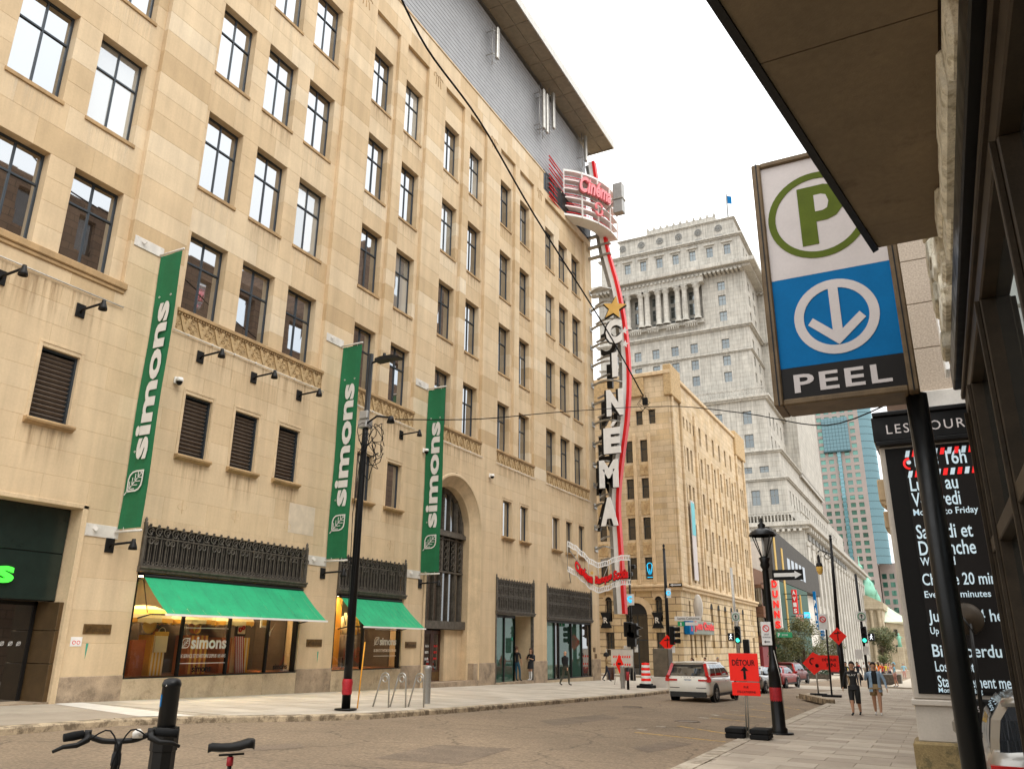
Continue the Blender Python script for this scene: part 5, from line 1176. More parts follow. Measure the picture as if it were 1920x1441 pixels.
o=MB(); o.bbox(-60,FX+.5,BY-.45,BY+.3,5.0,5.25,.05); o.bbox(FX-.3,FX+.5,BY+.31,107,5.0,5.25,.05); o.bbox(-60,FX+.32,BY-.28,BY+.3,4.7,5.0,.05); o.bbox(FX-.3,FX+.32,BY+.31,107,4.7,5.0,.05); o.build('string_course','sandstone_plain',bk)
o=MB(); o.bbox(-60,FX+.22,BY-.2,BY+.5,25.4,25.8,.05); o.bbox(FX-.4,FX+.22,BY+.51,106.8,25.4,25.8,.05); o.build('parapet_cap','sandstone_plain',bk)
for y0,y1 in ((BY-.15,76.0),(101.2,106.8)): o=MB(); o.bbox(FX-.5,FX+.3,y0,y1,23.2,26.4,.06); o.build('corner_crest','carved_stone',bk)
o=MB(); o.bbox(-30,-23.0,BY-.22,BY,23.4,25.3,.05); o.build('carved_crest','carved_stone',bk)
for y in (82.4,85.3,88.3,91.2,94.2,97.1,100.1): o=MB(); o.bbox(FX,FX+.16,y,y+.45,5.3,19.5,.04); o.build('pilaster','bank_stone',bk)
for y in (BY+.2,75.9,81.2,101.3,105.5): o=MB(); o.bbox(FX,FX+.22,y,y+.5,5.3,23.2,.04); o.build('pilaster','bank_stone',bk)
for k in range(12):
    for x in (FX+.062,): pass
mat('neon_blue',(.02,.45,.75),.5,var=0,emit=1.1); mat('sign_teal',(.10,.45,.50),.5,var=.1)
o=MB(); q=(-23.68,-22.93,5.75,7.74); o.ring((-23.3,BY+.2,7.0),.24,.04,X3,Z3,10,4,0,math.pi); o.tube([(-23.54,BY+.2,7.0),(-23.48,BY+.2,6.5),(-23.38,BY+.2,6.2),(-23.3,BY+.2,6.7),(-23.22,BY+.2,6.2),(-23.12,BY+.2,6.5),(-23.06,BY+.2,7.0)],.04,5); o.beam((-23.55,BY+.2,5.95),(-23.05,BY+.2,5.95),.05,.06); o.build('tooth_neon','neon_blue',bk)
o=MB(); o.bbox(FX+.2,FX+.28,77.2,78.6,5.9,13.6,.01); tag(o.build('window_banner','sign_white'),'narrow white and blue vertical banner on the corner building','banner')
o=MB(); o.bbox(FX+.29,FX+.30,77.25,78.55,10.2,13.4,.002); o.build('banner_print','sign_teal',bpy.data.objects['window_banner'])
mat('cabinet_grey',(.22,.24,.2),.6,var=.1)
jc=thing('pharmacy_sign','red lettered pharmacy sign with blue cube on the corner building base','sign',(FX+.3,78,1.3))
a=atX(1294,1185,FX+.5); b_=atX(1337,1178,FX+.5); o=MB(); o.bbox(FX+.08,FX+.45,74.8,82.6,.95,2.15,.04); o.build('sign_box','cabinet_grey',jc)
o=MB(); o.bbox(FX+.1,FX+.62,73.0,74.3,.9,2.3,.04); o.build('blue_cube','sign_blue',jc); o=MB(); o.text('Jean Coutu',(FX+.455,75.3,1.15),Y3,Z3,w=7.1,h=.95,d=.06,bold=.05); o.build('lettering','red_paint',jc)
o=MB(); o.prism([(0,0),(.5,0),(.25,.55)],(FX+.63,73.4,1.2),Y3,Z3,(.02,0,0)); o.build('emblem','red_paint',jc)
o=MB(); o.lathe([(.001,-.12),(.75,-.12),(.8,0),(.75,.12),(.001,.12)],(FX+1.0,74.9,3.3),20,'y'); cl=o.build('round_sign','off_white'); cl.scale=(.55,1,1.45); cl.location=((FX+1.0)*.45,0,3.3*-.45); tag(cl,'oval white projecting sign on the corner of the bank building','sign')
for px,py in ((1136,1190),(1233,1190)):
    c=atY(px,py-28,BY-.2); o=MB(); o.prism([(-.55,.7),(.55,.7),(.3,.1),(.3,-.1),(.55,-.7),(-.55,-.7),(-.3,-.1),(-.3,.1)],(c.x,BY-.2,c.z),X3,Z3,(0,.1,0)); sg2=o.build('mortar_sign','sign_black'); tag(sg2,'black pharmacy emblem sign %s of the arched bank door'%('left' if px<1200 else 'right'),'sign')
    o=MB(); o.text('R',(c.x-.22,BY-.21,c.z-.25),X3,Z3,h=.5,w=.4,d=.02,bold=.02); o.build('emblem','off_white',sg2)
# ================================================================ OFFICE TOWER in pale stone (colonnaded)
sn=thing('colonnaded_tower','huge pale stone stepped office tower with colonnade and cornices behind','building',(-45,190,gz(-45,190)))
def cornice(x0,x1,y,z,pr,h,par=sn,dent=True,side=None,m='sun_stone',d0=0.,dy=1.1):
    o=MB(); o.bbox(x0-pr,x1+pr,y-pr,y+.5,z,z+h*.45,.08); o.bbox(x0-pr*.6,x1+pr*.6,y-pr*.6,y+.5,z-h*.3,z,.05)
    if side: o.bbox(x1-.5,x1+pr,y+.51,side,z,z+h*.45,.08); o.bbox(x1-.5,x1+pr*.6,y+.51,side,z-h*.3,z,.05)
    if dent:
        n=int((x1-x0)/dy)
        for k in range(n): x=x0+(k+.5)*(x1-x0)/n; o.box(x-dy*.25,x+dy*.25,y-pr*.8,y,z-h*.55,z-h*.3)
    o.build('cornice',m,par)
def mass(x0,x1,y0,y1,z0,z1,ops,sops=(),dep=.5,inner=.8,void=()):
    o=MB(); P=grid_plane('Y-',y0); punch(o,P,x0,x1,z0,z1,list(ops),dep)
    for vd in void: pass
    o=o; P2=grid_plane('X+',x1); punch(o,P2,y0,y1,z0,z1,list(sops),dep)
    o.box(x0,x1-.8,y0+inner,y1,z0,z1-.05); o.add([(x0,y0,z1),(x1,y0,z1),(x1,y1,z1),(x0,y1,z1)],[(0,1,2,3)]); o.build('wall','sun_stone',sn)
    for q in ops:
        if q in void: continue
        pane(sn,P,*q[:4],dep*.85,'tower_glass',frame=1,bars=1,t=.12,fm='frame_grey')
    for q in sops: pane(sn,P2,*q[:4],dep*.85,'tower_glass')
glassmat('tower_glass',.14,(.85,.95,1),(.07,.075,.07)); mat('frame_grey',(.2,.2,.19),.6,var=.1)
wx=[-66.5,-61.4,-56.5,-51.4,-46.4]; R3=[(70.8,73.4),(66.3,68.9),(62,64.6)]
ops=[(x-.95,x+.95,a,b_) for x in wx+[-38.4] for a,b_ in R3]+[(-39.35,-37.45,a,b_) for a,b_ in ((86.8,89.2),(82.6,85.4),(78.3,80.9))]
sop=[(193+6.5*k,195+6.5*k,a,b_) for k in range(5) for a,b_ in R3+[(86.8,89.2),(82.6,85.4),(78.3,80.9)]]
cv=(-65.6,-43.4,79.6,89.3); mass(-72,-32.3,190,230,55,92.6,ops+[cv],sop,inner=3.2,void=[cv])
o=MB(); o.box(-66,-43,191.6,193.3,78,90); o.build('loggia_wall','sun_stone',sn)
# colonnade recess
cw=[(-62.2+0,-60.3),(-57.3,-55.6),(-52.3,-50.2),(-47.3,-45.3)]
o=MB(); o.box(-65.2,-43.2,189.0,189.9,78.6,79.6); o.build('colonnade_base','sun_stone',sn)
for x in (-63.3,-59.6,-57.9,-54.8,-52.75,-49.6,-47.75,-44.6,-65.0):
    o=MB(); o.lathe([(.95,79.6),(.95,80.1),(.72,80.3),(.78,82),(.68,88.0),(.7,88.2),(1.0,88.6),(1.05,89.1)],(x,188.9,0),14); o.box(x-1.05,x+1.05,187.9,189.9,89.1,89.5); o.build('column','sun_stone',sn)
o=MB(); o.box(-66.5,-42.5,187.9,190.0,89.4,91.4); o.build('entablature','sun_stone',sn)
PFs=grid_plane('Y-',191.55)
for a,b_ in cw:
    for z0,z1 in ((86.2,88.6),(82.0,85.2),(78.9,81.2)): pane(sn,PFs,a,b_,z0,z1,0,'tower_glass',frame=1,bars=1,t=.12,fm='frame_grey')
    o=MB(); o.box(a-.6,b_+.6,188.2,188.5,78.7,79.0); 
    for k in range(6): x=a-.4+(b_-a+.8)*k/5; o.lathe([(.08,77.6),(.14,78.0),(.07,78.6)],(x,188.35,0),6)
    o.build('balustrade','sun_stone',sn)
cornice(-72,-32.3,190,92.2,3.2,2.4,side=230); cornice(-72,-32.3,190,76.2,.9,1.2,dent=False,side=230); cornice(-72,-32.3,190,69.6,.5,.7,dent=False,side=230)
ops=[(x-.85,x+.85,97.4,100.3) for x in (-68.3,-63.8,-59.3,-54.7,-50.2,-45.6,-41.0,-36.4)]; sop=[(195+4*k,196.5+4*k,97.4,100.3) for k in range(7)]
mass(-71.5,-33,191.5,228,93,102.5,ops,sop)
for q in ops: o=MB(); o.bbox(q[0]-.6,q[1]+.6,191.0,191.6,q[3]+.5,q[3]+.85,.05); o.build('window_hood','sun_stone',sn)
cornice(-71.5,-33,191.5,102.4,.8,1.0,dent=False,side=228)
mass(-66.5,-34.5,193,226,102.9,108.6,[]); cornice(-66.5,-34.5,193,108.4,.5,.7,dent=False,side=226)
for x in (-65.5,-60.0,-54.7,-49.4,-44.0,-38.5):
    o=MB(); o.ring((x,192.9,106.2),.9,.12,X3,Z3,16,4); 
    for k in range(4): a=math.pi*k/4; o.beam((x-.85*math.cos(a),192.9,106.2-.85*math.sin(a)),(x+.85*math.cos(a),192.9,106.2+.85*math.sin(a)),.14,.14)
    o.build('rosette','frame_grey',sn); o=MB(); o.box(x-.9,x+.9,192.85,193.1,103.9,104.2); o.build('slot_vent','frame_grey',sn)
mass(-59.5,-40,197,220,108.5,112.4,[(x-.35,x+.35,109.6,110.6) for x in (-56,-51.5,-47,-43)])
for k in range(11): x=-59.2+1.9*k; o=MB(); o.prism([(-.35,0),(.35,0),(.3,.5),(0,1.0),(-.3,.5)],(x,196.9,112.4),X3,Z3,(0,.4,0)); o.build('crest_finial','sun_stone',sn)
o=MB(); o.tube([(-37,200,108),(-37,200,120)],.22,6); fp=o.build('flagpole','frame_grey',sn); o=MB(); o.quad((-37,200,117.2),(-35.6,199.5,116.2),(-35.5,199.5,118.6),(-37,200,119.6)); o.build('flag','sign_blue',fp)
for ya,x1,z1 in ((206,-25.5,91.5),):
    sop=[]; ops=[(-29.8,-28.2,z,z+2.6) for z in (86.5,82.4,78.1,71.4,66.8,62.2,57.6)]
    mass(-34,x1,ya,250,40,z1,ops); cornice(-34,x1,ya,z1-.3,1.4,1.8,side=250); cornice(-34,x1,ya,76.2,.8,1.2,dent=False)
ops=[(x-1.0,x+1.0,a,b_) for x in (-46.5,-39.9,-33.2) for a,b_ in ((48.6,51.7),(43.0,46.1))]; sop=[(185+5*k,186.6+5*k,a,b_) for k in range(12) for a,b_ in ((48.6,51.7),(43.0,46.1),(37,40))]
mass(-70,-28.8,182,250,40.5,55,ops,sop); cornice(-70,-28.8,182,54.6,1.0,1.3,dent=False,side=250)
o=MB(); o.box(-70,-28.8,182.2,182.5,57,57.35)
for k in range(60): x=-69+.68*k; o.lathe([(.10,55.2),(.18,55.8),(.09,57)],(x,182.35,0),6)
o.build('balustrade','sun_stone',sn)
ops=[(x-1.0,x+1.0,a,b_) for x in (-46,-39.6,-33.4,-29.8) for a,b_ in ((36.2,37.6),)]; mass(-70,-26.2,178,250,34.5,41,ops); cornice(-70,-26.2,178,40.8,.7,.9,dent=False,side=250); cornice(-70,-25.2,177,34.4,.6,.9,dent=False,side=250)
ops=[(x-.9,x+.9,28.9,32.2) for x in (-44,-38,-31.9,-28.0)]; mass(-70,-25.2,177,290,26.6,34.4,ops,[(180+4.2*k,181.6+4.2*k,28.9,32.2) for k in range(22)])
mass(-70,-22,172,330,-6,23.2,[(x-.9,x+.9,12,16) for x in (-30,-26)],[(176.2+7*k,179.4+7*k,a,b_) for k in range(21) for a,b_ in ((-3,6.5),(8,17.5))],dep=1.2,inner=2); cornice(-70,-22,172,23.4,1.6,2.0,side=330)
o=MB()
for k in range(50): o.box(-22,-20.8,173+3.1*k,174.2+3.1*k,22.2,23.0)
o.build('dentils','sun_stone',sn,kind='stuff')
o=MB(); o.box(-70,-22.2,172.3,172.6,26.3,26.6); o.box(-22.5,-22.2,172.6,330,26.3,26.6)
for k in range(66): x=-69+.7*k; o.lathe([(.10,24.3),(.18,25.0),(.09,26.3)],(x,172.45,0),6)
o.build('balustrade','sun_stone',sn)
for k in range(22): o=MB(); y=173+7*k; o.bbox(-22,-21.7,y,y+2.2,-6,19.4,.05); o.bbox(-22,-21.55,y-.2,y+2.4,19.4,20.3,.05); o.build('pilaster','sun_plain',sn)
for k in range(14):
    y0=176+5.6*k; o=MB(); o.box(-22.0,-21.7,y0,y0+3.4,20.9,22.0); o.build('frieze_panel','frame_grey',sn)
# ================================================================ GLASS AND GRANITE SKYSCRAPER (far)
mat('pink_granite',(.30,.25,.225),.6,var=.08,scale=.2); glassmat('teal_glass',.16,(.6,.85,.92),(.06,.14,.16)); glassmat('green_win',.16,(.6,.95,.85),(.04,.12,.09)); mat('teal_line',(.02,.06,.07),.5,var=0)
sk=thing('skyscraper','distant pinkish granite skyscraper with teal glass strips down the street','building',(-30,450,gz(-30,450)))
TY=450; o=MB(); PT=grid_plane('Y-',TY); cols=[-70+4.1*k for k in range(12)]; rowsT=[14+3.95*k for k in range(30)]
ops=[(x,x+2.5,z,z+2.3) for x in cols for z in rowsT if x+2.5<-24]; vis=[q for q in ops if q[0]>-48]
punch(o,PT,-72,-24.2,-10,150,ops,.6); o.box(-72,-24.4,TY+.9,500,-10,150); o.build('wall','pink_granite',sk)
o=MB(); 
for q in ops:
    if q not in vis or len([1 for r in vis[:290] if r==q])==0: o.quad(PT(q[0],q[2],.5),PT(q[1],q[2],.5),PT(q[1],q[3],.5),PT(q[0],q[3],.5))
if o.f: o.build('windows','green_win',sk,kind='stuff')
for q in vis[:290]: w_=MB(); w_.quad(PT(q[0],q[2],.5),PT(q[1],q[2],.5),PT(q[1],q[3],.5),PT(q[0],q[3],.5)); w_.build('window','green_win',sk)
o=MB(); n=10; 
for k in range(n):
    t0,t1=-math.pi/2+math.pi/2*k/n,-math.pi/2+math.pi/2*(k+1)/n; P_=lambda t,z:(-24.2+6.5*math.cos(t),TY+4+7*math.sin(t)+3,z)
    o.quad(P_(t0,40),P_(t1,40),P_(t1,150),P_(t0,150))
o.build('curved_glass','teal_glass',sk)
o=MB()
for k in range(28): z=40+4*k; o.tube([(-24.2+6.55*math.cos(t),TY+7+7.05*math.sin(t),z) for t in [-math.pi/2+math.pi/2*j/8 for j in range(9)]],.12,4)
o.build('glass_mullions','teal_line',sk)
for x0,x1,z0,z1 in ((-36.6,-35.0,10,100),(-43.0,-29.8,99.8,118)):
    o=MB(); o.box(x0,x1,TY-1.0,TY+.5,z0,z1); gs=o.build('glass_strip','teal_glass',sk); o=MB()
    for k in range(int((z1-z0)/2)): o.box(x0,x1,TY-1.06,TY-1.0,z0+2*k,z0+2*k+.15)
    if x1-x0>4:
        for k in range(8): o.box(x0+1.65*k,x0+1.65*k+.15,TY-1.07,TY-1.0,z0,z1)
        o.box(x0-.3,x1+.3,TY-1.6,TY,z0-.8,z0)
    o.build('strip_mullions','teal_line',gs)
o=MB(); o.box(-24,-8,TY+10,TY+50,-10,41); o.build('low_wing','pink_granite',sk)
for k in range(3):
    for j in range(7): w_=MB(); w_.box(-23.2+3.6*k,-21+3.6*k,TY+9.9,TY+10.1,8+4.2*j,10.5+4.2*j); w_.build('window','green_win',sk)
# ================================================================ CATHEDRAL with green dome (far)
mat('copper_green',(.20,.46,.34),.7,var=.15,scale=.6); mat('copper_pale',(.42,.50,.36),.7,var=.15,scale=.4)
ct=thing('cathedral','stone cathedral with small pale green copper dome behind the trees','church',(-15,300,gz(-15,300)))
o=MB(); o.bbox(-26,-16.5,300,340,-10,13.2,.2); o.bbox(-26.6,-15.9,299.3,340,11.8,12.6,.1); o.build('facade_block','church_stone',ct)
o=MB(); o.prism([(-26.6,12.6),(-15.9,12.6),(-15.9,14),(-21,16.5),(-26.6,14)],(0,299.4,0),X3,Z3,(0,30,0)); o.build('attic','church_stone',ct)
o=MB(); o.bbox(-16.5,-2,306,345,-10,8.0,.2); o.build('side_wing','church_stone',ct)
o=MB(); o.add([(-16.6,305.5,8),(-1,305.5,5.8),(-1,345,5.8),(-16.6,345,8),(-16.6,325,14.2),(-9,325,8.5)],[(0,1,5,4),(1,2,5),(3,4,5,2),(0,4,3)]); o.build('green_roof','copper_pale',ct)
for x in (-13.5,-9.5,-6): 
    for z in (4.5,-0.5): o=MB(); o.box(x-.6,x+.6,305.9,306.1,z-1.1,z+1.1); o.build('window','dark_glass',ct)
for x in (-24.8,-22.4,-20,-17.7): o=MB(); o.lathe([(.6,-6),(.55,10.6),(.85,11.6)],(x,299.6,0),10); o.build('column','church_stone',ct)
o=MB(); o.lathe([(4.2,13.2),(4.2,17.0),(4.5,17.2),(4.3,19.0),(3.7,21.2),(2.6,23.0),(1.2,24.1),(.9,24.3)],(-22.8,314,0),20); dm=o.build('dome','copper_green',ct)
o=MB(); o.lathe([(.9,24.2),(.9,26.4),(1.1,26.5),(.8,27.4),(.2,28.2),(.1,30.6),(.001,31)],(-22.8,314,0),12); o.build('lantern','copper_green',dm)
o=MB()
for k in range(10): t=2*math.pi*k/10; o.tube([(-22.8+4.25*math.cos(t),314+4.25*math.sin(t),17.2),(-22.8+3.75*math.cos(t),314+3.75*math.sin(t),21.2),(-22.8+1.25*math.cos(t),314+1.25*math.sin(t),24.1)],.12,4)
o.build('rib','copper_green',dm)
o=MB(); o.lathe([(1.0,13),(1.0,15),(.8,16),(.3,17.2),(.05,18.5)],(-17.6,303,0),10); o.build('small_cupola','copper_green',ct)
st=thing('bronze_statue','small green bronze statue on the cathedral roofline','statue',(-11.7,280,-4)); o=MB(); o.lathe([(.001,4.0),(.22,3.9),(.28,3.6),(.15,3.35),(.5,3.1),(.55,2.2),(.45,1.6),(.6,.0),(.001,0)],(-11.7,280,0),10); o.tube([(-11.3,280,3.0),(-10.7,279.9,2.6)],.13,6); o.tube([(-12.1,280,3.0),(-12.5,279.9,2.3)],.13,6); o.build('figure','copper_green',st); o=MB(); o.bbox(-12.6,-10.8,279.2,280.8,-8,0,.1); o.build('pedestal','church_stone',st)
# ================================================================ LOW SHOPS beyond the bank
mat('brown_brick',(.13,.06,.03),.85,var=.25,scale=2); mat('grey_cladding',(.045,.04,.034),.8,var=.2,scale=1.5); mat('curtain',(.32,.24,.20),.9,var=.3,scale=3); mat('shop_red',(.16,.008,.012),.6,var=.2); mat('panel_green',(.008,.06,.035),.6,var=.2); mat('banner_yellow',(.5,.33,.08),.7,var=.1)
dn=thing('brick_diner_building','narrow brown brick building with bay windows left of the red neon sign','building',(-21,110,gz(-21,110)))
o=MB(); o.box(-40,-20.6,107,117,-5,9.6); o.build('wall','brown_brick',dn)
for z0 in (1.2,4.8):
    o=MB(); o.bbox(-20.6,-19.6,107.3,116.6,z0-.9,z0,.05); o.bbox(-20.6,-19.6,107.3,116.6,z0+2.2,z0+2.7,.05); o.build('bay_band','brown_brick',dn)
    for k in range(4):
        o=MB(); o.box(-20.4,-19.75,107.4+2.3*k,107.6+2.3*k,z0,z0+2.2); o.build('bay_post','black_metal',dn); o=MB(); o.box(-20.5,-19.9,107.6+2.3*k,109.6+2.3*k,z0,z0+2.2); o.build('window','curtain' if k%2 else 'dark_glass',dn)
    o=MB(); o.box(-20.45,-19.7,107.25,107.3,z0,z0+2.2); o.build('window','dark_glass',dn)
o=MB(); o.bbox(-20.55,-20.1,107.2,117,-4,-.1,.03); o.build('shop_base','shop_red',dn)
gb=thing('grey_commercial_building','grey clad commercial building with green panels and hanging shop signs','building',(-22,140,gz(-22,140)))
o=MB(); o.box(-45,-21,118,168,-6,14.2); o.build('wall','off_white',gb); o=MB(); o.prism([(118.2,9),(168,9),(168,14.6),(118.2,16.2)],(-21,0,0),Y3,Z3,(1.2,0,0)); o.build('cladding','grey_cladding',gb)
for k,y in enumerate((120,126)): o=MB(); o.bbox(-19.85,-19.7,y,y+1.2,1,15.0-k,.02); o.build('banner_strip','banner_yellow',gb)
o=MB(); o.box(-20.9,-19.8,119,150,-1,8.9); o.build('green_panels','panel_green',gb)
for k in range(5): o=MB(); o.box(-19.84,-19.76,131+4*k,133.6+4*k,10.5,13); o.build('window','dark_glass',gb)
for k in range(6): o=MB(); o.box(-20.85,-19.5,121+6*k,121.5+6*k,-6,-1); o.build('shop_post','black_metal',gb)
o=MB(); o.box(-20.9,-20.2,118,166,-5.5,-1.05); o.build('shop_windows','dark_glass',gb)
def blade(name,label,Y,pts,m,txt,tm,vert=True,back=None,dx=.0):
    (xa,ya),(xb,yb)=pts; a=atY(xa,ya,Y); b_=atY(xb,yb,Y); t=thing(name,label,'sign',(a.x,Y,b_.z)); o=MB(); o.bbox(a.x,b_.x,Y,Y+.5,b_.z,a.z,.03); o.build('panel',m,t)
    if vert:
        n=len(txt); H=(a.z-b_.z)/n
        for k,ch in enumerate(txt): o=MB(); o.text(ch,((a.x+b_.x)/2,Y-.01,a.z-H*(k+.86)),X3,Z3,w=(b_.x-a.x)*.62,h=H*.72,d=.12,bold=.04,center=True); o.build('letter',tm,t)
    elif txt: o=MB(); o.text(txt,((a.x+b_.x)/2,Y-.01,b_.z+(a.z-b_.z)*.25),X3,Z3,w=(b_.x-a.x)*.8,h=(a.z-b_.z)*.45,d=.08,bold=.02,center=True); o.build('lettering',tm,t)
    o=MB(); o.box(-21,a.x,Y+.2,Y+.3,a.z-.6,a.z-.5); o.build('bracket','black_metal',t); return t
mat('neon_red',(.9,.02,.015),.4,var=.03,emit=.35)
blade('vertical_neon_sign','tall vertical red DUNNS letter sign behind the lantern pole',112,((1443,1085),(1468,1180)),'off_white','DUNNS','neon_red')
blade('vertical_red_sign','red vertical AVIS sign with white letters over shops',125,((1483,1105),(1497,1150)),'red_paint','AVIS','white_paint')
blade('small_orange_sign','thin orange sign beside the red vertical sign',126,((1498,1115),(1504,1150)),'banner_yellow','',None,False); blade('small_red_sign','small red and cream sign under the red vertical sign',124,((1492,1152),(1505,1164)),'neon_pink','OPEN','off_white',False)
blade('small_blue_sign','small pale blue sign left of the blue vertical sign',130,((1507,1147),(1519,1158)),'neon_blue','INFO','white_paint',False)
blade('vertical_blue_sign','tall vertical blue PARC sign with white letters',135,((1523,1108),(1536,1180)),'sign_blue',' PARC','white_paint')
blade('small_white_blue_sign','white and blue board below the vertical blue sign',120,((1536,1180),(1550,1199)),'white_paint','EEL','sign_blue',True)

# ================================================================ STREET FURNITURE
# ---- left light pole with cable tangle
b0=gr(648,1331); lp=thing('street_light','tall black street light pole with cable tangle and red tape at its foot','street light',tuple(b0))
o=MB(); o.tube([b0-Z3*.05,(b0.x,b0.y,4.0),(b0.x+.05,b0.y,8.4)],[.12,.10,.075],14); o.build('pole','black_paint',lp)
o=MB(); o.tube([(b0.x,b0.y-.0,gz(b0.x,b0.y)+.02),(b0.x,b0.y,gz(b0.x,b0.y)+.05)],.3,16); o.build('base_plate','black_metal',lp)
o=MB(); o.tube([(b0.x+.05,b0.y,8.1),(b0.x+.35,b0.y,8.15)],.035,8); o.build('arm','black_metal',lp)
o=MB(); o.prism([(0,0),(.5,.02),(.85,.0),(.86,.05),(.6,.13),(.2,.14),(0,.1)],(b0.x+.3,b0.y-.15,8.08),X3,Z3,(0,.3,0)); o.lathe([(.001,.16),(.05,.15),(.05,0)],(b0.x+.55,b0.y,8.2),8); o.build('lamp_head','black_metal',lp)
o=MB(); o.bbox(b0.x-.16,b0.x+.16,b0.y-.16,b0.y+.16,6.05,6.3,.02); o.bbox(b0.x-.1,b0.x+.2,b0.y-.2,b0.y-.1,6.3,6.55,.02); o.build('clamp','grey_metal',lp)
rt=random.Random(5); o=MB()
for k in range(9):
    a,r0=rt.uniform(0,6.28),rt.uniform(.15,.5); cz=5.5+rt.uniform(-.5,.3); cx=b0.x+.35+rt.uniform(-.3,.3); n=14
    o.tube([(cx+r0*.6*math.cos(6.28*j/n),b0.y-.15+.15*math.sin(a+j),cz+r0*1.2*math.sin(6.28*j/n)) for j in range(n+1)],.012,4)
for k in range(4): o.tube([(b0.x+.1,b0.y-.12,6.2),(b0.x-.12+.1*k,b0.y-.14,3.5),(b0.x-.05+.04*k,b0.y-.13,1.0),(b0.x+.02*k,b0.y-.13,-.6)],.014,4)
o.tube([(b0.x+.1,b0.y-.1,6.15),(b0.x+.5,b0.y-.1,6.35),(b0.x+.95,b0.y-.1,6.25)],.03,6); o.build('cable_tangle','rubber',lp)
o=MB(); o.lathe([(.001,.1),(.07,.08),(.12,-.12),(.001,-.12)],(b0.x+1.0,b0.y-.1,6.2),10); o.build('camera_head','black_metal',lp)
mat('red_tape',(.36,.008,.016),.5,var=.25,scale=20); mat('yellow_rod',(.85,.38,.02),.5,var=.05)
o=MB(); o.lathe([(.125,-1.35),(.14,-1.3),(.135,-1.15),(.15,-1.05),(.13,-.95)],(b0.x,b0.y,0),14); o.build('tape','red_tape',lp)
o=MB(); a=gr(670,1327); o.tube([a,(a.x+.12,a.y,.0)],.02,6); tag(o.build('marker_rod','yellow_rod'),'thin orange yellow rod leaning beside the black light pole','rod')
# ---- bike racks and bollards
for i,(px,l) in enumerate(((718,'steel bike rack hoop nearest the light pole'),(750,'steel bike rack hoop, middle of the three'),(784,'steel bike rack hoop beside the grey bollard'))):
    c=gr(px,1325); o=MB(); n=12; z0=c.z-.03
    pts=[(c.x-.28,c.y-.12,z0),(c.x-.12,c.y-.03,z0+.75)]+[(c.x+.02-.14*math.cos(math.pi*k/n),c.y,z0+.82+.14*math.sin(math.pi*k/n)) for k in range(n+1)]+[(c.x+.16,c.y+.02,z0+.5),(c.x+.16,c.y+.05,z0)]
    o.tube(pts,.024,8); o.ring((c.x+.02,c.y,z0+.80),.085,.02,X3,Z3,14,6); tag(o.build('bike_rack','galvanised'),l,'bike rack','bike racks')
for px,py,l in ((800,1318,'grey steel bollard beside the bike racks'),(1168,1290,'grey steel bollard near the store corner')):
    c=gr(px,py); o=MB(); o.lathe([(.11,-.1),(.11,.98),(.125,1.0),(.125,1.06),(.10,1.12),(.001,1.13)],tuple(c),14); tag(o.build('bollard','grey_metal'),l,'bollard','grey bollards')
c=gr(1178,1292); po=thing('sleeve_post','short black post with dark red sleeve near the store corner','post',tuple(c)); o=MB(); o.tube([c-Z3*.1,c+Z3*1.05],.07,10); o.build('post','black_metal',po); o=MB(); o.tube([c+Z3*.45,c+Z3*.85],.078,10); o.build('sleeve','red_tape',po)
# ---- orange barrel, utility cabinet, barrier
c=gr(1212,1289); br=thing('traffic_drum','orange and white striped construction drum with black base','traffic drum',tuple(c)); o=MB(); o.bbox(c.x-.42,c.x+.42,c.y-.42,c.y+.42,c.z-.02,c.z+.14,.03); o.bbox(c.x-.3,c.x+.3,c.y-.3,c.y+.3,c.z+.14,c.z+.22,.03); o.build('base','rubber',br)
for k in range(8): o=MB(); z=c.z+.22+.135*k; r0=.27-.008*k; o.lathe([(r0,z),(r0-.004,z+.13),(r0-.02,z+.135)] if k<7 else [(r0,z),(r0-.01,z+.1),(.001,z+.12)],(c.x,c.y,0),16); o.build('stripe','sign_orange' if k%2 else 'white_paint',br)
c=gr(1240,1288); mat('cabinet_metal',(.15,.125,.09),.5,metal=.4,var=.2); ub=thing('utility_cabinet','brown metal utility cabinet on a pale concrete plinth','cabinet',tuple(c)); o=MB(); o.bbox(c.x-.55,c.x+.75,c.y,c.y+1.2,c.z-.1,c.z+.55,.03); o.build('plinth','off_white',ub); o=MB(); o.bbox(c.x-.45,c.x+.45,c.y+.1,c.y+.95,c.z+.55,c.z+2.05,.03); o.build('housing','cabinet_metal',ub); o=MB(); o.bbox(c.x-.4,c.x+.4,c.y+.08,c.y+.1,c.z+.65,c.z+1.95,.005); o.build('door','cabinet_metal',ub)
c=gr(1163,1275); bf=thing('construction_barrier','white banner construction barrier with orange diamond sign beside the store','barrier',tuple(c)); 
o=MB()
for x in (-.95,0,.95): o.tube([(c.x+x,c.y,c.z),(c.x+x,c.y,c.z+2.0)],.03,6)
o.beam((c.x-.95,c.y,c.z+2.0),(c.x+.95,c.y,c.z+2.0),.04,.05); o.beam((c.x-.95,c.y,c.z+.85),(c.x+.95,c.y,c.z+.85),.04,.05); o.build('frame','galvanised',bf)
o=MB(); o.box(c.x-.6,c.x+.93,c.y-.03,c.y-.01,c.z+.9,c.z+1.97); o.build('banner','off_white',bf)
for z in (1.45,.95):
    for k in range(8): o=MB(); o.prism([(0,0),(.09,0),(.11,.14),(.02,.14)],(c.x-.45+.16*k,c.y-.035,c.z+z),X3,Z3,(0,.01,0)); o.build('stripe','sign_orange',bf)
for x in (-.85,.2): o=MB(); o.lathe([(.24,c.z),(.28,c.z+.8),(.25,c.z+.82)],(c.x+x,c.y+.5,0),12); o.build('bin','wood_door',bf)
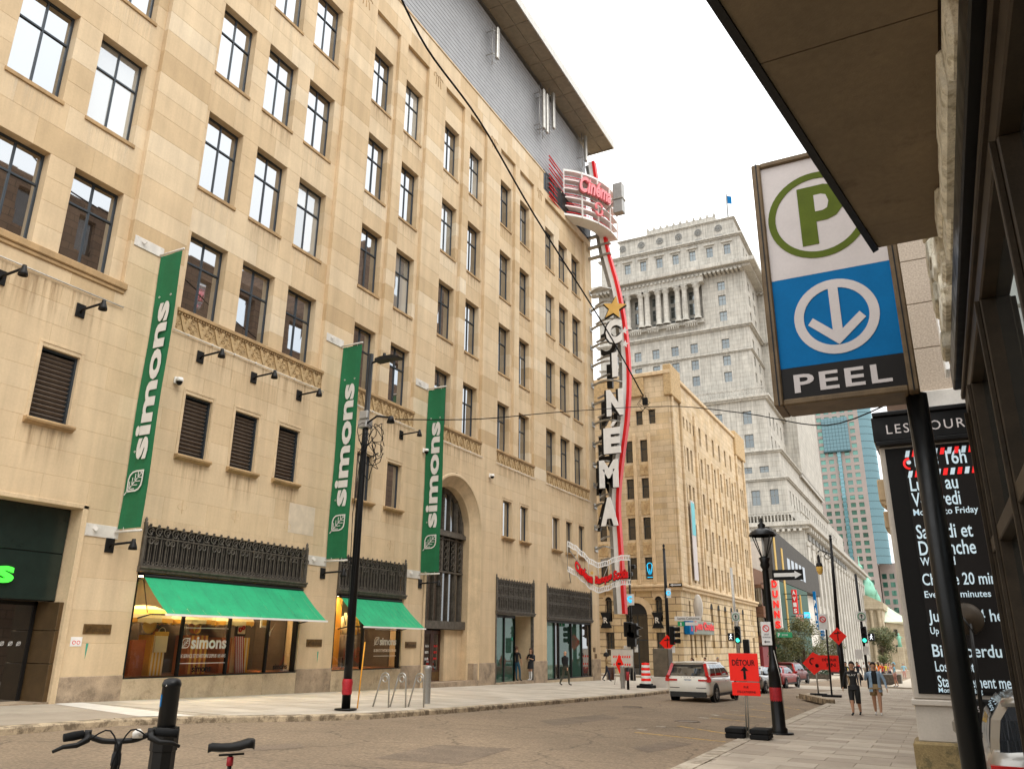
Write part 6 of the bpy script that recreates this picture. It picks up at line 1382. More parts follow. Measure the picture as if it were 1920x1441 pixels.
cc=gr(1163,1283); ds=thing('orange_diamond_stand','narrow orange diamond sign on a tripod before the white barrier','sign',tuple(cc)); o=MB(); 
for dx in (-.35,0,.35): o.tube([(cc.x+dx,cc.y+.1*(dx==0),cc.z),(cc.x,cc.y,cc.z+1.75)],.018,5)
o.build('tripod','galvanised',ds); o=MB(); o.prism([(0,-.55),(.24,0),(0,.55),(-.24,0)],(cc.x,cc.y-.04,cc.z+1.15),X3,Z3,(0,.02,0)); o.build('panel','sign_orange',ds); o=MB(); o.box(cc.x-.1,cc.x+.1,cc.y-.05,cc.y-.042,cc.z+1.1,cc.z+1.2); o.build('symbol','sign_black',ds)
# ---- sign builders
def plate(par,c,w_,h,m,y,name='panel',t=.02): o=MB(); o.bbox(c[0]-w_/2,c[0]+w_/2,y,y+t,c[1]-h/2,c[1]+h/2,.006); return o.build(name,m,par)
def diamond(par,c,s,y):
    o=MB(); o.prism([(0,-s),(s,0),(0,s),(-s,0)],(c[0],y,c[1]),X3,Z3,(0,.02,0)); d=o.build('orange_panel','sign_orange',par); o=MB(); o.tube([(c[0],y-.006,c[1]-s*.5),(c[0],y-.006,c[1]+s*.35)],.05*s,4); o.beam((c[0]-.4*s,y-.006,c[1]+.3*s),(c[0]+.35*s,y-.006,c[1]+.4*s),.01,.1*s); o.ring((c[0]+.05*s,y-.006,c[1]+.5*s),.06*s,.04*s,X3,Z3,7,4); o.build('symbol','sign_black',par)
def signal(par,c,y,green=True,walk=True,facing=True):
    o=MB(); o.bbox(c[0]-.19,c[0]+.19,y,y+.3,c[1]-.55,c[1]+.55,.03); o.build('signal_housing','black_paint',par)
    for k,z in enumerate((.36,0,-.36)):
        if not facing: continue
        o=MB(); o.annulus((c[0],y-.012,c[1]+z),X3,Z3,.001,.13,(0,.012,0),14); o.build('lens','lamp_green' if (k==2 and green) else ('sign_black'),par)
        o=MB(); o.annulus((c[0],y-.18,c[1]+z),X3,Z3,.135,.15,(0,.18,0),14,0,math.pi); o.build('visor','black_paint',par)
    if walk:
        o=MB(); x=c[0]+walk*.45; o.bbox(x-.2,x+.2,y,y+.25,c[1]-.4,c[1]+.1,.03); o.build('pedestrian_housing','black_paint',par); o=MB(); z=c[1]-.14
        o.ring((x+.02,y-.01,z+.15),.02,.022,X3,Z3,6,4)
        for p,q in (((0,.1),(-.01,-.03)),((-.01,-.03),(-.09,-.17)),((-.01,-.03),(.08,-.16)),((0,.08),(-.09,.0)),((0,.08),(.09,.01))): o.beam((x+p[0],y-.01,z+p[1]),(x+q[0],y-.01,z+q[1]),.03,.012,up=(0,1,0))
        o.build('walk_symbol','lamp_white',par)
mat('lamp_green',(.05,.85,.55),.4,var=0,emit=1.8); mat('lamp_white',(.9,.95,1),.4,var=0,emit=1.2); mat('lamp_amber',(.85,.55,.12),.4,var=.1); mat('sign_face',(.72,.72,.70),.5,var=.04); mat('sign_ring_green',(.01,.25,.12),.5,var=.05); mat('street_green',(.01,.30,.12),.5,var=.05)
# left signal pole (beside the cinema sign)
c=gr(1187,1275); sp1=thing('signal_pole','black pole with backs of traffic lights right of the film strip sign','traffic light',tuple(c))
o=MB(); o.tube([c,(c.x,c.y,5.9)],.085,12); o.lathe([(.2,c.z),(.2,c.z+.5),(.15,c.z+.6),(.1,c.z+1.2)],(c.x,c.y,0),12); o.build('pole','black_paint',sp1)
for dz,dx in ((.9,.25),(.35,.1),(1.0,-.1)): o=MB(); o.bbox(c.x+dx-.3,c.x+dx+.3,c.y-.5,c.y-.05,dz-.5,dz+.5,.05); o.prism([(0,-.15),(.4,0),(0,.15)],(c.x+dx+.28,c.y-.4,dz+.2),X3,Z3,(0,.3,0)); o.build('signal_back','black_paint',sp1)
plate(sp1,(c.x+.05,3.0),.55,.75,'sign_face',c.y-.12,'bus_panel'); o=MB(); o.ring((c.x+.05,c.y-.14,3.05),.16,.05,X3,Z3,12,4,.8,5.5); o.ring((c.x+.05,c.y-.14,2.9),.08,.04,X3,Z3,9,4); o.build('bus_symbol','neon_blue',sp1)
plate(sp1,(c.x-.3,-.45),.5,.75,'sign_face',c.y-.12,'notice_panel'); plate(sp1,(c.x+.35,-.25),.25,.5,'sign_face',c.y-.12,'button_panel')
o=MB(); o.bbox(c.x-.35,c.x+.3,c.y-.4,c.y,4.6,4.9,.05); o.bbox(c.x+.1,c.x+.5,c.y-.3,c.y,5.1,5.4,.05); o.build('detector','black_metal',sp1)
o=MB(); 
for k in range(3): o.ring((c.x+.05,c.y-.12,1.9-.3*k),.17,.02,X3,Z3,9,4)
o.build('cable_coil','rubber',sp1)
# second left pole
c=gr(1257,1277); sp2=thing('sign_pole','tall black pole with street name signs and traffic light before the bank','traffic light',tuple(c))
o=MB(); o.tube([c,(c.x,c.y,3.0),(c.x,c.y,6.6)],[.16,.12,.09],12); o.lathe([(.001,7.0),(.1,6.85),(.05,6.7),(.12,6.55)],(c.x,c.y,0),10); o.lathe([(.26,c.z),(.26,c.z+1.1),(.2,c.z+1.2)],(c.x,c.y,0),12); o.build('pole','black_paint',sp2)
diamond(sp2,(c.x-.02,.12),.56,c.y-.2); 
o=MB(); o.bbox(c.x+.15,c.x+.5,c.y-.25,c.y+.1,.0,1.25,.05)
for z in (.25,.65,1.05): o.lathe([(.14,0),(.17,.35)],(c.x+.5,c.y-.05,z),10,'x')
o.build('signal_head','black_paint',sp2); plate(sp2,(c.x+.35,-.3),.25,.45,'sign_face',c.y-.12,'button_panel')
pl=plate(sp2,(c.x+1.5,1.75),1.9,.30,'sign_face',c.y-.1,'street_name_panel'); o=MB(); o.text('Sainte-Catherine',(c.x+.75,c.y-.105,1.68),X3,Z3,w=1.55,h=.16,d=.006); o.build('lettering','sign_black',pl)
pl=plate(sp2,(c.x+1.0,1.40),.5,.32,'street_green',c.y-.1,'route_panel'); o=MB(); o.text('1',(c.x+.95,c.y-.105,1.28),X3,Z3,w=.08,h=.22,d=.006); o.build('lettering','sign_face',pl); plate(sp2,(c.x+1.75,1.4),.9,.22,'sign_face',c.y-.1,'street_name_panel')
pl=plate(sp2,(c.x+.75,4.05),.95,.24,'sign_black',c.y-.1,'one_way_panel'); o=MB(); o.prism([(-.4,0),(-.2,.09),(-.2,.04),(.4,.04),(.4,-.04),(-.2,-.04),(-.2,-.09)],(c.x+.75,c.y-.11,4.05),X3,Z3,(0,.006,0)); o.build('arrow','sign_face',pl)
pl=plate(sp2,(c.x+.2,3.5),.38,.65,'sign_face',c.y-.1,'route_shield'); o=MB(); o.ring((c.x+.2,c.y-.11,3.5),.13,.035,X3,Z3,12,4); o.build('route_symbol','neon_blue',pl)
# middle signal seen over the detour sign
c=Vector((-12.3,57.2,gz(-12.3,57.2)+RD)); sp3=thing('traffic_light','traffic light showing green behind the detour sign','traffic light',tuple(c)); o=MB(); o.tube([c,(c.x,c.y,2.2)],.08,10); o.tube([(c.x-.2,c.y+.6,c.z),(c.x-.25,c.y+.6,5.2)],.09,8); o.build('pole','galvanised',sp3); signal(sp3,(c.x+.05,.70),c.y-.35,True,-1.0)
pl=plate(sp3,(c.x,1.85),.55,.6,'sign_face',c.y-.2); o=MB(); o.ring((c.x,c.y-.215,1.85),.21,.025,X3,Z3,18,4); o.build('green_ring','sign_ring_green',pl); o=MB(); o.prism([(-.03,-.15),(.03,-.15),(.03,.02),(.08,.02),(0,.15),(-.08,.02),(-.03,.02)],(c.x,c.y-.215,1.85),X3,Z3,(0,.005,0)); o.build('arrow','sign_black',pl)
o=MB(); o.bbox(c.x+.35,c.x+.75,c.y-.3,c.y,-.7,.4,.03); o.build('signal_back','black_paint',sp3)
# right traffic light
c=gr(1630,1290); sp4=thing('traffic_light','traffic light showing green above the walking crowd on the right','traffic light',tuple(c)); o=MB(); o.tube([c,(c.x,c.y,4.9)],.09,10); o.build('pole','black_paint',sp4); signal(sp4,(c.x+.1,.78),c.y-.35,True,1.0)
pl=plate(sp4,(c.x+.08,2.0),.62,.66,'sign_face',c.y-.2); o=MB(); o.ring((c.x+.08,c.y-.215,2.0),.23,.03,X3,Z3,18,4); o.build('green_ring','sign_ring_green',pl); o=MB(); o.prism([(-.03,-.17),(.03,-.17),(.03,.02),(.09,.02),(0,.17),(-.09,.02),(-.03,.02)],(c.x+.08,c.y-.215,2.0),X3,Z3,(0,.005,0)); o.build('arrow','sign_black',pl)
plate(sp4,(c.x+.1,-.25),.3,.55,'sign_face',c.y-.15,'button_panel'); plate(sp4,(c.x-.4,-.5),.45,.65,'sign_face',c.y-.15,'notice_panel')
# far amber street lamp
c=gr(1583,1290); fl=thing('bracket_lamp','black pole with curled bracket lamp and orange diamond sign further down','street lamp',tuple(c)); o=MB(); o.tube([c,(c.x,c.y,.5)],.2,12); o.tube([(c.x,c.y,.5),(c.x+.2,c.y,7.1)],[.13,.09],10); o.lathe([(.001,.35),(.1,.2),(.06,.08),(.14,0)],(c.x+.2,c.y,7.1),10); o.build('pole','black_paint',fl)
o=MB(); o.tube([(c.x+.15,c.y,6.1)]+[(c.x+.15-.95*math.sin(t)*.9,c.y,6.0+.35*math.sin(t*1.6)) for t in [k*math.pi/2/8 for k in range(1,9)]],.04,6); o.ring((c.x-.1,c.y,5.95),.2,.03,X3,Z3,10,4); o.build('bracket','black_paint',fl)
o=MB(); o.lathe([(.03,6.1),(.1,5.9),(.1,5.55),(.2,5.45),(.24,5.25)],(c.x-.72,c.y,0),12); o.build('lamp_hood','black_paint',fl); o=MB(); o.lathe([(.23,5.25),(.22,5.0),(.12,4.75),(.001,4.7)],(c.x-.72,c.y,0),12); o.build('globe','lamp_amber',fl)
diamond(fl,(c.x+.0,.65),.56,c.y-.3)
# orange arrow signs on stands
c=gr(1535,1303); oa=thing('orange_arrow_sign','orange diamond arrow sign on a stand in front of the red truck','sign',tuple(c)); o=MB(); o.tube([c,(c.x,c.y,-.75)],.04,6); o.build('post','galvanised',oa); o=MB(); o.bbox(c.x-.4,c.x+.4,c.y-.2,c.y+.2,c.z,c.z+.1,.02); o.build('base','rubber',oa)
z=atY(1535,1243,c.y).z; o=MB(); o.prism([(-.62,0),(-.1,-.55),(.25,-.3),(1.15,-.3),(1.15,.4),(.2,.4),(-.08,.55)],(c.x-.0,c.y-.05,z),X3,Z3,(0,.02,0)); o.build('panel','sign_orange',oa)
o=MB(); o.text('DÉTOUR',(c.x+.35,c.y-.055,z+.12),X3,Z3,w=.7,h=.16,d=.004,bold=.02); o.text('FIN',(c.x+.55,c.y-.055,z-.15),X3,Z3,w=.42,h=.17,d=.004,bold=.02); o.ring((c.x-.1,c.y-.06,z+.1),.15,.035,X3,Z3,10,4,1.2,4.4); o.ring((c.x+.08,c.y-.06,z-.1),.05,.05,X3,Z3,8,4); o.build('lettering','sign_black',oa)
c=gr(1560,1306); ns=thing('no_parking_post','thin black leaning sign post with no parking panel behind orange signs','sign',tuple(c)); top=atY(1547,1155,c.y); o=MB(); o.tube([c,top],.045,7); o.build('post','black_metal',ns); o=MB(); o.bbox(c.x-.45,c.x+.45,c.y-.2,c.y+.2,c.z,c.z+.1,.02); o.build('base','rubber',ns); p_=atY(1543,1165,c.y-.05); pl=plate(ns,(p_.x,p_.z),.42,.75,'sign_face',c.y-.06); o=MB(); o.ring((p_.x,c.y-.07,p_.z+.12),.13,.03,X3,Z3,14,4); o.beam((p_.x-.08,c.y-.07,p_.z+.2),(p_.x+.08,c.y-.07,p_.z+.04),.03,.01,up=(0,1,0)); o.build('symbol','red_paint',pl)
# detour sign
c=gr(1404,1383); dt=thing('detour_sign','orange DETOUR sign with black up arrow on stand with rubber feet','sign',tuple(c)); zc=lambda y:atY(1395,y,19.1).z
for x0,x1,y0,y1,nm in ((-4.34,-3.70,1224,1276,'upper_panel'),(-4.31,-3.70,1278,1303,'lower_panel')): o=MB(); o.bbox(x0,x1,19.05,19.07,zc(y1),zc(y0),.004); o.build(nm,'sign_orange',dt)
o=MB(); o.text('DÉTOUR',(-4.27,19.047,zc(1247)),X3,Z3,w=.5,h=.155,d=.004,bold=.015); o.prism([(-.028,-.13),(.028,-.13),(.028,.05),(.085,.05),(0,.15),(-.085,.05),(-.028,.05)],(-4.01,19.045,zc(1261)),X3,Z3,(0,.004,0)); o.text('RUE',(-4.05,19.047,zc(1289)),X3,Z3,w=.1,h=.045,d=.004); o.text('STE-CATHERINE',(-4.2,19.047,zc(1298)),X3,Z3,w=.4,h=.045,d=.004); o.build('lettering','sign_black',dt)
o=MB()
for dx in (-.025,.025): o.tube([(c.x+dx,19.12,c.z),(-4.0+dx,19.1,zc(1228))],.016,6)
o.build('stand','galvanised',dt)
for dx in (-.25,.28):
    for k in range(2): o=MB(); o.bbox(c.x+dx-.2,c.x+dx+.2,19.0-.1,19.0+.45,c.z+.11*k,c.z+.11*k+.105,.02); o.build('rubber_foot','rubber',dt)
# lantern lamp post
c=gr(1462,1375); ll=thing('lantern_post','black lantern lamp post with arrow and no parking signs, red tape','street lamp',tuple(c))
mat('lantern_glass',(.5,.5,.48),.2,var=.05)
o=MB(); o.tube([(c.x,c.y,c.z),(c.x,c.y,c.z+.03)],.32,16); o.lathe([(.19,c.z+.03),(.19,c.z+.12),(.155,c.z+.15),(.145,c.z+1.35),(.16,c.z+1.4),(.12,c.z+1.5),(.09,c.z+1.7),(.075,c.z+3.7),(.085,c.z+3.75)],(c.x,c.y,0),18); o.build('pole','black_paint',ll)
zt=c.z+3.75; o=MB(); o.lathe([(.06,zt),(.12,zt+.12),(.10,zt+.2),(.14,zt+.3),(.06,zt+.34)],(c.x,c.y,0),14)
for k in range(4): t=math.pi/4+math.pi/2*k; o.tube([(c.x+.08*math.cos(t),c.y+.08*math.sin(t),zt+.32),(c.x+.32*math.cos(t),c.y+.32*math.sin(t),zt+.86)],.014,5)
o.ring((c.x,c.y,zt+.86),.32,.02,X3,Y3,20,5); o.build('lantern_frame','black_paint',ll)
o=MB(); o.lathe([(.34,zt+.86),(.30,zt+.93),(.16,zt+1.02),(.08,zt+1.05),(.1,zt+1.12),(.04,zt+1.18),(.02,zt+1.28),(.001,zt+1.32)],(c.x,c.y,0),18); o.build('lantern_cap','black_paint',ll)
o=MB(); o.tube([(c.x,c.y,zt+.3),(c.x,c.y,zt+.8)],.035,8); o.build('lamp_core','lantern_glass',ll)
o=MB(); o.lathe([(.149,-1.25),(.156,-1.2),(.152,-1.08),(.156,-.98),(.149,-.94)],(c.x,c.y,0),16); o.build('tape','red_tape',ll)
a=atY(1447,1068,c.y-.15); b_=atY(1507,1086,c.y-.15); pl=plate(ll,((a.x+b_.x)/2,(a.z+b_.z)/2),b_.x-a.x,a.z-b_.z,'sign_black',c.y-.16,'arrow_panel'); cx,cz=(a.x+b_.x)/2,(a.z+b_.z)/2; o=MB(); o.prism([(-.32,-.045),(.17,-.045),(.17,-.09),(.33,0),(.17,.09),(.17,.045),(-.32,.045)],(cx,c.y-.165,cz),X3,Z3,(0,.004,0)); o.build('arrow','sign_face',pl)
a=atY(1428,1166,c.y-.15); b_=atY(1446,1208,c.y-.15); cx,cz=(a.x+b_.x)/2,(a.z+b_.z)/2; pl=plate(ll,(cx,cz),.24,a.z-b_.z+.02,'sign_face',c.y-.16,'no_parking_panel'); o=MB(); o.ring((cx,c.y-.165,cz+.12),.07,.012,X3,Z3,16,4); o.beam((cx-.05,c.y-.165,cz+.17),(cx+.05,c.y-.165,cz+.07),.014,.006,up=(0,1,0)); o.build('symbol','red_paint',pl); o=MB(); o.text('SAUF',(cx,c.y-.162,cz-.04),X3,Z3,w=.11,h=.035,d=.003,center=True); o.text('DÉTENTEURS',(cx,c.y-.162,cz-.10),X3,Z3,w=.19,h=.035,d=.003,center=True); o.prism([(-.07,0),(-.03,.03),(-.03,.01),(.07,.01),(.07,-.01),(-.03,-.01),(-.03,-.03)],(cx,c.y-.166,cz-.19),X3,Z3,(0,.004,0)); o.build('lettering','sign_black',pl)
a=atY(1456,1185,c.y-.15); b_=atY(1486,1194,c.y-.15); cx,cz=(a.x+b_.x)/2,(a.z+b_.z)/2; pl=plate(ll,(cx,cz),b_.x-a.x,.12,'street_green',c.y-.16,'parking_zone_panel'); o=MB(); o.text('P',(cx-.15,c.y-.162,cz-.04),X3,Z3,h=.08,w=.05,d=.003,bold=.02); o.text('ZONE',(cx-.06,c.y-.162,cz-.02),X3,Z3,h=.04,w=.14,d=.003); o.build('lettering','sign_face',pl)
o=MB(); o.tube([(c.x+.05,c.y-.12,-.1),(c.x+.16,c.y-.14,-.75),(c.x+.17,c.y-.14,-1.5)],.012,5); o.build('conduit','galvanised',ll)
# low kerb blocks and planter further down
o=MB(); a=gr(1505,1306); b_=gr(1558,1318); o.beam((a.x,a.y,a.z+.05),(b_.x,b_.y,b_.z+.05),.35,.22); tag(o.build('kerb_block','kerb_granite_worn'),'loose yellowish kerb block at the pavement corner by orange signs','kerb')
c=gr(1668,1280); o=MB(); o.bbox(c.x-1.0,c.x+1.0,c.y,c.y+1.6,c.z-.1,c.z+.75,.04); tag(o.build('planter','black_iron'),'dark square planter behind the walking women','planter')
for k in range(6): pass
# overhead wires
def wire(pts,r,l,name='overhead_wire'):
    Q=spl([Vector(p) for p in pts],6); o=MB(); o.tube(Q,r,5); return tag(o.build(name,'rubber'),l,'wire')
wire([atX(x,y,-12) for x,y in ((735,-40),(800,90),(900,228),(1000,400),(1100,558),(1150,640),(1205,740))],.035,'thick black wire crossing the upper facade diagonally')
p=atX(1205,740,-12); wire([Vector((-13.37,18.3,6.2)),atX(900,785,-12.3),atX(1050,772,-12),p+Vector((0,.4,-.5))],.018,'thin wire from the light pole to the cable junction')
q=p+Vector((.05,.4,-.55)); wire([q,atX(1280,762,-9),atX(1400,775,-5),atX(1550,797,-2.2),(.3,16,4.6)],.02,'thin wire from the cable junction to the right side')
o=MB(); rt=random.Random(9)
for k in range(5): o.tube([p+Vector((rt.uniform(-.2,.2),.2,rt.uniform(-.2,.3))),p+Vector((rt.uniform(-.4,.4),.2,-.4)),p+Vector((rt.uniform(-.3,.5),.2,-.9))],.015,4)
o.obox(p+Vector((.05,.2,-.3)),(.12,0,0),(0,.1,0),(0,0,.18)); tag(o.build('cable_junction','rubber'),'tangled cable junction hanging in the air before the bank','junction')
# ================================================================ VEHICLES
glassmat('car_glass',.12,(.9,.95,1),(.02,.022,.025)); mat('tail_red',(.55,.008,.008),.2,var=.05,coat=.5); mat('chrome',(.6,.6,.58),.15,metal=1,var=.02); mat('alloy',(.35,.35,.35),.35,metal=.8,var=.1)
mat('paint_pearl',(.82,.79,.71),.3,metal=0,var=.03,coat=.7); mat('paint_red',(.42,.006,.008),.4,var=.04,coat=.25,spec=.3); mat('paint_maroon',(.16,.010,.010),.4,var=.04,coat=.2,spec=.3); mat('paint_silver',(.26,.245,.22),.28,metal=.6,var=.04,coat=.7); mat('paint_white',(.75,.74,.71),.3,var=.03,coat=.6); mat('plastic_dark',(.02,.02,.02),.6,var=.1); mat('plate_white',(.55,.55,.56),.5,var=.05)
def vehicle(label, cat, loc, rz, paint, L=4.7, W=1.9, kind='suv', name='parked_car', scale=1.0):
    t=thing(name,label,cat,loc,rz); w=W/2; B=lambda mb,n,m,p=None,sm=False: mb.build(n,m,p or t,local=True,smooth=sm)
    if kind=='suv': st=[(-.5,.80,.42,.78),(-.485,.93,.32,1.00),(-.46,.97,.26,1.04),(-.38,.99,.24,1.05),(-.2,1,.24,1.03),(0,1,.24,1.01),(.12,1,.24,1.0),(.24,.99,.24,.99),(.36,.97,.24,.95),(.44,.92,.26,.86),(.49,.78,.32,.72),(.5,.6,.4,.62)]; gh=(-.485,.21,-.43,.06,1.02,1.64,.93,.72)
    elif kind=='sedan': st=[(-.5,.78,.42,.74),(-.485,.92,.30,.94),(-.44,.96,.24,.98),(-.34,.99,.22,.97),(-.2,1,.22,.93),(0,1,.22,.91),(.12,1,.22,.90),(.22,.99,.22,.89),(.34,.97,.22,.84),(.43,.92,.24,.74),(.485,.78,.3,.62),(.5,.6,.36,.55)]; gh=(-.37,.22,-.24,.06,.91,1.42,.88,.66)
    elif kind=='hatch': st=[(-.5,.78,.40,.80),(-.485,.92,.30,.95),(-.44,.96,.24,.98),(-.3,.99,.22,.97),(-.1,1,.22,.95),(.05,1,.22,.93),(.2,.99,.22,.92),(.34,.96,.22,.86),(.44,.88,.26,.74),(.49,.75,.3,.6),(.5,.6,.36,.52)]; gh=(-.47,.24,-.38,.10,.94,1.46,.90,.68)
    elif kind=='pickup': st=[(-.5,.9,.5,1.05),(-.49,.97,.45,1.10),(-.4,1,.42,1.1),(-.2,1,.42,1.1),(-.08,1,.42,1.12),(.1,1,.42,1.12),(.25,1,.42,1.12),(.4,.98,.42,1.08),(.48,.9,.45,.98),(.5,.8,.5,.85)]; gh=(-.10,.27,-.07,.16,1.1,1.85,.93,.8)
    else: st=[(-.5,.94,.4,1.1),(-.49,.97,.35,1.15),(-.3,1,.3,1.15),(0,1,.3,1.15),(.3,1,.3,1.1),(.42,.97,.32,1.0),(.49,.88,.36,.85),(.5,.75,.4,.75)]; gh=(-.49,.40,-.48,.27,1.13,2.35,.98,.90)
    b=MB(); rows=[]
    for f,wf,zb,zd in st:
        y=f*L; ww=w*wf; h=zd-zb
        half=[(0,zb),(ww*.84,zb),(ww*.96,zb+.10*h),(ww,zb+.30*h),(ww*.985,zb+.52*h),(ww*1.0,zb+.68*h),(ww*.97,zb+.86*h),(ww*.90,zd),(ww*.6,zd+.02),(0,zd+.03)]
        rows.append([(x,y,z) for x,z in half]+[(-x,y,z) for x,z in half[-2:0:-1]])
    m=len(rows[0]); b.add([p for r in rows for p in r],[(i*m+k,i*m+(k+1)%m,(i+1)*m+(k+1)%m,(i+1)*m+k) for i in range(len(rows)-1) for k in range(m)]+[tuple(reversed(range(m))),tuple((len(rows)-1)*m+k for k in range(m))])
    body=B(b,'body',paint,sm=True)
    y0,y1,t0,t1,zbelt,zr,wb,wr=gh; y0*=L;y1*=L;t0*=L;t1*=L; wb*=w;wr*=w
    def loop(ya,yb,ww,z,c=.13): return [(-ww+c,ya,z),(ww-c,ya,z),(ww,ya+c*1.2,z),(ww,yb-c*1.4,z),(ww-c,yb,z),(-ww+c,yb,z),(-ww,yb-c*1.4,z),(-ww,ya+c*1.2,z)]
    lv=[(0,0,1),(.3,.22,.975),(.62,.52,.93),(1,1,wr/wb)]
    LP=[loop(y0+(t0-y0)*f,y1+(t1-y1)*f,wb*k,zbelt-.02+(zr-.04-zbelt)*v) for v,f,k in lv]
    o=MB(); o.add([p for l in LP for p in l],[(i*8+k,i*8+(k+1)%8,(i+1)*8+(k+1)%8,(i+1)*8+k) for i in range(3) for k in range(8)]); B(o,'upper_body',paint,sm=False)
    def gp(side,u,v):
        vs=[a[0] for a in lv]; i=max(k for k in range(3) if vs[k]<=v+1e-9); f=(v-vs[i])/(vs[i+1]-vs[i]); a,b2=side,(side+1)%8
        A=Vector(LP[i][a]).lerp(Vector(LP[i][b2]),u); C=Vector(LP[i+1][a]).lerp(Vector(LP[i+1][b2]),u); D1=(Vector(LP[i][b2])-Vector(LP[i][a])); nn=D1.cross(C-A).normalized(); return A.lerp(C,f)+nn*.008
    def gpan(side,u0,u1,v0,v1,nm,u0t=None,u1t=None):
        o=MB(); V_=[v0]+[x for x in (.3,.62) if v0<x<v1]+[v1]; u0t=u0 if u0t is None else u0t; u1t=u1 if u1t is None else u1t; pts=[]
        for v in V_: f=(v-v0)/(v1-v0); pts+= [gp(side,u0+(u0t-u0)*f,v),gp(side,u1+(u1t-u1)*f,v)]
        o.add(pts,[(2*i,2*i+1,2*i+3,2*i+2) for i in range(len(V_)-1)]); B(o,nm,'car_glass')
    if kind!='van': gpan(0,-.06,1.06,.10,.93,'rear_window')
    gpan(4,-.06,1.06,.06,.93,'windscreen')
    if kind!='van':
        for a,b2,c_,d_ in ((.03,.30,.12,.33),(.33,.62,.36,.62),(.65,.985,.65,.93)): gpan(2,a,b2,.12,.88,'side_window',c_,d_); gpan(6,1-b2,1-a,.12,.88,'side_window',1-d_,1-c_)
    else: gpan(2,.75,.98,.1,.6,'side_window'); gpan(6,.02,.25,.1,.6,'side_window')
    o=MB(); rr=[]
    for f,dz,k in ((0,-.05,1.0),(.12,-.012,.99),(.5,.0,1.0),(.88,-.015,.98),(1,-.06,.96)):
        y=t0-.06+(t1-t0+.12)*f; rr.append([(-wr*k*1.05,y,zr-.075+dz),(-wr*k*.8,y,zr-.01+dz),(0,y,zr+.01+dz),(wr*k*.8,y,zr-.01+dz),(wr*k*1.05,y,zr-.075+dz),(0,y,zr-.085+dz)])
    o.add([p for r in rr for p in r],[(i*6+k,i*6+(k+1)%6,(i+1)*6+(k+1)%6,(i+1)*6+k) for i in range(4) for k in range(6)]+[(5,4,3,2,1,0),(24,25,26,27,28,29)]); B(o,'roof',paint,sm=True)
    for s in(-1,1):
        o=MB(); yy=y1-.12*L*.6; o.bbox(s*(w+.02)-.0 if s>0 else -w-.2,s*(w+.02)+.18 if s>0 else -w-.02,yy,yy+.10,zbelt,zbelt+.15,.03); B(o,'mirror',paint)
        o=MB(); o.beam((s*(w+.003),-.36*L,zbelt-.14),(s*(w+.003),.2*L,zbelt-.15),.012,.012); o.box(s*w-.006,s*w+.012*s if s>0 else s*w+.006,-.02*L,.02*L,zbelt-.2,zbelt-.17); B(o,'side_trim','chrome')
        o=MB(); o.beam((s*(w*.97),-.3*L,.30),(s*(w*.97),.3*L,.30),.06,.10); B(o,'sill','plastic_dark')
        if kind=='suv':
            o=MB(); zz=[(1.52,.70),(1.25,.80),(1.02,.93),(.96,.955),(.82,.99)]; yb_=-.5*L
            pts=[(s*w*.74,-.445*L,1.55),(s*w*.82,-.465*L,1.28),(s*w*.9,-.487*L,1.06),(s*w*.985,-.48*L,.98),(s*w*.98,-.482*L,.84)]
            for p,q in zip(pts,pts[1:]): o.beam(p,q,.12,.09,up=(0,1,0))
            o.obox((s*w*.70,-.4935*L,.90),(w*.22,0,0),(0,.03,0),(0,0,.035)); o.obox((s*w*.93,-.475*L,.90),(w*.06,0,0),(0,.10,0),(0,0,.07)); B(o,'tail_light','tail_red')
        else:
            zl={'sedan':.82,'hatch':.80,'pickup':.95,'van':1.1}[kind]; o=MB(); o.obox((s*w*.76,-.488*L,zl),(w*.17,0,0),(0,.05,0),(0,0,.075 if kind!='pickup' else .18)); B(o,'tail_light','tail_red')
        o=MB(); o.obox((s*w*.68,.478*L,.68),(w*.18,0,0),(0,.06,0),(0,0,.06)); B(o,'headlight','chrome')
    R=.36 if kind in('suv','pickup','van') else .32
    for sx in(-1,1):
        for fy in(-.31,.32):
            o=MB(); o.annulus((sx*(w*.985),fy*L,R),Y3,Z3,.001,R+.07,(sx*.018,0,0),20); B(o,'wheel_arch','plastic_dark')
            o=MB(); x0=sx*(w-.21); prof=[(R*.62,0),(R*.92,0),(R,.03),(R,.19),(R*.93,.225),(R*.62,.23)]; o.lathe([(r,h*sx) for r,h in prof],(x0,fy*L,R),20,'x'); tw=B(o,'wheel','rubber')
            o=MB(); o.annulus((x0+sx*.205,fy*L,R),Y3,Z3,R*.54,R*.64,(sx*.015,0,0),18); 
            for k in range(5): a=2*math.pi*k/5+.3; o.beam((x0+sx*.212,fy*L,R),(x0+sx*.212,fy*L+R*.58*math.cos(a),R+R*.58*math.sin(a)),.05,.02,up=(1,0,0))
            B(o,'rim','alloy',tw); o=MB(); o.annulus((x0+sx*.12,fy*L,R),Y3,Z3,.001,R*.62,(sx*.02,0,0),16); B(o,'brake_disc','plastic_dark',tw)
    o=MB(); zb=st[1][2]; o.obox((0,-.498*L+.02,zb+.02),(w*.82,0,0),(0,.06,0),(0,0,.10)); B(o,'rear_bumper','plastic_dark')
    o=MB(); o.obox((0,-.487*L,{'suv':.86,'sedan':.76,'hatch':.74,'pickup':.62,'van':.8}[kind]),(.16,0,0),(0,.035,0),(0,0,.085)); pl=B(o,'licence_plate','plate_white'); o=MB(); o.text('J82 NPR',(-.13,-.487*L-.036,{'suv':.83,'sedan':.73,'hatch':.71,'pickup':.59,'van':.77}[kind]),X3,Z3,w=.26,h=.07,d=.003); B(o,'plate_lettering','sign_blue',pl)
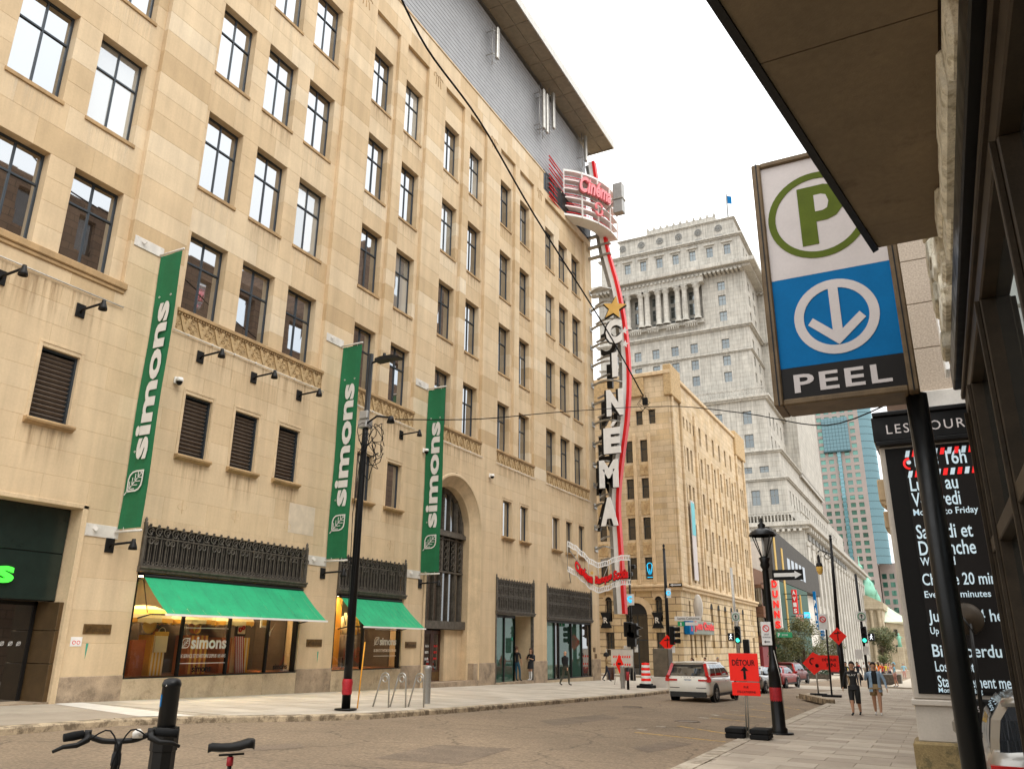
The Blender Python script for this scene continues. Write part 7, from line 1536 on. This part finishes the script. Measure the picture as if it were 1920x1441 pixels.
    if kind=='suv':
        o=MB(); o.text('VOLVO',(-.30,-.4945*L,1.00),X3,Z3,w=.60,h=.035,d=.004,spacing=2.2); B(o,'lettering','plastic_dark')
        o=MB(); o.obox((0,-.452*L,1.605),(wr*.98,0,0),(0,.10,0),(0,0,.02)); B(o,'spoiler',paint)
        for s in(-1,1): o=MB(); o.obox((s*w*.6,-.498*L,.60),(w*.22,0,0),(0,.02,0),(0,0,.012)); B(o,'reflector','tail_red' if 0 else 'plastic_dark')
    if kind=='van':
        o=MB(); o.obox((0,-.494*L,1.75),(wb*.8,0,0),(0,.02,0),(0,0,.35)); B(o,'rear_window','car_glass')
    return t
def vl(x,y): return (x,y,gz(x,y)+RD)
vehicle('pearl white station wagon SUV seen from behind, driving away left of the detour sign','car',vl(-9.65,37.4),rad(-3),'paint_pearl',name='white_suv')
a=gr(1408,1299,RD); vehicle('grey sedan mostly hidden behind the orange detour sign','car',vl(a.x-.2,a.y+2.3),rad(-2),'paint_silver',4.6,1.85,'sedan',name='grey_sedan')
vehicle('bright red sedan with plate seen from behind, left of lantern post','car',vl(gr(1449,1289,RD).x,gr(1449,1289,RD).y+2.3),rad(-6),'paint_red',4.7,1.9,'sedan',name='red_sedan')
vehicle('dark red SUV ahead of the red sedan','car',vl(gr(1476,1281,RD).x,gr(1476,1281,RD).y+2.5),rad(-6),'paint_maroon',4.6,1.9,'suv',name='maroon_suv')
a=gr(1567,1267,RD); vehicle('red pickup truck with blue tinted rear window beyond orange signs','truck',vl(a.x,a.y+2.8),rad(0),'paint_red',5.6,2.0,'pickup',name='red_pickup')
a=gr(1597,1252,RD); vehicle('white delivery van far down the street above the crowd','van',vl(a.x,a.y+3),0,'paint_white',5.6,2.0,'van',name='white_van')
vehicle('silver hatchback with red tail light poking out at the lower right','car',(.17+.78,8.6+1.52,gz(1,10)),0,'paint_silver',3.04,1.56,'hatch',name='silver_hatchback')
# ================================================================ BICYCLE and post
bi=thing('bicycle','black bicycle with curved handlebars and saddle cut off by the bottom edge','bicycle',(-4.3,3.75,gz(-4.3,3.75)))
Hd=Vector((-4.54,3.58,-.66)); Sd=Vector((-4.03,4.0,-.62)); ax=Vector((-.75,-.66,0)); gzb=gz(-4.3,3.75); rw=.345
fh=Vector((-.92,-.05,0)).normalized(); ra=Vector((Sd.x,Sd.y,0))-ax*.28; ra.z=gzb+rw; fa=Vector((Hd.x,Hd.y,0))+fh*.22; fa.z=gzb+rw; bb=(ra+fa)/2+Vector((0,0,-.05)); sc_=Vector((Sd.x,Sd.y,gzb+.72)); hb=Vector((Hd.x,Hd.y,Hd.z-.14)); hl=Vector((Hd.x,Hd.y,Hd.z-.28))+fh*.04
o=MB()
for p,q,r in ((sc_,hb,.018),(bb,hl,.022),(bb,sc_,.018),(bb,ra,.012),(sc_,ra,.011),(hb+Z3*.05,hl,.024)): o.tube([p,q],r,8)
o.build('frame','black_paint',bi); o=MB(); fo_=fh.cross(Z3)*.06
for s in(-1,1): o.tube([hl+fo_*s*.6,hl-Z3*.06+fo_*s,fa+fo_*s],.014,6)
o.tube([hl,hl-Z3*.02],.03,8); o.build('fork','black_paint',bi)
for nm,cen,hd in (('wheel',ra,ax),('wheel',fa,fh)):
    o=MB(); o.ring(cen,rw-.02,.02,hd,Z3,28,6); wl_=o.build(nm,'rubber',bi); o=MB(); o.ring(cen,rw-.05,.011,hd,Z3,28,4)
    for k in range(16): a=2*math.pi*k/16; o.tube([cen,cen+(hd*math.cos(a)+Z3*math.sin(a))*(rw-.05)],.0015,3)
    o.tube([cen-hd.cross(Z3)*.05,cen+hd.cross(Z3)*.05],.02,8); o.build('rim','alloy',wl_)
bd=Vector((.6,.8,0)); bf_=Vector((-.8,.6,0)); top=Vector((Hd.x,Hd.y,-.585))
o=MB(); o.tube([hb,Hd+Z3*.02],.017,8); o.tube([Hd,top+bf_*.0],.022,8); o.lathe([(.03,Hd.z-.06),(.028,Hd.z+.0),(.02,Hd.z+.02)],(Hd.x,Hd.y,0),10); o.build('stem','black_paint',bi)
barp=[top-bd*.29+Z3*.03-bf_*.03,top-bd*.21+Z3*.045,top-bd*.14+Z3*.02,top-bd*.07,top+bd*.07,top+bd*.14+Z3*.02,top+bd*.21+Z3*.045,top+bd*.32+Z3*.03-bf_*.03]
o=MB(); o.tube(spl(barp,4),.0165,8); o.build('handlebar','black_metal',bi)
for s in(-1,1):
    o=MB(); g0=top+bd*s*.20+Z3*.044; g1=top+bd*s*(.30 if s<0 else .33)+Z3*.03-bf_*.03; o.tube([g0,g0*.5+g1*.5,g1],[.025,.027,.024],10); o.build('grip','rubber',bi)
    o=MB(); b0_=top+bd*s*.175+Z3*.045; o.tube([b0_-bd*.02*s,b0_+bd*.02*s],.023,8); o.tube([b0_,b0_-Z3*.03-bf_*.04,b0_-Z3*.055-bf_*.06+bd*s*.05,b0_-Z3*.06-bf_*.075+bd*s*.12,b0_-Z3*.085-bf_*.06+bd*s*.17],[.023,.021,.016,.013,.010],7); o.build('brake_lever','black_metal',bi)
    o=MB(); o.tube(spl([b0_-Z3*.03-bf_*.04-bd*s*.01,b0_-bd*s*.12-bf_*.08+Z3*.02,top-bf_*.09-Z3*.12-bd*s*.02,hl-bf_*.03-Z3*.02],4),.0048,5); o.build('brake_cable','rubber',bi)
o=MB(); o.lathe([(.001,.0),(.03,.0),(.032,.03),(.012,.05),(.001,.05)],tuple(top+bd*.10+Z3*.015-bf_*.02),10); o.build('bell','off_white',bi)
o=MB(); rows=[]; hd=ax
for f,wd,dz in ((-.138,.05,.012),(-.125,.078,.022),(-.09,.082,.022),(-.05,.07,.010),(.0,.046,-.002),(.06,.028,-.004),(.115,.022,.0),(.138,.013,-.008)):
    p=Sd+hd*f; sd_=hd.cross(Z3); th=.030 if f<-.03 else .022; rows.append([p+sd_*wd+Z3*(dz-th),p+sd_*wd*.8+Z3*(.012+dz),p+Z3*(.018+dz),p-sd_*wd*.8+Z3*(.012+dz),p-sd_*wd+Z3*(dz-th),p+Z3*(dz-th-.012)])
m=6; o.add([p for r in rows for p in r],[(i*m+k,i*m+(k+1)%m,(i+1)*m+(k+1)%m,(i+1)*m+k) for i in range(7) for k in range(m)]+[tuple(reversed(range(6))),tuple(42+k for k in range(6))]); o.build('saddle','black_metal',bi,smooth=True)
o=MB(); o.tube([sc_,Sd-Z3*.06],.013,8); o.tube([Sd-Z3*.05-ax*.08,Sd-Z3*.055+ax*.07],.007,5); o.build('seat_post','black_metal',bi); o=MB(); o.tube([Sd-Z3*.115,Sd-Z3*.065],.02,8); o.build('rear_light','red_tape',bi)
o=MB(); o.tube([bb-ax.cross(Z3)*.09,bb+ax.cross(Z3)*.09],.015,8); o.ring(bb+ax.cross(Z3)*.05,.09,.008,ax,Z3,18,4)
for s in(-1,1): e_=bb+ax.cross(Z3)*.1*s+(ax*.12-Z3*.12)*s; o.tube([bb+ax.cross(Z3)*.1*s,e_],.01,6); o.obox(e_+ax.cross(Z3)*.05*s,ax*.045,ax.cross(Z3)*.05,Z3*.012)
o.build('crankset','black_metal',bi)
p=Vector((-4.98,4.3,gz(-4.98,4.3))); bp=thing('parking_post','thick black domed bike parking post behind the handlebars','post',tuple(p)); zt=atY(322,1270,4.3).z
o=MB(); o.lathe([(.062,p.z-.1),(.062,zt-.06),(.066,zt-.055),(.066,zt-.04),(.055,zt-.012),(.03,zt),(.001,zt+.002)],(p.x,p.y,0),22); o.build('post','black_paint',bp)
zc_=atY(322,1363,4.3).z; o=MB(); o.lathe([(.064,zc_+.0),(.088,zc_+.002),(.092,zc_-.02),(.092,zc_-.15),(.085,zc_-.155),(.085,p.z)],(p.x,p.y,0),8,smooth=False); o.build('locking_sleeve','black_metal',bp)
o=MB(); o.lathe([(.0632,zt-.19),(.0632,zt-.11)],(p.x,p.y,0),6,a0=rad(-128),a1=rad(-98)); o.build('blue_sticker','sign_blue',bp); o=MB(); o.ring((p.x+.02,p.y-.062,zt-.05),.005,.003,X3,Z3,8,4); o.build('rivet','chrome',bp)
# ================================================================ TREES and hedge
mat('bark',(.10,.07,.045),.9,var=.3,scale=8,bump=.6); mat('leaf',(.055,.07,.016),.6,var=.45,scale=2.2); mat('leaf_b',(.10,.095,.022),.6,var=.4,scale=2.2)
def tree(label, base, h, cw, ch, seed, n=2600, m='leaf'):
    t=thing('street_tree',label,'tree',tuple(base),group='street trees'); r=random.Random(seed); o=MB(); top=base+Z3*(h-ch*.35)
    o.tube([base-Z3*.1,base+Z3*(h*.3)+X3*.03,top],[.09,.07,.03],8); cl=[]
    for k in range(13):
        a=r.uniform(0,6.28); z=h-ch+ch*r.uniform(.1,.9); q=base+Vector((math.cos(a)*cw/2*r.uniform(.35,.85)*math.sin(math.pi*min(.95,max(.15,(z-h+ch)/ch))),math.sin(a)*cw/2*r.uniform(.35,.85),z)); cl.append((q,r.uniform(.35,.62)*cw/2.6)); s=base+Z3*(h-ch*r.uniform(.7,1.05)); o.tube([s,(s+q)/2+Z3*.1,q],[.03,.02,.008],5)
    o.build('trunk','bark',t); o=MB()
    for k in range(n):
        q,rr=r.choice(cl); d=Vector((r.gauss(0,1),r.gauss(0,1),r.gauss(0,1))).normalized()*rr*r.uniform(.2,1.15); c=q+Vector((d.x,d.y,d.z*.8)); u=Vector((r.gauss(0,1),r.gauss(0,1),r.gauss(0,.6))).normalized(); v=u.orthogonal().normalized(); s=r.uniform(.06,.13); o.cm=1 if r.random()<.35 else 0
        o.add([c-u*s,c+v*s*.5,c+u*s,c-v*s*.5],[(0,1,2,3)])
    o.build('crown',['leaf','leaf_b'] if m=='leaf' else ['leaf_b','leaf'],t)
tree('small green street tree right of the traffic light in its planter',gr(1660,1268),7.0,3.9,5.4,1,7500)
def px_base(px,y): b=atY(px,1262,y); return Vector((b.x,y,gz(b.x,y)))
tree('yellowish street tree under the vertical blue sign',px_base(1512,92),6.0,4.6,4.8,2,6500,'b'); tree('street tree behind the green parking panel',px_base(1475,96),4.9,4.2,3.7,3,5500); tree('street tree right of the vertical blue sign, beside white columns',px_base(1556,112),5.2,4.4,4.0,4,5000,'b')
c=px_base(1515,88); hg=thing('hedge','low dark hedge in a planter box behind the red sedan','hedge',tuple(c)); o=MB(); o.bbox(c.x-2.6,c.x+2.0,c.y,c.y+1.5,c.z,c.z+.5,.05); o.build('planter_box','black_iron',hg); o=MB(); r=random.Random(8)
for k in range(1800):
    q=Vector((c.x-2.6+4.6*r.random(),c.y-.1+1.7*r.random(),c.z+.4+r.random()*.9)); u=Vector((r.gauss(0,1),r.gauss(0,1),r.gauss(0,1))).normalized(); v=u.orthogonal().normalized(); s=.09; o.add([q-u*s,q+v*s*.6,q+u*s,q-v*s*.6],[(0,1,2,3)])
o.build('foliage','leaf_dark',hg)
# ================================================================ PEOPLE
PEOPLE=[]
def cloth(n,c): 
    if n not in M: mat(n,c,.85,var=.12,scale=12)
    return n
cloth('c_black',(.012,.012,.013)); cloth('c_olive',(.06,.055,.035)); cloth('c_jeans',(.02,.09,.14)); cloth('c_ltblue',(.30,.42,.55)); cloth('c_khaki',(.28,.19,.09)); cloth('c_white',(.7,.69,.66)); cloth('c_tan',(.27,.17,.07)); cloth('c_navy',(.012,.016,.03)); cloth('c_red',(.45,.02,.015)); cloth('c_orange',(.75,.16,.02)); cloth('c_yellow',(.65,.55,.03)); cloth('c_grey',(.2,.2,.2)); cloth('c_pink',(.5,.25,.22)); cloth('hair_dark',(.012,.009,.007)); cloth('hair_brown',(.07,.03,.012)); cloth('hair_grey',(.3,.28,.26)); cloth('c_cyan',(.25,.5,.62)); cloth('shoe_white',(.6,.58,.55))
def person(label, loc, heading, H=1.7, legs=((.0,.0),(.0,.0)), arms=None, lean=(0,0), col=None, hair='short', hairc='hair_dark', skin='skin', fingers=False, extra=None, head_turn=0, wide=1.0, group=None):
    """local frame: x right, y forward. legs: (knee_fwd, foot_fwd) right, left as fraction of H. arms: ((elbow),(wrist)) offsets from shoulder, right, left."""
    t=thing('person',label,'person',loc,heading,group); lx,ly=lean
    V=[];E=[];Rr=[];Z=[]
    def v(p,r,par=None,zone=None):
        V.append(Vector(p)*H); Rr.append(r*H); i=len(V)-1
        if par is not None: E.append((par,i)); Z.append((par,i,zone))
        return i
    pe=v((0,0,.525),(.066*wide)); wa=v((lx*.3,ly*.3,.61),.058*wide,pe,'torso'); ch=v((lx*.8,ly*.8,.725),.070*wide,wa,'torso'); nk=v((lx,ly,.83),.036,ch,'torso'); hb_=v((lx,ly+.004,.885),.038,nk,'neck'); hc=v((lx,ly+.012,.935),.052,hb_,'head'); ht=v((lx,ly+.004,.975),.040,hc,'head')
    if arms is None: arms=(((.05,-.01,-.165),(.045,.03,-.30)),((-.05,-.01,-.165),(-.045,.03,-.30)))
    hands=[]
    for s,(el,wr) in zip((1,-1),arms):
        cl_=v((lx*.9+s*.06*wide,ly*.9,.805),.036*wide,ch,'torso'); sh=v((lx*.9+s*.108*wide,ly*.9,.80),.034*wide,cl_,'sleeve'); S_=Vector((lx*.9+s*.108*wide,ly*.9,.80)); e_=v(S_+Vector(el),.025*wide,sh,'sleeve'); w_=v(S_+Vector(wr),.0165,e_,'forearm'); d=(Vector(wr)-Vector(el)).normalized(); hp=S_+Vector(wr)+d*.035; hn=v(hp,.019,w_,'hand')
        if fingers:
            sd=d.cross(Vector((0,1,0))); sd=sd.normalized() if sd.length>.1 else Vector((1,0,0)); fw=sd.cross(d).normalized()
            for k,(off,ln) in enumerate(((-.014,.028),(-.005,.033),(.005,.032),(.014,.026))):
                a=v(hp+fw*off+d*.02,.0058,hn,'hand'); v(hp+fw*off+d*(.02+ln)+sd*s*-.008,.0042,a,'hand')
            a=v(hp+fw*.022+d*.004,.006,hn,'hand'); v(hp+fw*.034+d*.024,.0045,a,'hand')
        else: v(hp+d*.045,.012,hn,'hand')
        hands.append(hp)
    for s,(kf,ff) in zip((1,-1),legs):
        hi=v((s*.05*wide,0,.49),.052*wide,pe,'thigh'); kn=v((s*.052,kf,.275),.034*wide,hi,'thigh'); lift=max(0,-ff)*.12; ca=v((s*.052,(kf+ff)*.5-.01,.17),.031*wide,kn,'shin'); an=v((s*.05,ff-.015,.045+lift),.020,ca,'shin'); bl=v((s*.053,ff+.045,.018+lift*.4),.020,an,'foot'); v((s*.056,ff+.09,.015+lift*.2),.015,bl,'foot')
    me=bpy.data.meshes.new('b'); me.from_pydata([tuple(p) for p in V],E,[]); ob=bpy.data.objects.new('body',me); S.collection.objects.link(ob); ob.parent=t
    md=ob.modifiers.new('s','SKIN'); md.use_smooth_shade=True; md.branch_smoothing=.6
    for i,r in enumerate(Rr): sv=me.skin_vertices[0].data[i]; sv.radius=(r,r*(.78 if i in(0,1,2) else 1)); sv.use_root=(i==0)
    ob.modifiers.new('u','SUBSURF').levels=1; ob.modifiers['u'].render_levels=1
    PEOPLE.append((ob,V,Z,Rr,dict(torso='c_black',sleeve='c_black',forearm='skin',hand=skin,head=skin,neck=skin,thigh='c_black',shin='c_black',foot='c_black')|(col or {}),t))
    hp=Vector((lx,ly,.935))*H; q=MB(); q.cs=True; rr=.068*H
    if hair!='bald':
        n=12; k0={'short':.25,'long':.12,'afro':-.2,'bun':.2,'cap':.3}[hair]; sc=1.55 if hair=='afro' else (1.06 if hair=='cap' else 1.0); pr=[]
        for i in range(9):
            a=math.pi*(.0+ .62*i/8); pr.append((math.sin(a)*rr*sc,math.cos(a)*rr*sc*1.12))
        vs=[];m=16
        for j,(r_,z_) in enumerate(pr):
            for k in range(m):
                a=2*math.pi*k/m; fy=math.sin(a); zz=z_
                if fy>.2 and hair!='afro': zz=max(z_,rr*(.45))          # hairline above the face
                vs.append((hp.x+r_*.86*math.cos(a),hp.y-.006*H+r_*1.02*fy-(.25*rr if (fy>.2 and z_<rr*.45 and hair!='afro') else 0),hp.z+.008*H+zz))
        q.add(vs,[(j*m+k,j*m+(k+1)%m,(j+1)*m+(k+1)%m,(j+1)*m+k) for j in range(8) for k in range(m)])
        if hair=='long': q.tube([hp+Vector((0,-.045*H,.03*H)),hp+Vector((0,-.06*H,-.04*H)),hp+Vector((0,-.058*H,-.12*H)),hp+Vector((0,-.055*H,-.17*H))],[.05*H,.055*H,.045*H,.015*H],10)
        if hair=='bun': q.tube([hp+Vector((0,-.05*H,.03*H)),hp+Vector((0,-.07*H,.05*H))],[.03*H,.02*H],8)
        if hair=='cap': q.add([hp+Vector(p)*H for p in ((-.045,.045,.025),(.045,.045,.025),(.035,.11,.012),(-.035,.11,.012),(0,.115,.02))],[(0,1,2,4,3)])
        q.build('hair' if hair!='cap' else 'cap',hairc,t,local=True)
    f=MB(); 
    for s in(-1,1): f.lathe([(.001,.006*H),(.007*H,.0),(.001,-.006*H)],tuple(hp+Vector((s*.022*H,.058*H,.004*H))),6)
    f.beam(hp+Vector((-.016*H,.06*H,-.034*H)),hp+Vector((.016*H,.06*H,-.034*H)),.004*H,.005*H); f.build('eyes_and_mouth','hair_dark',t,local=True)
    f=MB(); f.add([hp+Vector(p)*H for p in ((-.007,.06,-.016),(.007,.06,-.016),(0,.076,-.016),(0,.062,.012))],[(0,1,3),(1,2,3),(2,0,3),(0,2,1)])
    for s in(-1,1): f.lathe([(.001,-.014*H),(.009*H,-.006*H),(.011*H,.006*H),(.001,.014*H)],tuple(hp+Vector((s*.053*H,.0,-.004*H))),6)
    f.build('nose_and_ears',skin,t,local=True)
    if extra: extra(t,H,hands)
    return t,hands
def skirt(m,z0=.56,z1=.34,r0=.082,r1=.115,split=False,name='skirt'):
    def f(t,H,h):
        o=MB(); o.cs=True
        if split:
            for s in(-1,1): o.lathe([(.05*H,z0*H),(.056*H,(z0*.6+z1*.4)*H),((.058 if z1>.3 else .045)*H,z1*H),(.044*H,z1*H)],(s*.056*H,.012*H,0),14)
        o.lathe([((r0-.012)*H,(z0+.02)*H),(r0*H,z0*H),((r0+r1)/2*H*1.02,((z0+z1)/2 if not split else z0-.03)*H),(r1*H,(z1 if not split else z0-.075)*H)],(0,0,0),18); ob=o.build(name,m,t,local=True); ob.scale=(1.05,.86,1)
    return f
def shirt_open(m):
    def f(t,H,h):
        o=MB(); o.cs=True; rows=[(.085,.83),(.118,.80),(.112,.70),(.108,.60),(.118,.50),(.122,.44)]; o.lathe([(r*H,z*H) for r,z in rows],(0,-.012*H,0),16,a0=rad(115),a1=rad(425)); ob=o.build('open_shirt',m,t,local=True); ob.scale=(1.05,.9,1)
    return f
def backpack(m):
    def f(t,H,h):
        o=MB(); o.bbox(-.10*H*.9,.10*H*.9,-.15*H,-.055*H,.60*H,.80*H,.03); o.build('backpack',m,t,local=True)
    return f
def chain(*fs): return lambda t,H,h:[f(t,H,h) for f in fs]
def P3(px,py): c=gr(px,py); return (c.x,c.y,c.z)
W_=((.10,.12),(-.04,-.16)); SW=(((.045,-.06,-.155),(.05,-.06,-.29)),((-.045,.04,-.155),(-.05,.10,-.27)))
person('bald man in black sweater and olive trousers walking past the last shop window',P3(1060,1284),rad(-25),1.78,W_,SW,col=dict(forearm='c_black',thigh='c_olive',shin='c_olive'),hair='bald',fingers=True,wide=1.12)
person('man in black shirt and blue jeans leaning in the shop doorway',(-20.72,40.75,-1.93),rad(-8),1.78,((.06,.10),(.02,.05)),(((.05,.0,-.16),(.04,.06,-.29)),((-.05,.0,-.16),(-.02,.09,-.24))),lean=(0,-.05),col=dict(thigh='c_jeans',shin='c_jeans'),hairc='hair_brown',fingers=True)
person('girl in black dress with white socks and backpack in the shop doorway',(-20.55,42.05,-1.93),rad(165),1.66,((.0,.0),(.02,.03)),(((.05,.02,-.15),(.0,.10,-.10)),((-.05,.02,-.15),(.02,.10,-.12))),col=dict(shin='c_white',foot='shoe_white',thigh='skin'),hair='long',hairc='hair_brown',extra=chain(skirt('c_black',.58,.36),backpack('c_navy')),fingers=True,wide=.92)
person('person with big afro and tan sweater walking by the white barrier',P3(1138,1276),rad(-75),1.68,W_,(((.04,.04,-.15),(.02,.15,-.17)),((-.04,.04,-.15),(-.02,.15,-.17))),col=dict(torso='c_tan',sleeve='c_tan',forearm='c_tan',hand='skin_dark',head='skin_dark',neck='skin_dark',thigh='c_navy',shin='c_navy'),hair='afro',skin='skin_dark')
def letters(t,H,h): o=MB(); o.text('SLAY',(-.085*H,.080*H+.012,.735*H),X3,Z3,w=.17*H,h=.035*H,d=.003); o2=[(-(x),y,z) for x,y,z in o.v]; o.v=o2; o.build('shirt_lettering','c_white',t,local=True)
cA=P3(1607,1340); tA,hA=person('woman in black sweater and black capri trousers walking towards us with cup',cA,rad(172),1.66,((.05,.07),(-.02,-.10)),(((.06,-.02,-.15),(.08,-.0,-.28)),((-.06,.0,-.14),(-.035,.12,-.085))),col=dict(forearm='c_black',shin='skin',foot='c_black'),hair='bun',extra=chain(letters,skirt('c_black',.55,.22,.08,.098,True,'capri_trousers')),fingers=True,wide=1.16)
cB=P3(1648,1340); tB,hB=person('woman in light blue open shirt and khaki shorts drinking from a cup',cB,rad(183),1.66,((-.02,-.09),(.05,.07)),(((.06,.03,-.145),(.035,.11,.02)),((-.065,.0,-.15),(-.085,.03,-.28))),col=dict(sleeve='c_ltblue',forearm='c_ltblue',thigh='skin',shin='skin',foot='shoe_white'),hair='bun',extra=chain(shirt_open('c_ltblue'),skirt('c_khaki',.57,.37,.083,.12,True,'shorts')),fingers=True,wide=1.12)
for (cc,hh,i,a,l) in ((cA,hA,1,rad(172),'clear takeaway cup held by the woman in black'),(cB,hB,0,rad(183),'pale takeaway cup raised by the woman in blue')):
    h=hh[i]*1.66; w_=Vector((cc[0]+h.x*math.cos(a)-h.y*math.sin(a),cc[1]+h.x*math.sin(a)+h.y*math.cos(a),cc[2]+h.z)); o=MB(); o.lathe([(.001,-.07),(.03,-.07),(.042,.06),(.044,.065),(.03,.08),(.001,.085)],(w_.x,w_.y-.02,w_.z+.02),12); tag(o.build('takeaway_cup','off_white'),l,'cup')
person('man in pale blue shirt, cap and pale shorts standing at the corner right',P3(1681,1287),rad(100),1.74,((.03,.03),(-.02,-.06)),None,col=dict(torso='c_cyan',sleeve='c_cyan',thigh='c_pink',shin='skin',foot='c_grey'),hair='cap',hairc='c_cyan',extra=skirt('c_pink',.55,.36,.08,.10,True,'shorts'))
cr_=[((1590,1287),'two_suit','man in dark suit and pale trousers crossing, left of pair',dict(torso='c_navy',sleeve='c_navy',forearm='c_navy',thigh='c_khaki',shin='c_khaki'),170),((1612,1286),'','man in dark suit walking right behind the woman in black',dict(torso='c_navy',sleeve='c_navy',forearm='c_navy',thigh='c_navy',shin='c_navy'),185),((1586,1284),'','worker in yellow vest beside the far lamp pole',dict(torso='c_yellow',sleeve='c_yellow',thigh='c_navy',shin='c_navy'),160),((1642,1276),'','person in white top in the crowd left of the tree trunk',dict(torso='c_white',sleeve='c_white',thigh='c_navy',shin='c_navy'),190),((1650,1275),'','person in orange top in the crowd below the tree',dict(torso='c_orange',sleeve='c_orange',thigh='c_grey',shin='c_grey'),20),((1657,1274),'','person in red top in the crowd below the tree',dict(torso='c_red',sleeve='c_red',thigh='c_navy',shin='c_navy'),160),((1664,1273),'','person in yellow top in the crowd right of the tree trunk',dict(torso='c_yellow',sleeve='c_yellow',thigh='c_grey',shin='c_grey'),180),((1671,1274),'','person in pink top in the crowd right of the tree',dict(torso='c_pink',sleeve='c_pink',thigh='c_navy',shin='c_navy'),200),((1697,1272),'','person in cyan top far along the right pavement',dict(torso='c_cyan',sleeve='c_cyan',thigh='c_pink',shin='c_pink'),170),((1634,1278),'','person in grey top beside the right traffic light pole',dict(torso='c_grey',sleeve='c_grey',thigh='c_navy',shin='c_navy'),175)]
_cl=['c_orange','c_red','c_white','c_grey','c_yellow','c_pink','c_navy','c_tan']
_wh=['far left of the crossing crowd','beside the white van','behind the dark suited pair','between the traffic light and the tree','left of the planter','above the planter','right of the planter','at the far kerb by the cathedral steps']
for k in range(8):
    cr_.append(((1600+11*k,1270-(k%3)*2),'','distant person in %s top %s'%(_cl[k][2:],_wh[k]),dict(torso=_cl[k],sleeve=_cl[k],thigh='c_navy',shin='c_navy'),(40*k)%360))
for i,(px,_,l,cl,hd) in enumerate(cr_): person(l,P3(*px),rad(hd),1.66+.03*(i%5),((.08,.10),(-.04,-.12)) if i%2 else ((.02,.03),(-.01,-.05)),None,col=cl,hairc=('hair_dark','hair_brown','hair_grey')[i%3],hair=('short','long','bun')[i%3],wide=1.0+.06*(i%3),group='crowd at the crossing')
for i,(x,y,l,cl) in enumerate(((-16.6,61,'person in dark coat, leftmost of three heads over the white SUV',dict(torso='c_navy',sleeve='c_navy')),(-16.0,62.5,'person with dark hair, middle of three heads over the white SUV',dict(torso='c_grey',sleeve='c_grey')),(-15.4,64,'person in pale shirt, rightmost of three heads over the white SUV',dict(torso='c_white',sleeve='c_white')))): person(l,(x,y,gz(x,y)+RD),rad(120+60*i),1.72+.05*i,W_,SW,col=cl,hairc=('hair_brown','hair_dark','hair_grey')[i],hair=('long','short','short')[i],group='pedestrians crossing')
# ---- turn the posed skeletons into plain meshes with clothing regions
dg=bpy.context.evaluated_depsgraph_get(); conv=[]
for ob,V,Z,Rr,col,t in PEOPLE: conv.append(bpy.data.meshes.new_from_object(ob.evaluated_get(dg)))
for (ob,V,Z,Rr,col,t),me in zip(PEOPLE,conv):
    me.materials.clear(); slots=[]
    for z in col.values():
        if z not in slots: slots.append(z); me.materials.append(M[z])
    mi_=[]
    for p in me.polygons:
        c=p.center; best=None
        for a,b_,z in Z:
            A,Bv=V[a],V[b_]; d=Bv-A; s=max(0,min(1,(c-A).dot(d)/max(d.length_squared,1e-9))); q=(c-(A+d*s)).length/(Rr[a]+(Rr[b_]-Rr[a])*s)
            if best is None or q<best[0]: best=(q,z)
        mi_.append(slots.index(col[best[1]]))
    me.polygons.foreach_set('material_index',mi_); me.polygons.foreach_set('use_smooth',[True]*len(me.polygons))
    old=ob.data; ob.modifiers.clear(); ob.data=me; bpy.data.meshes.remove(old)
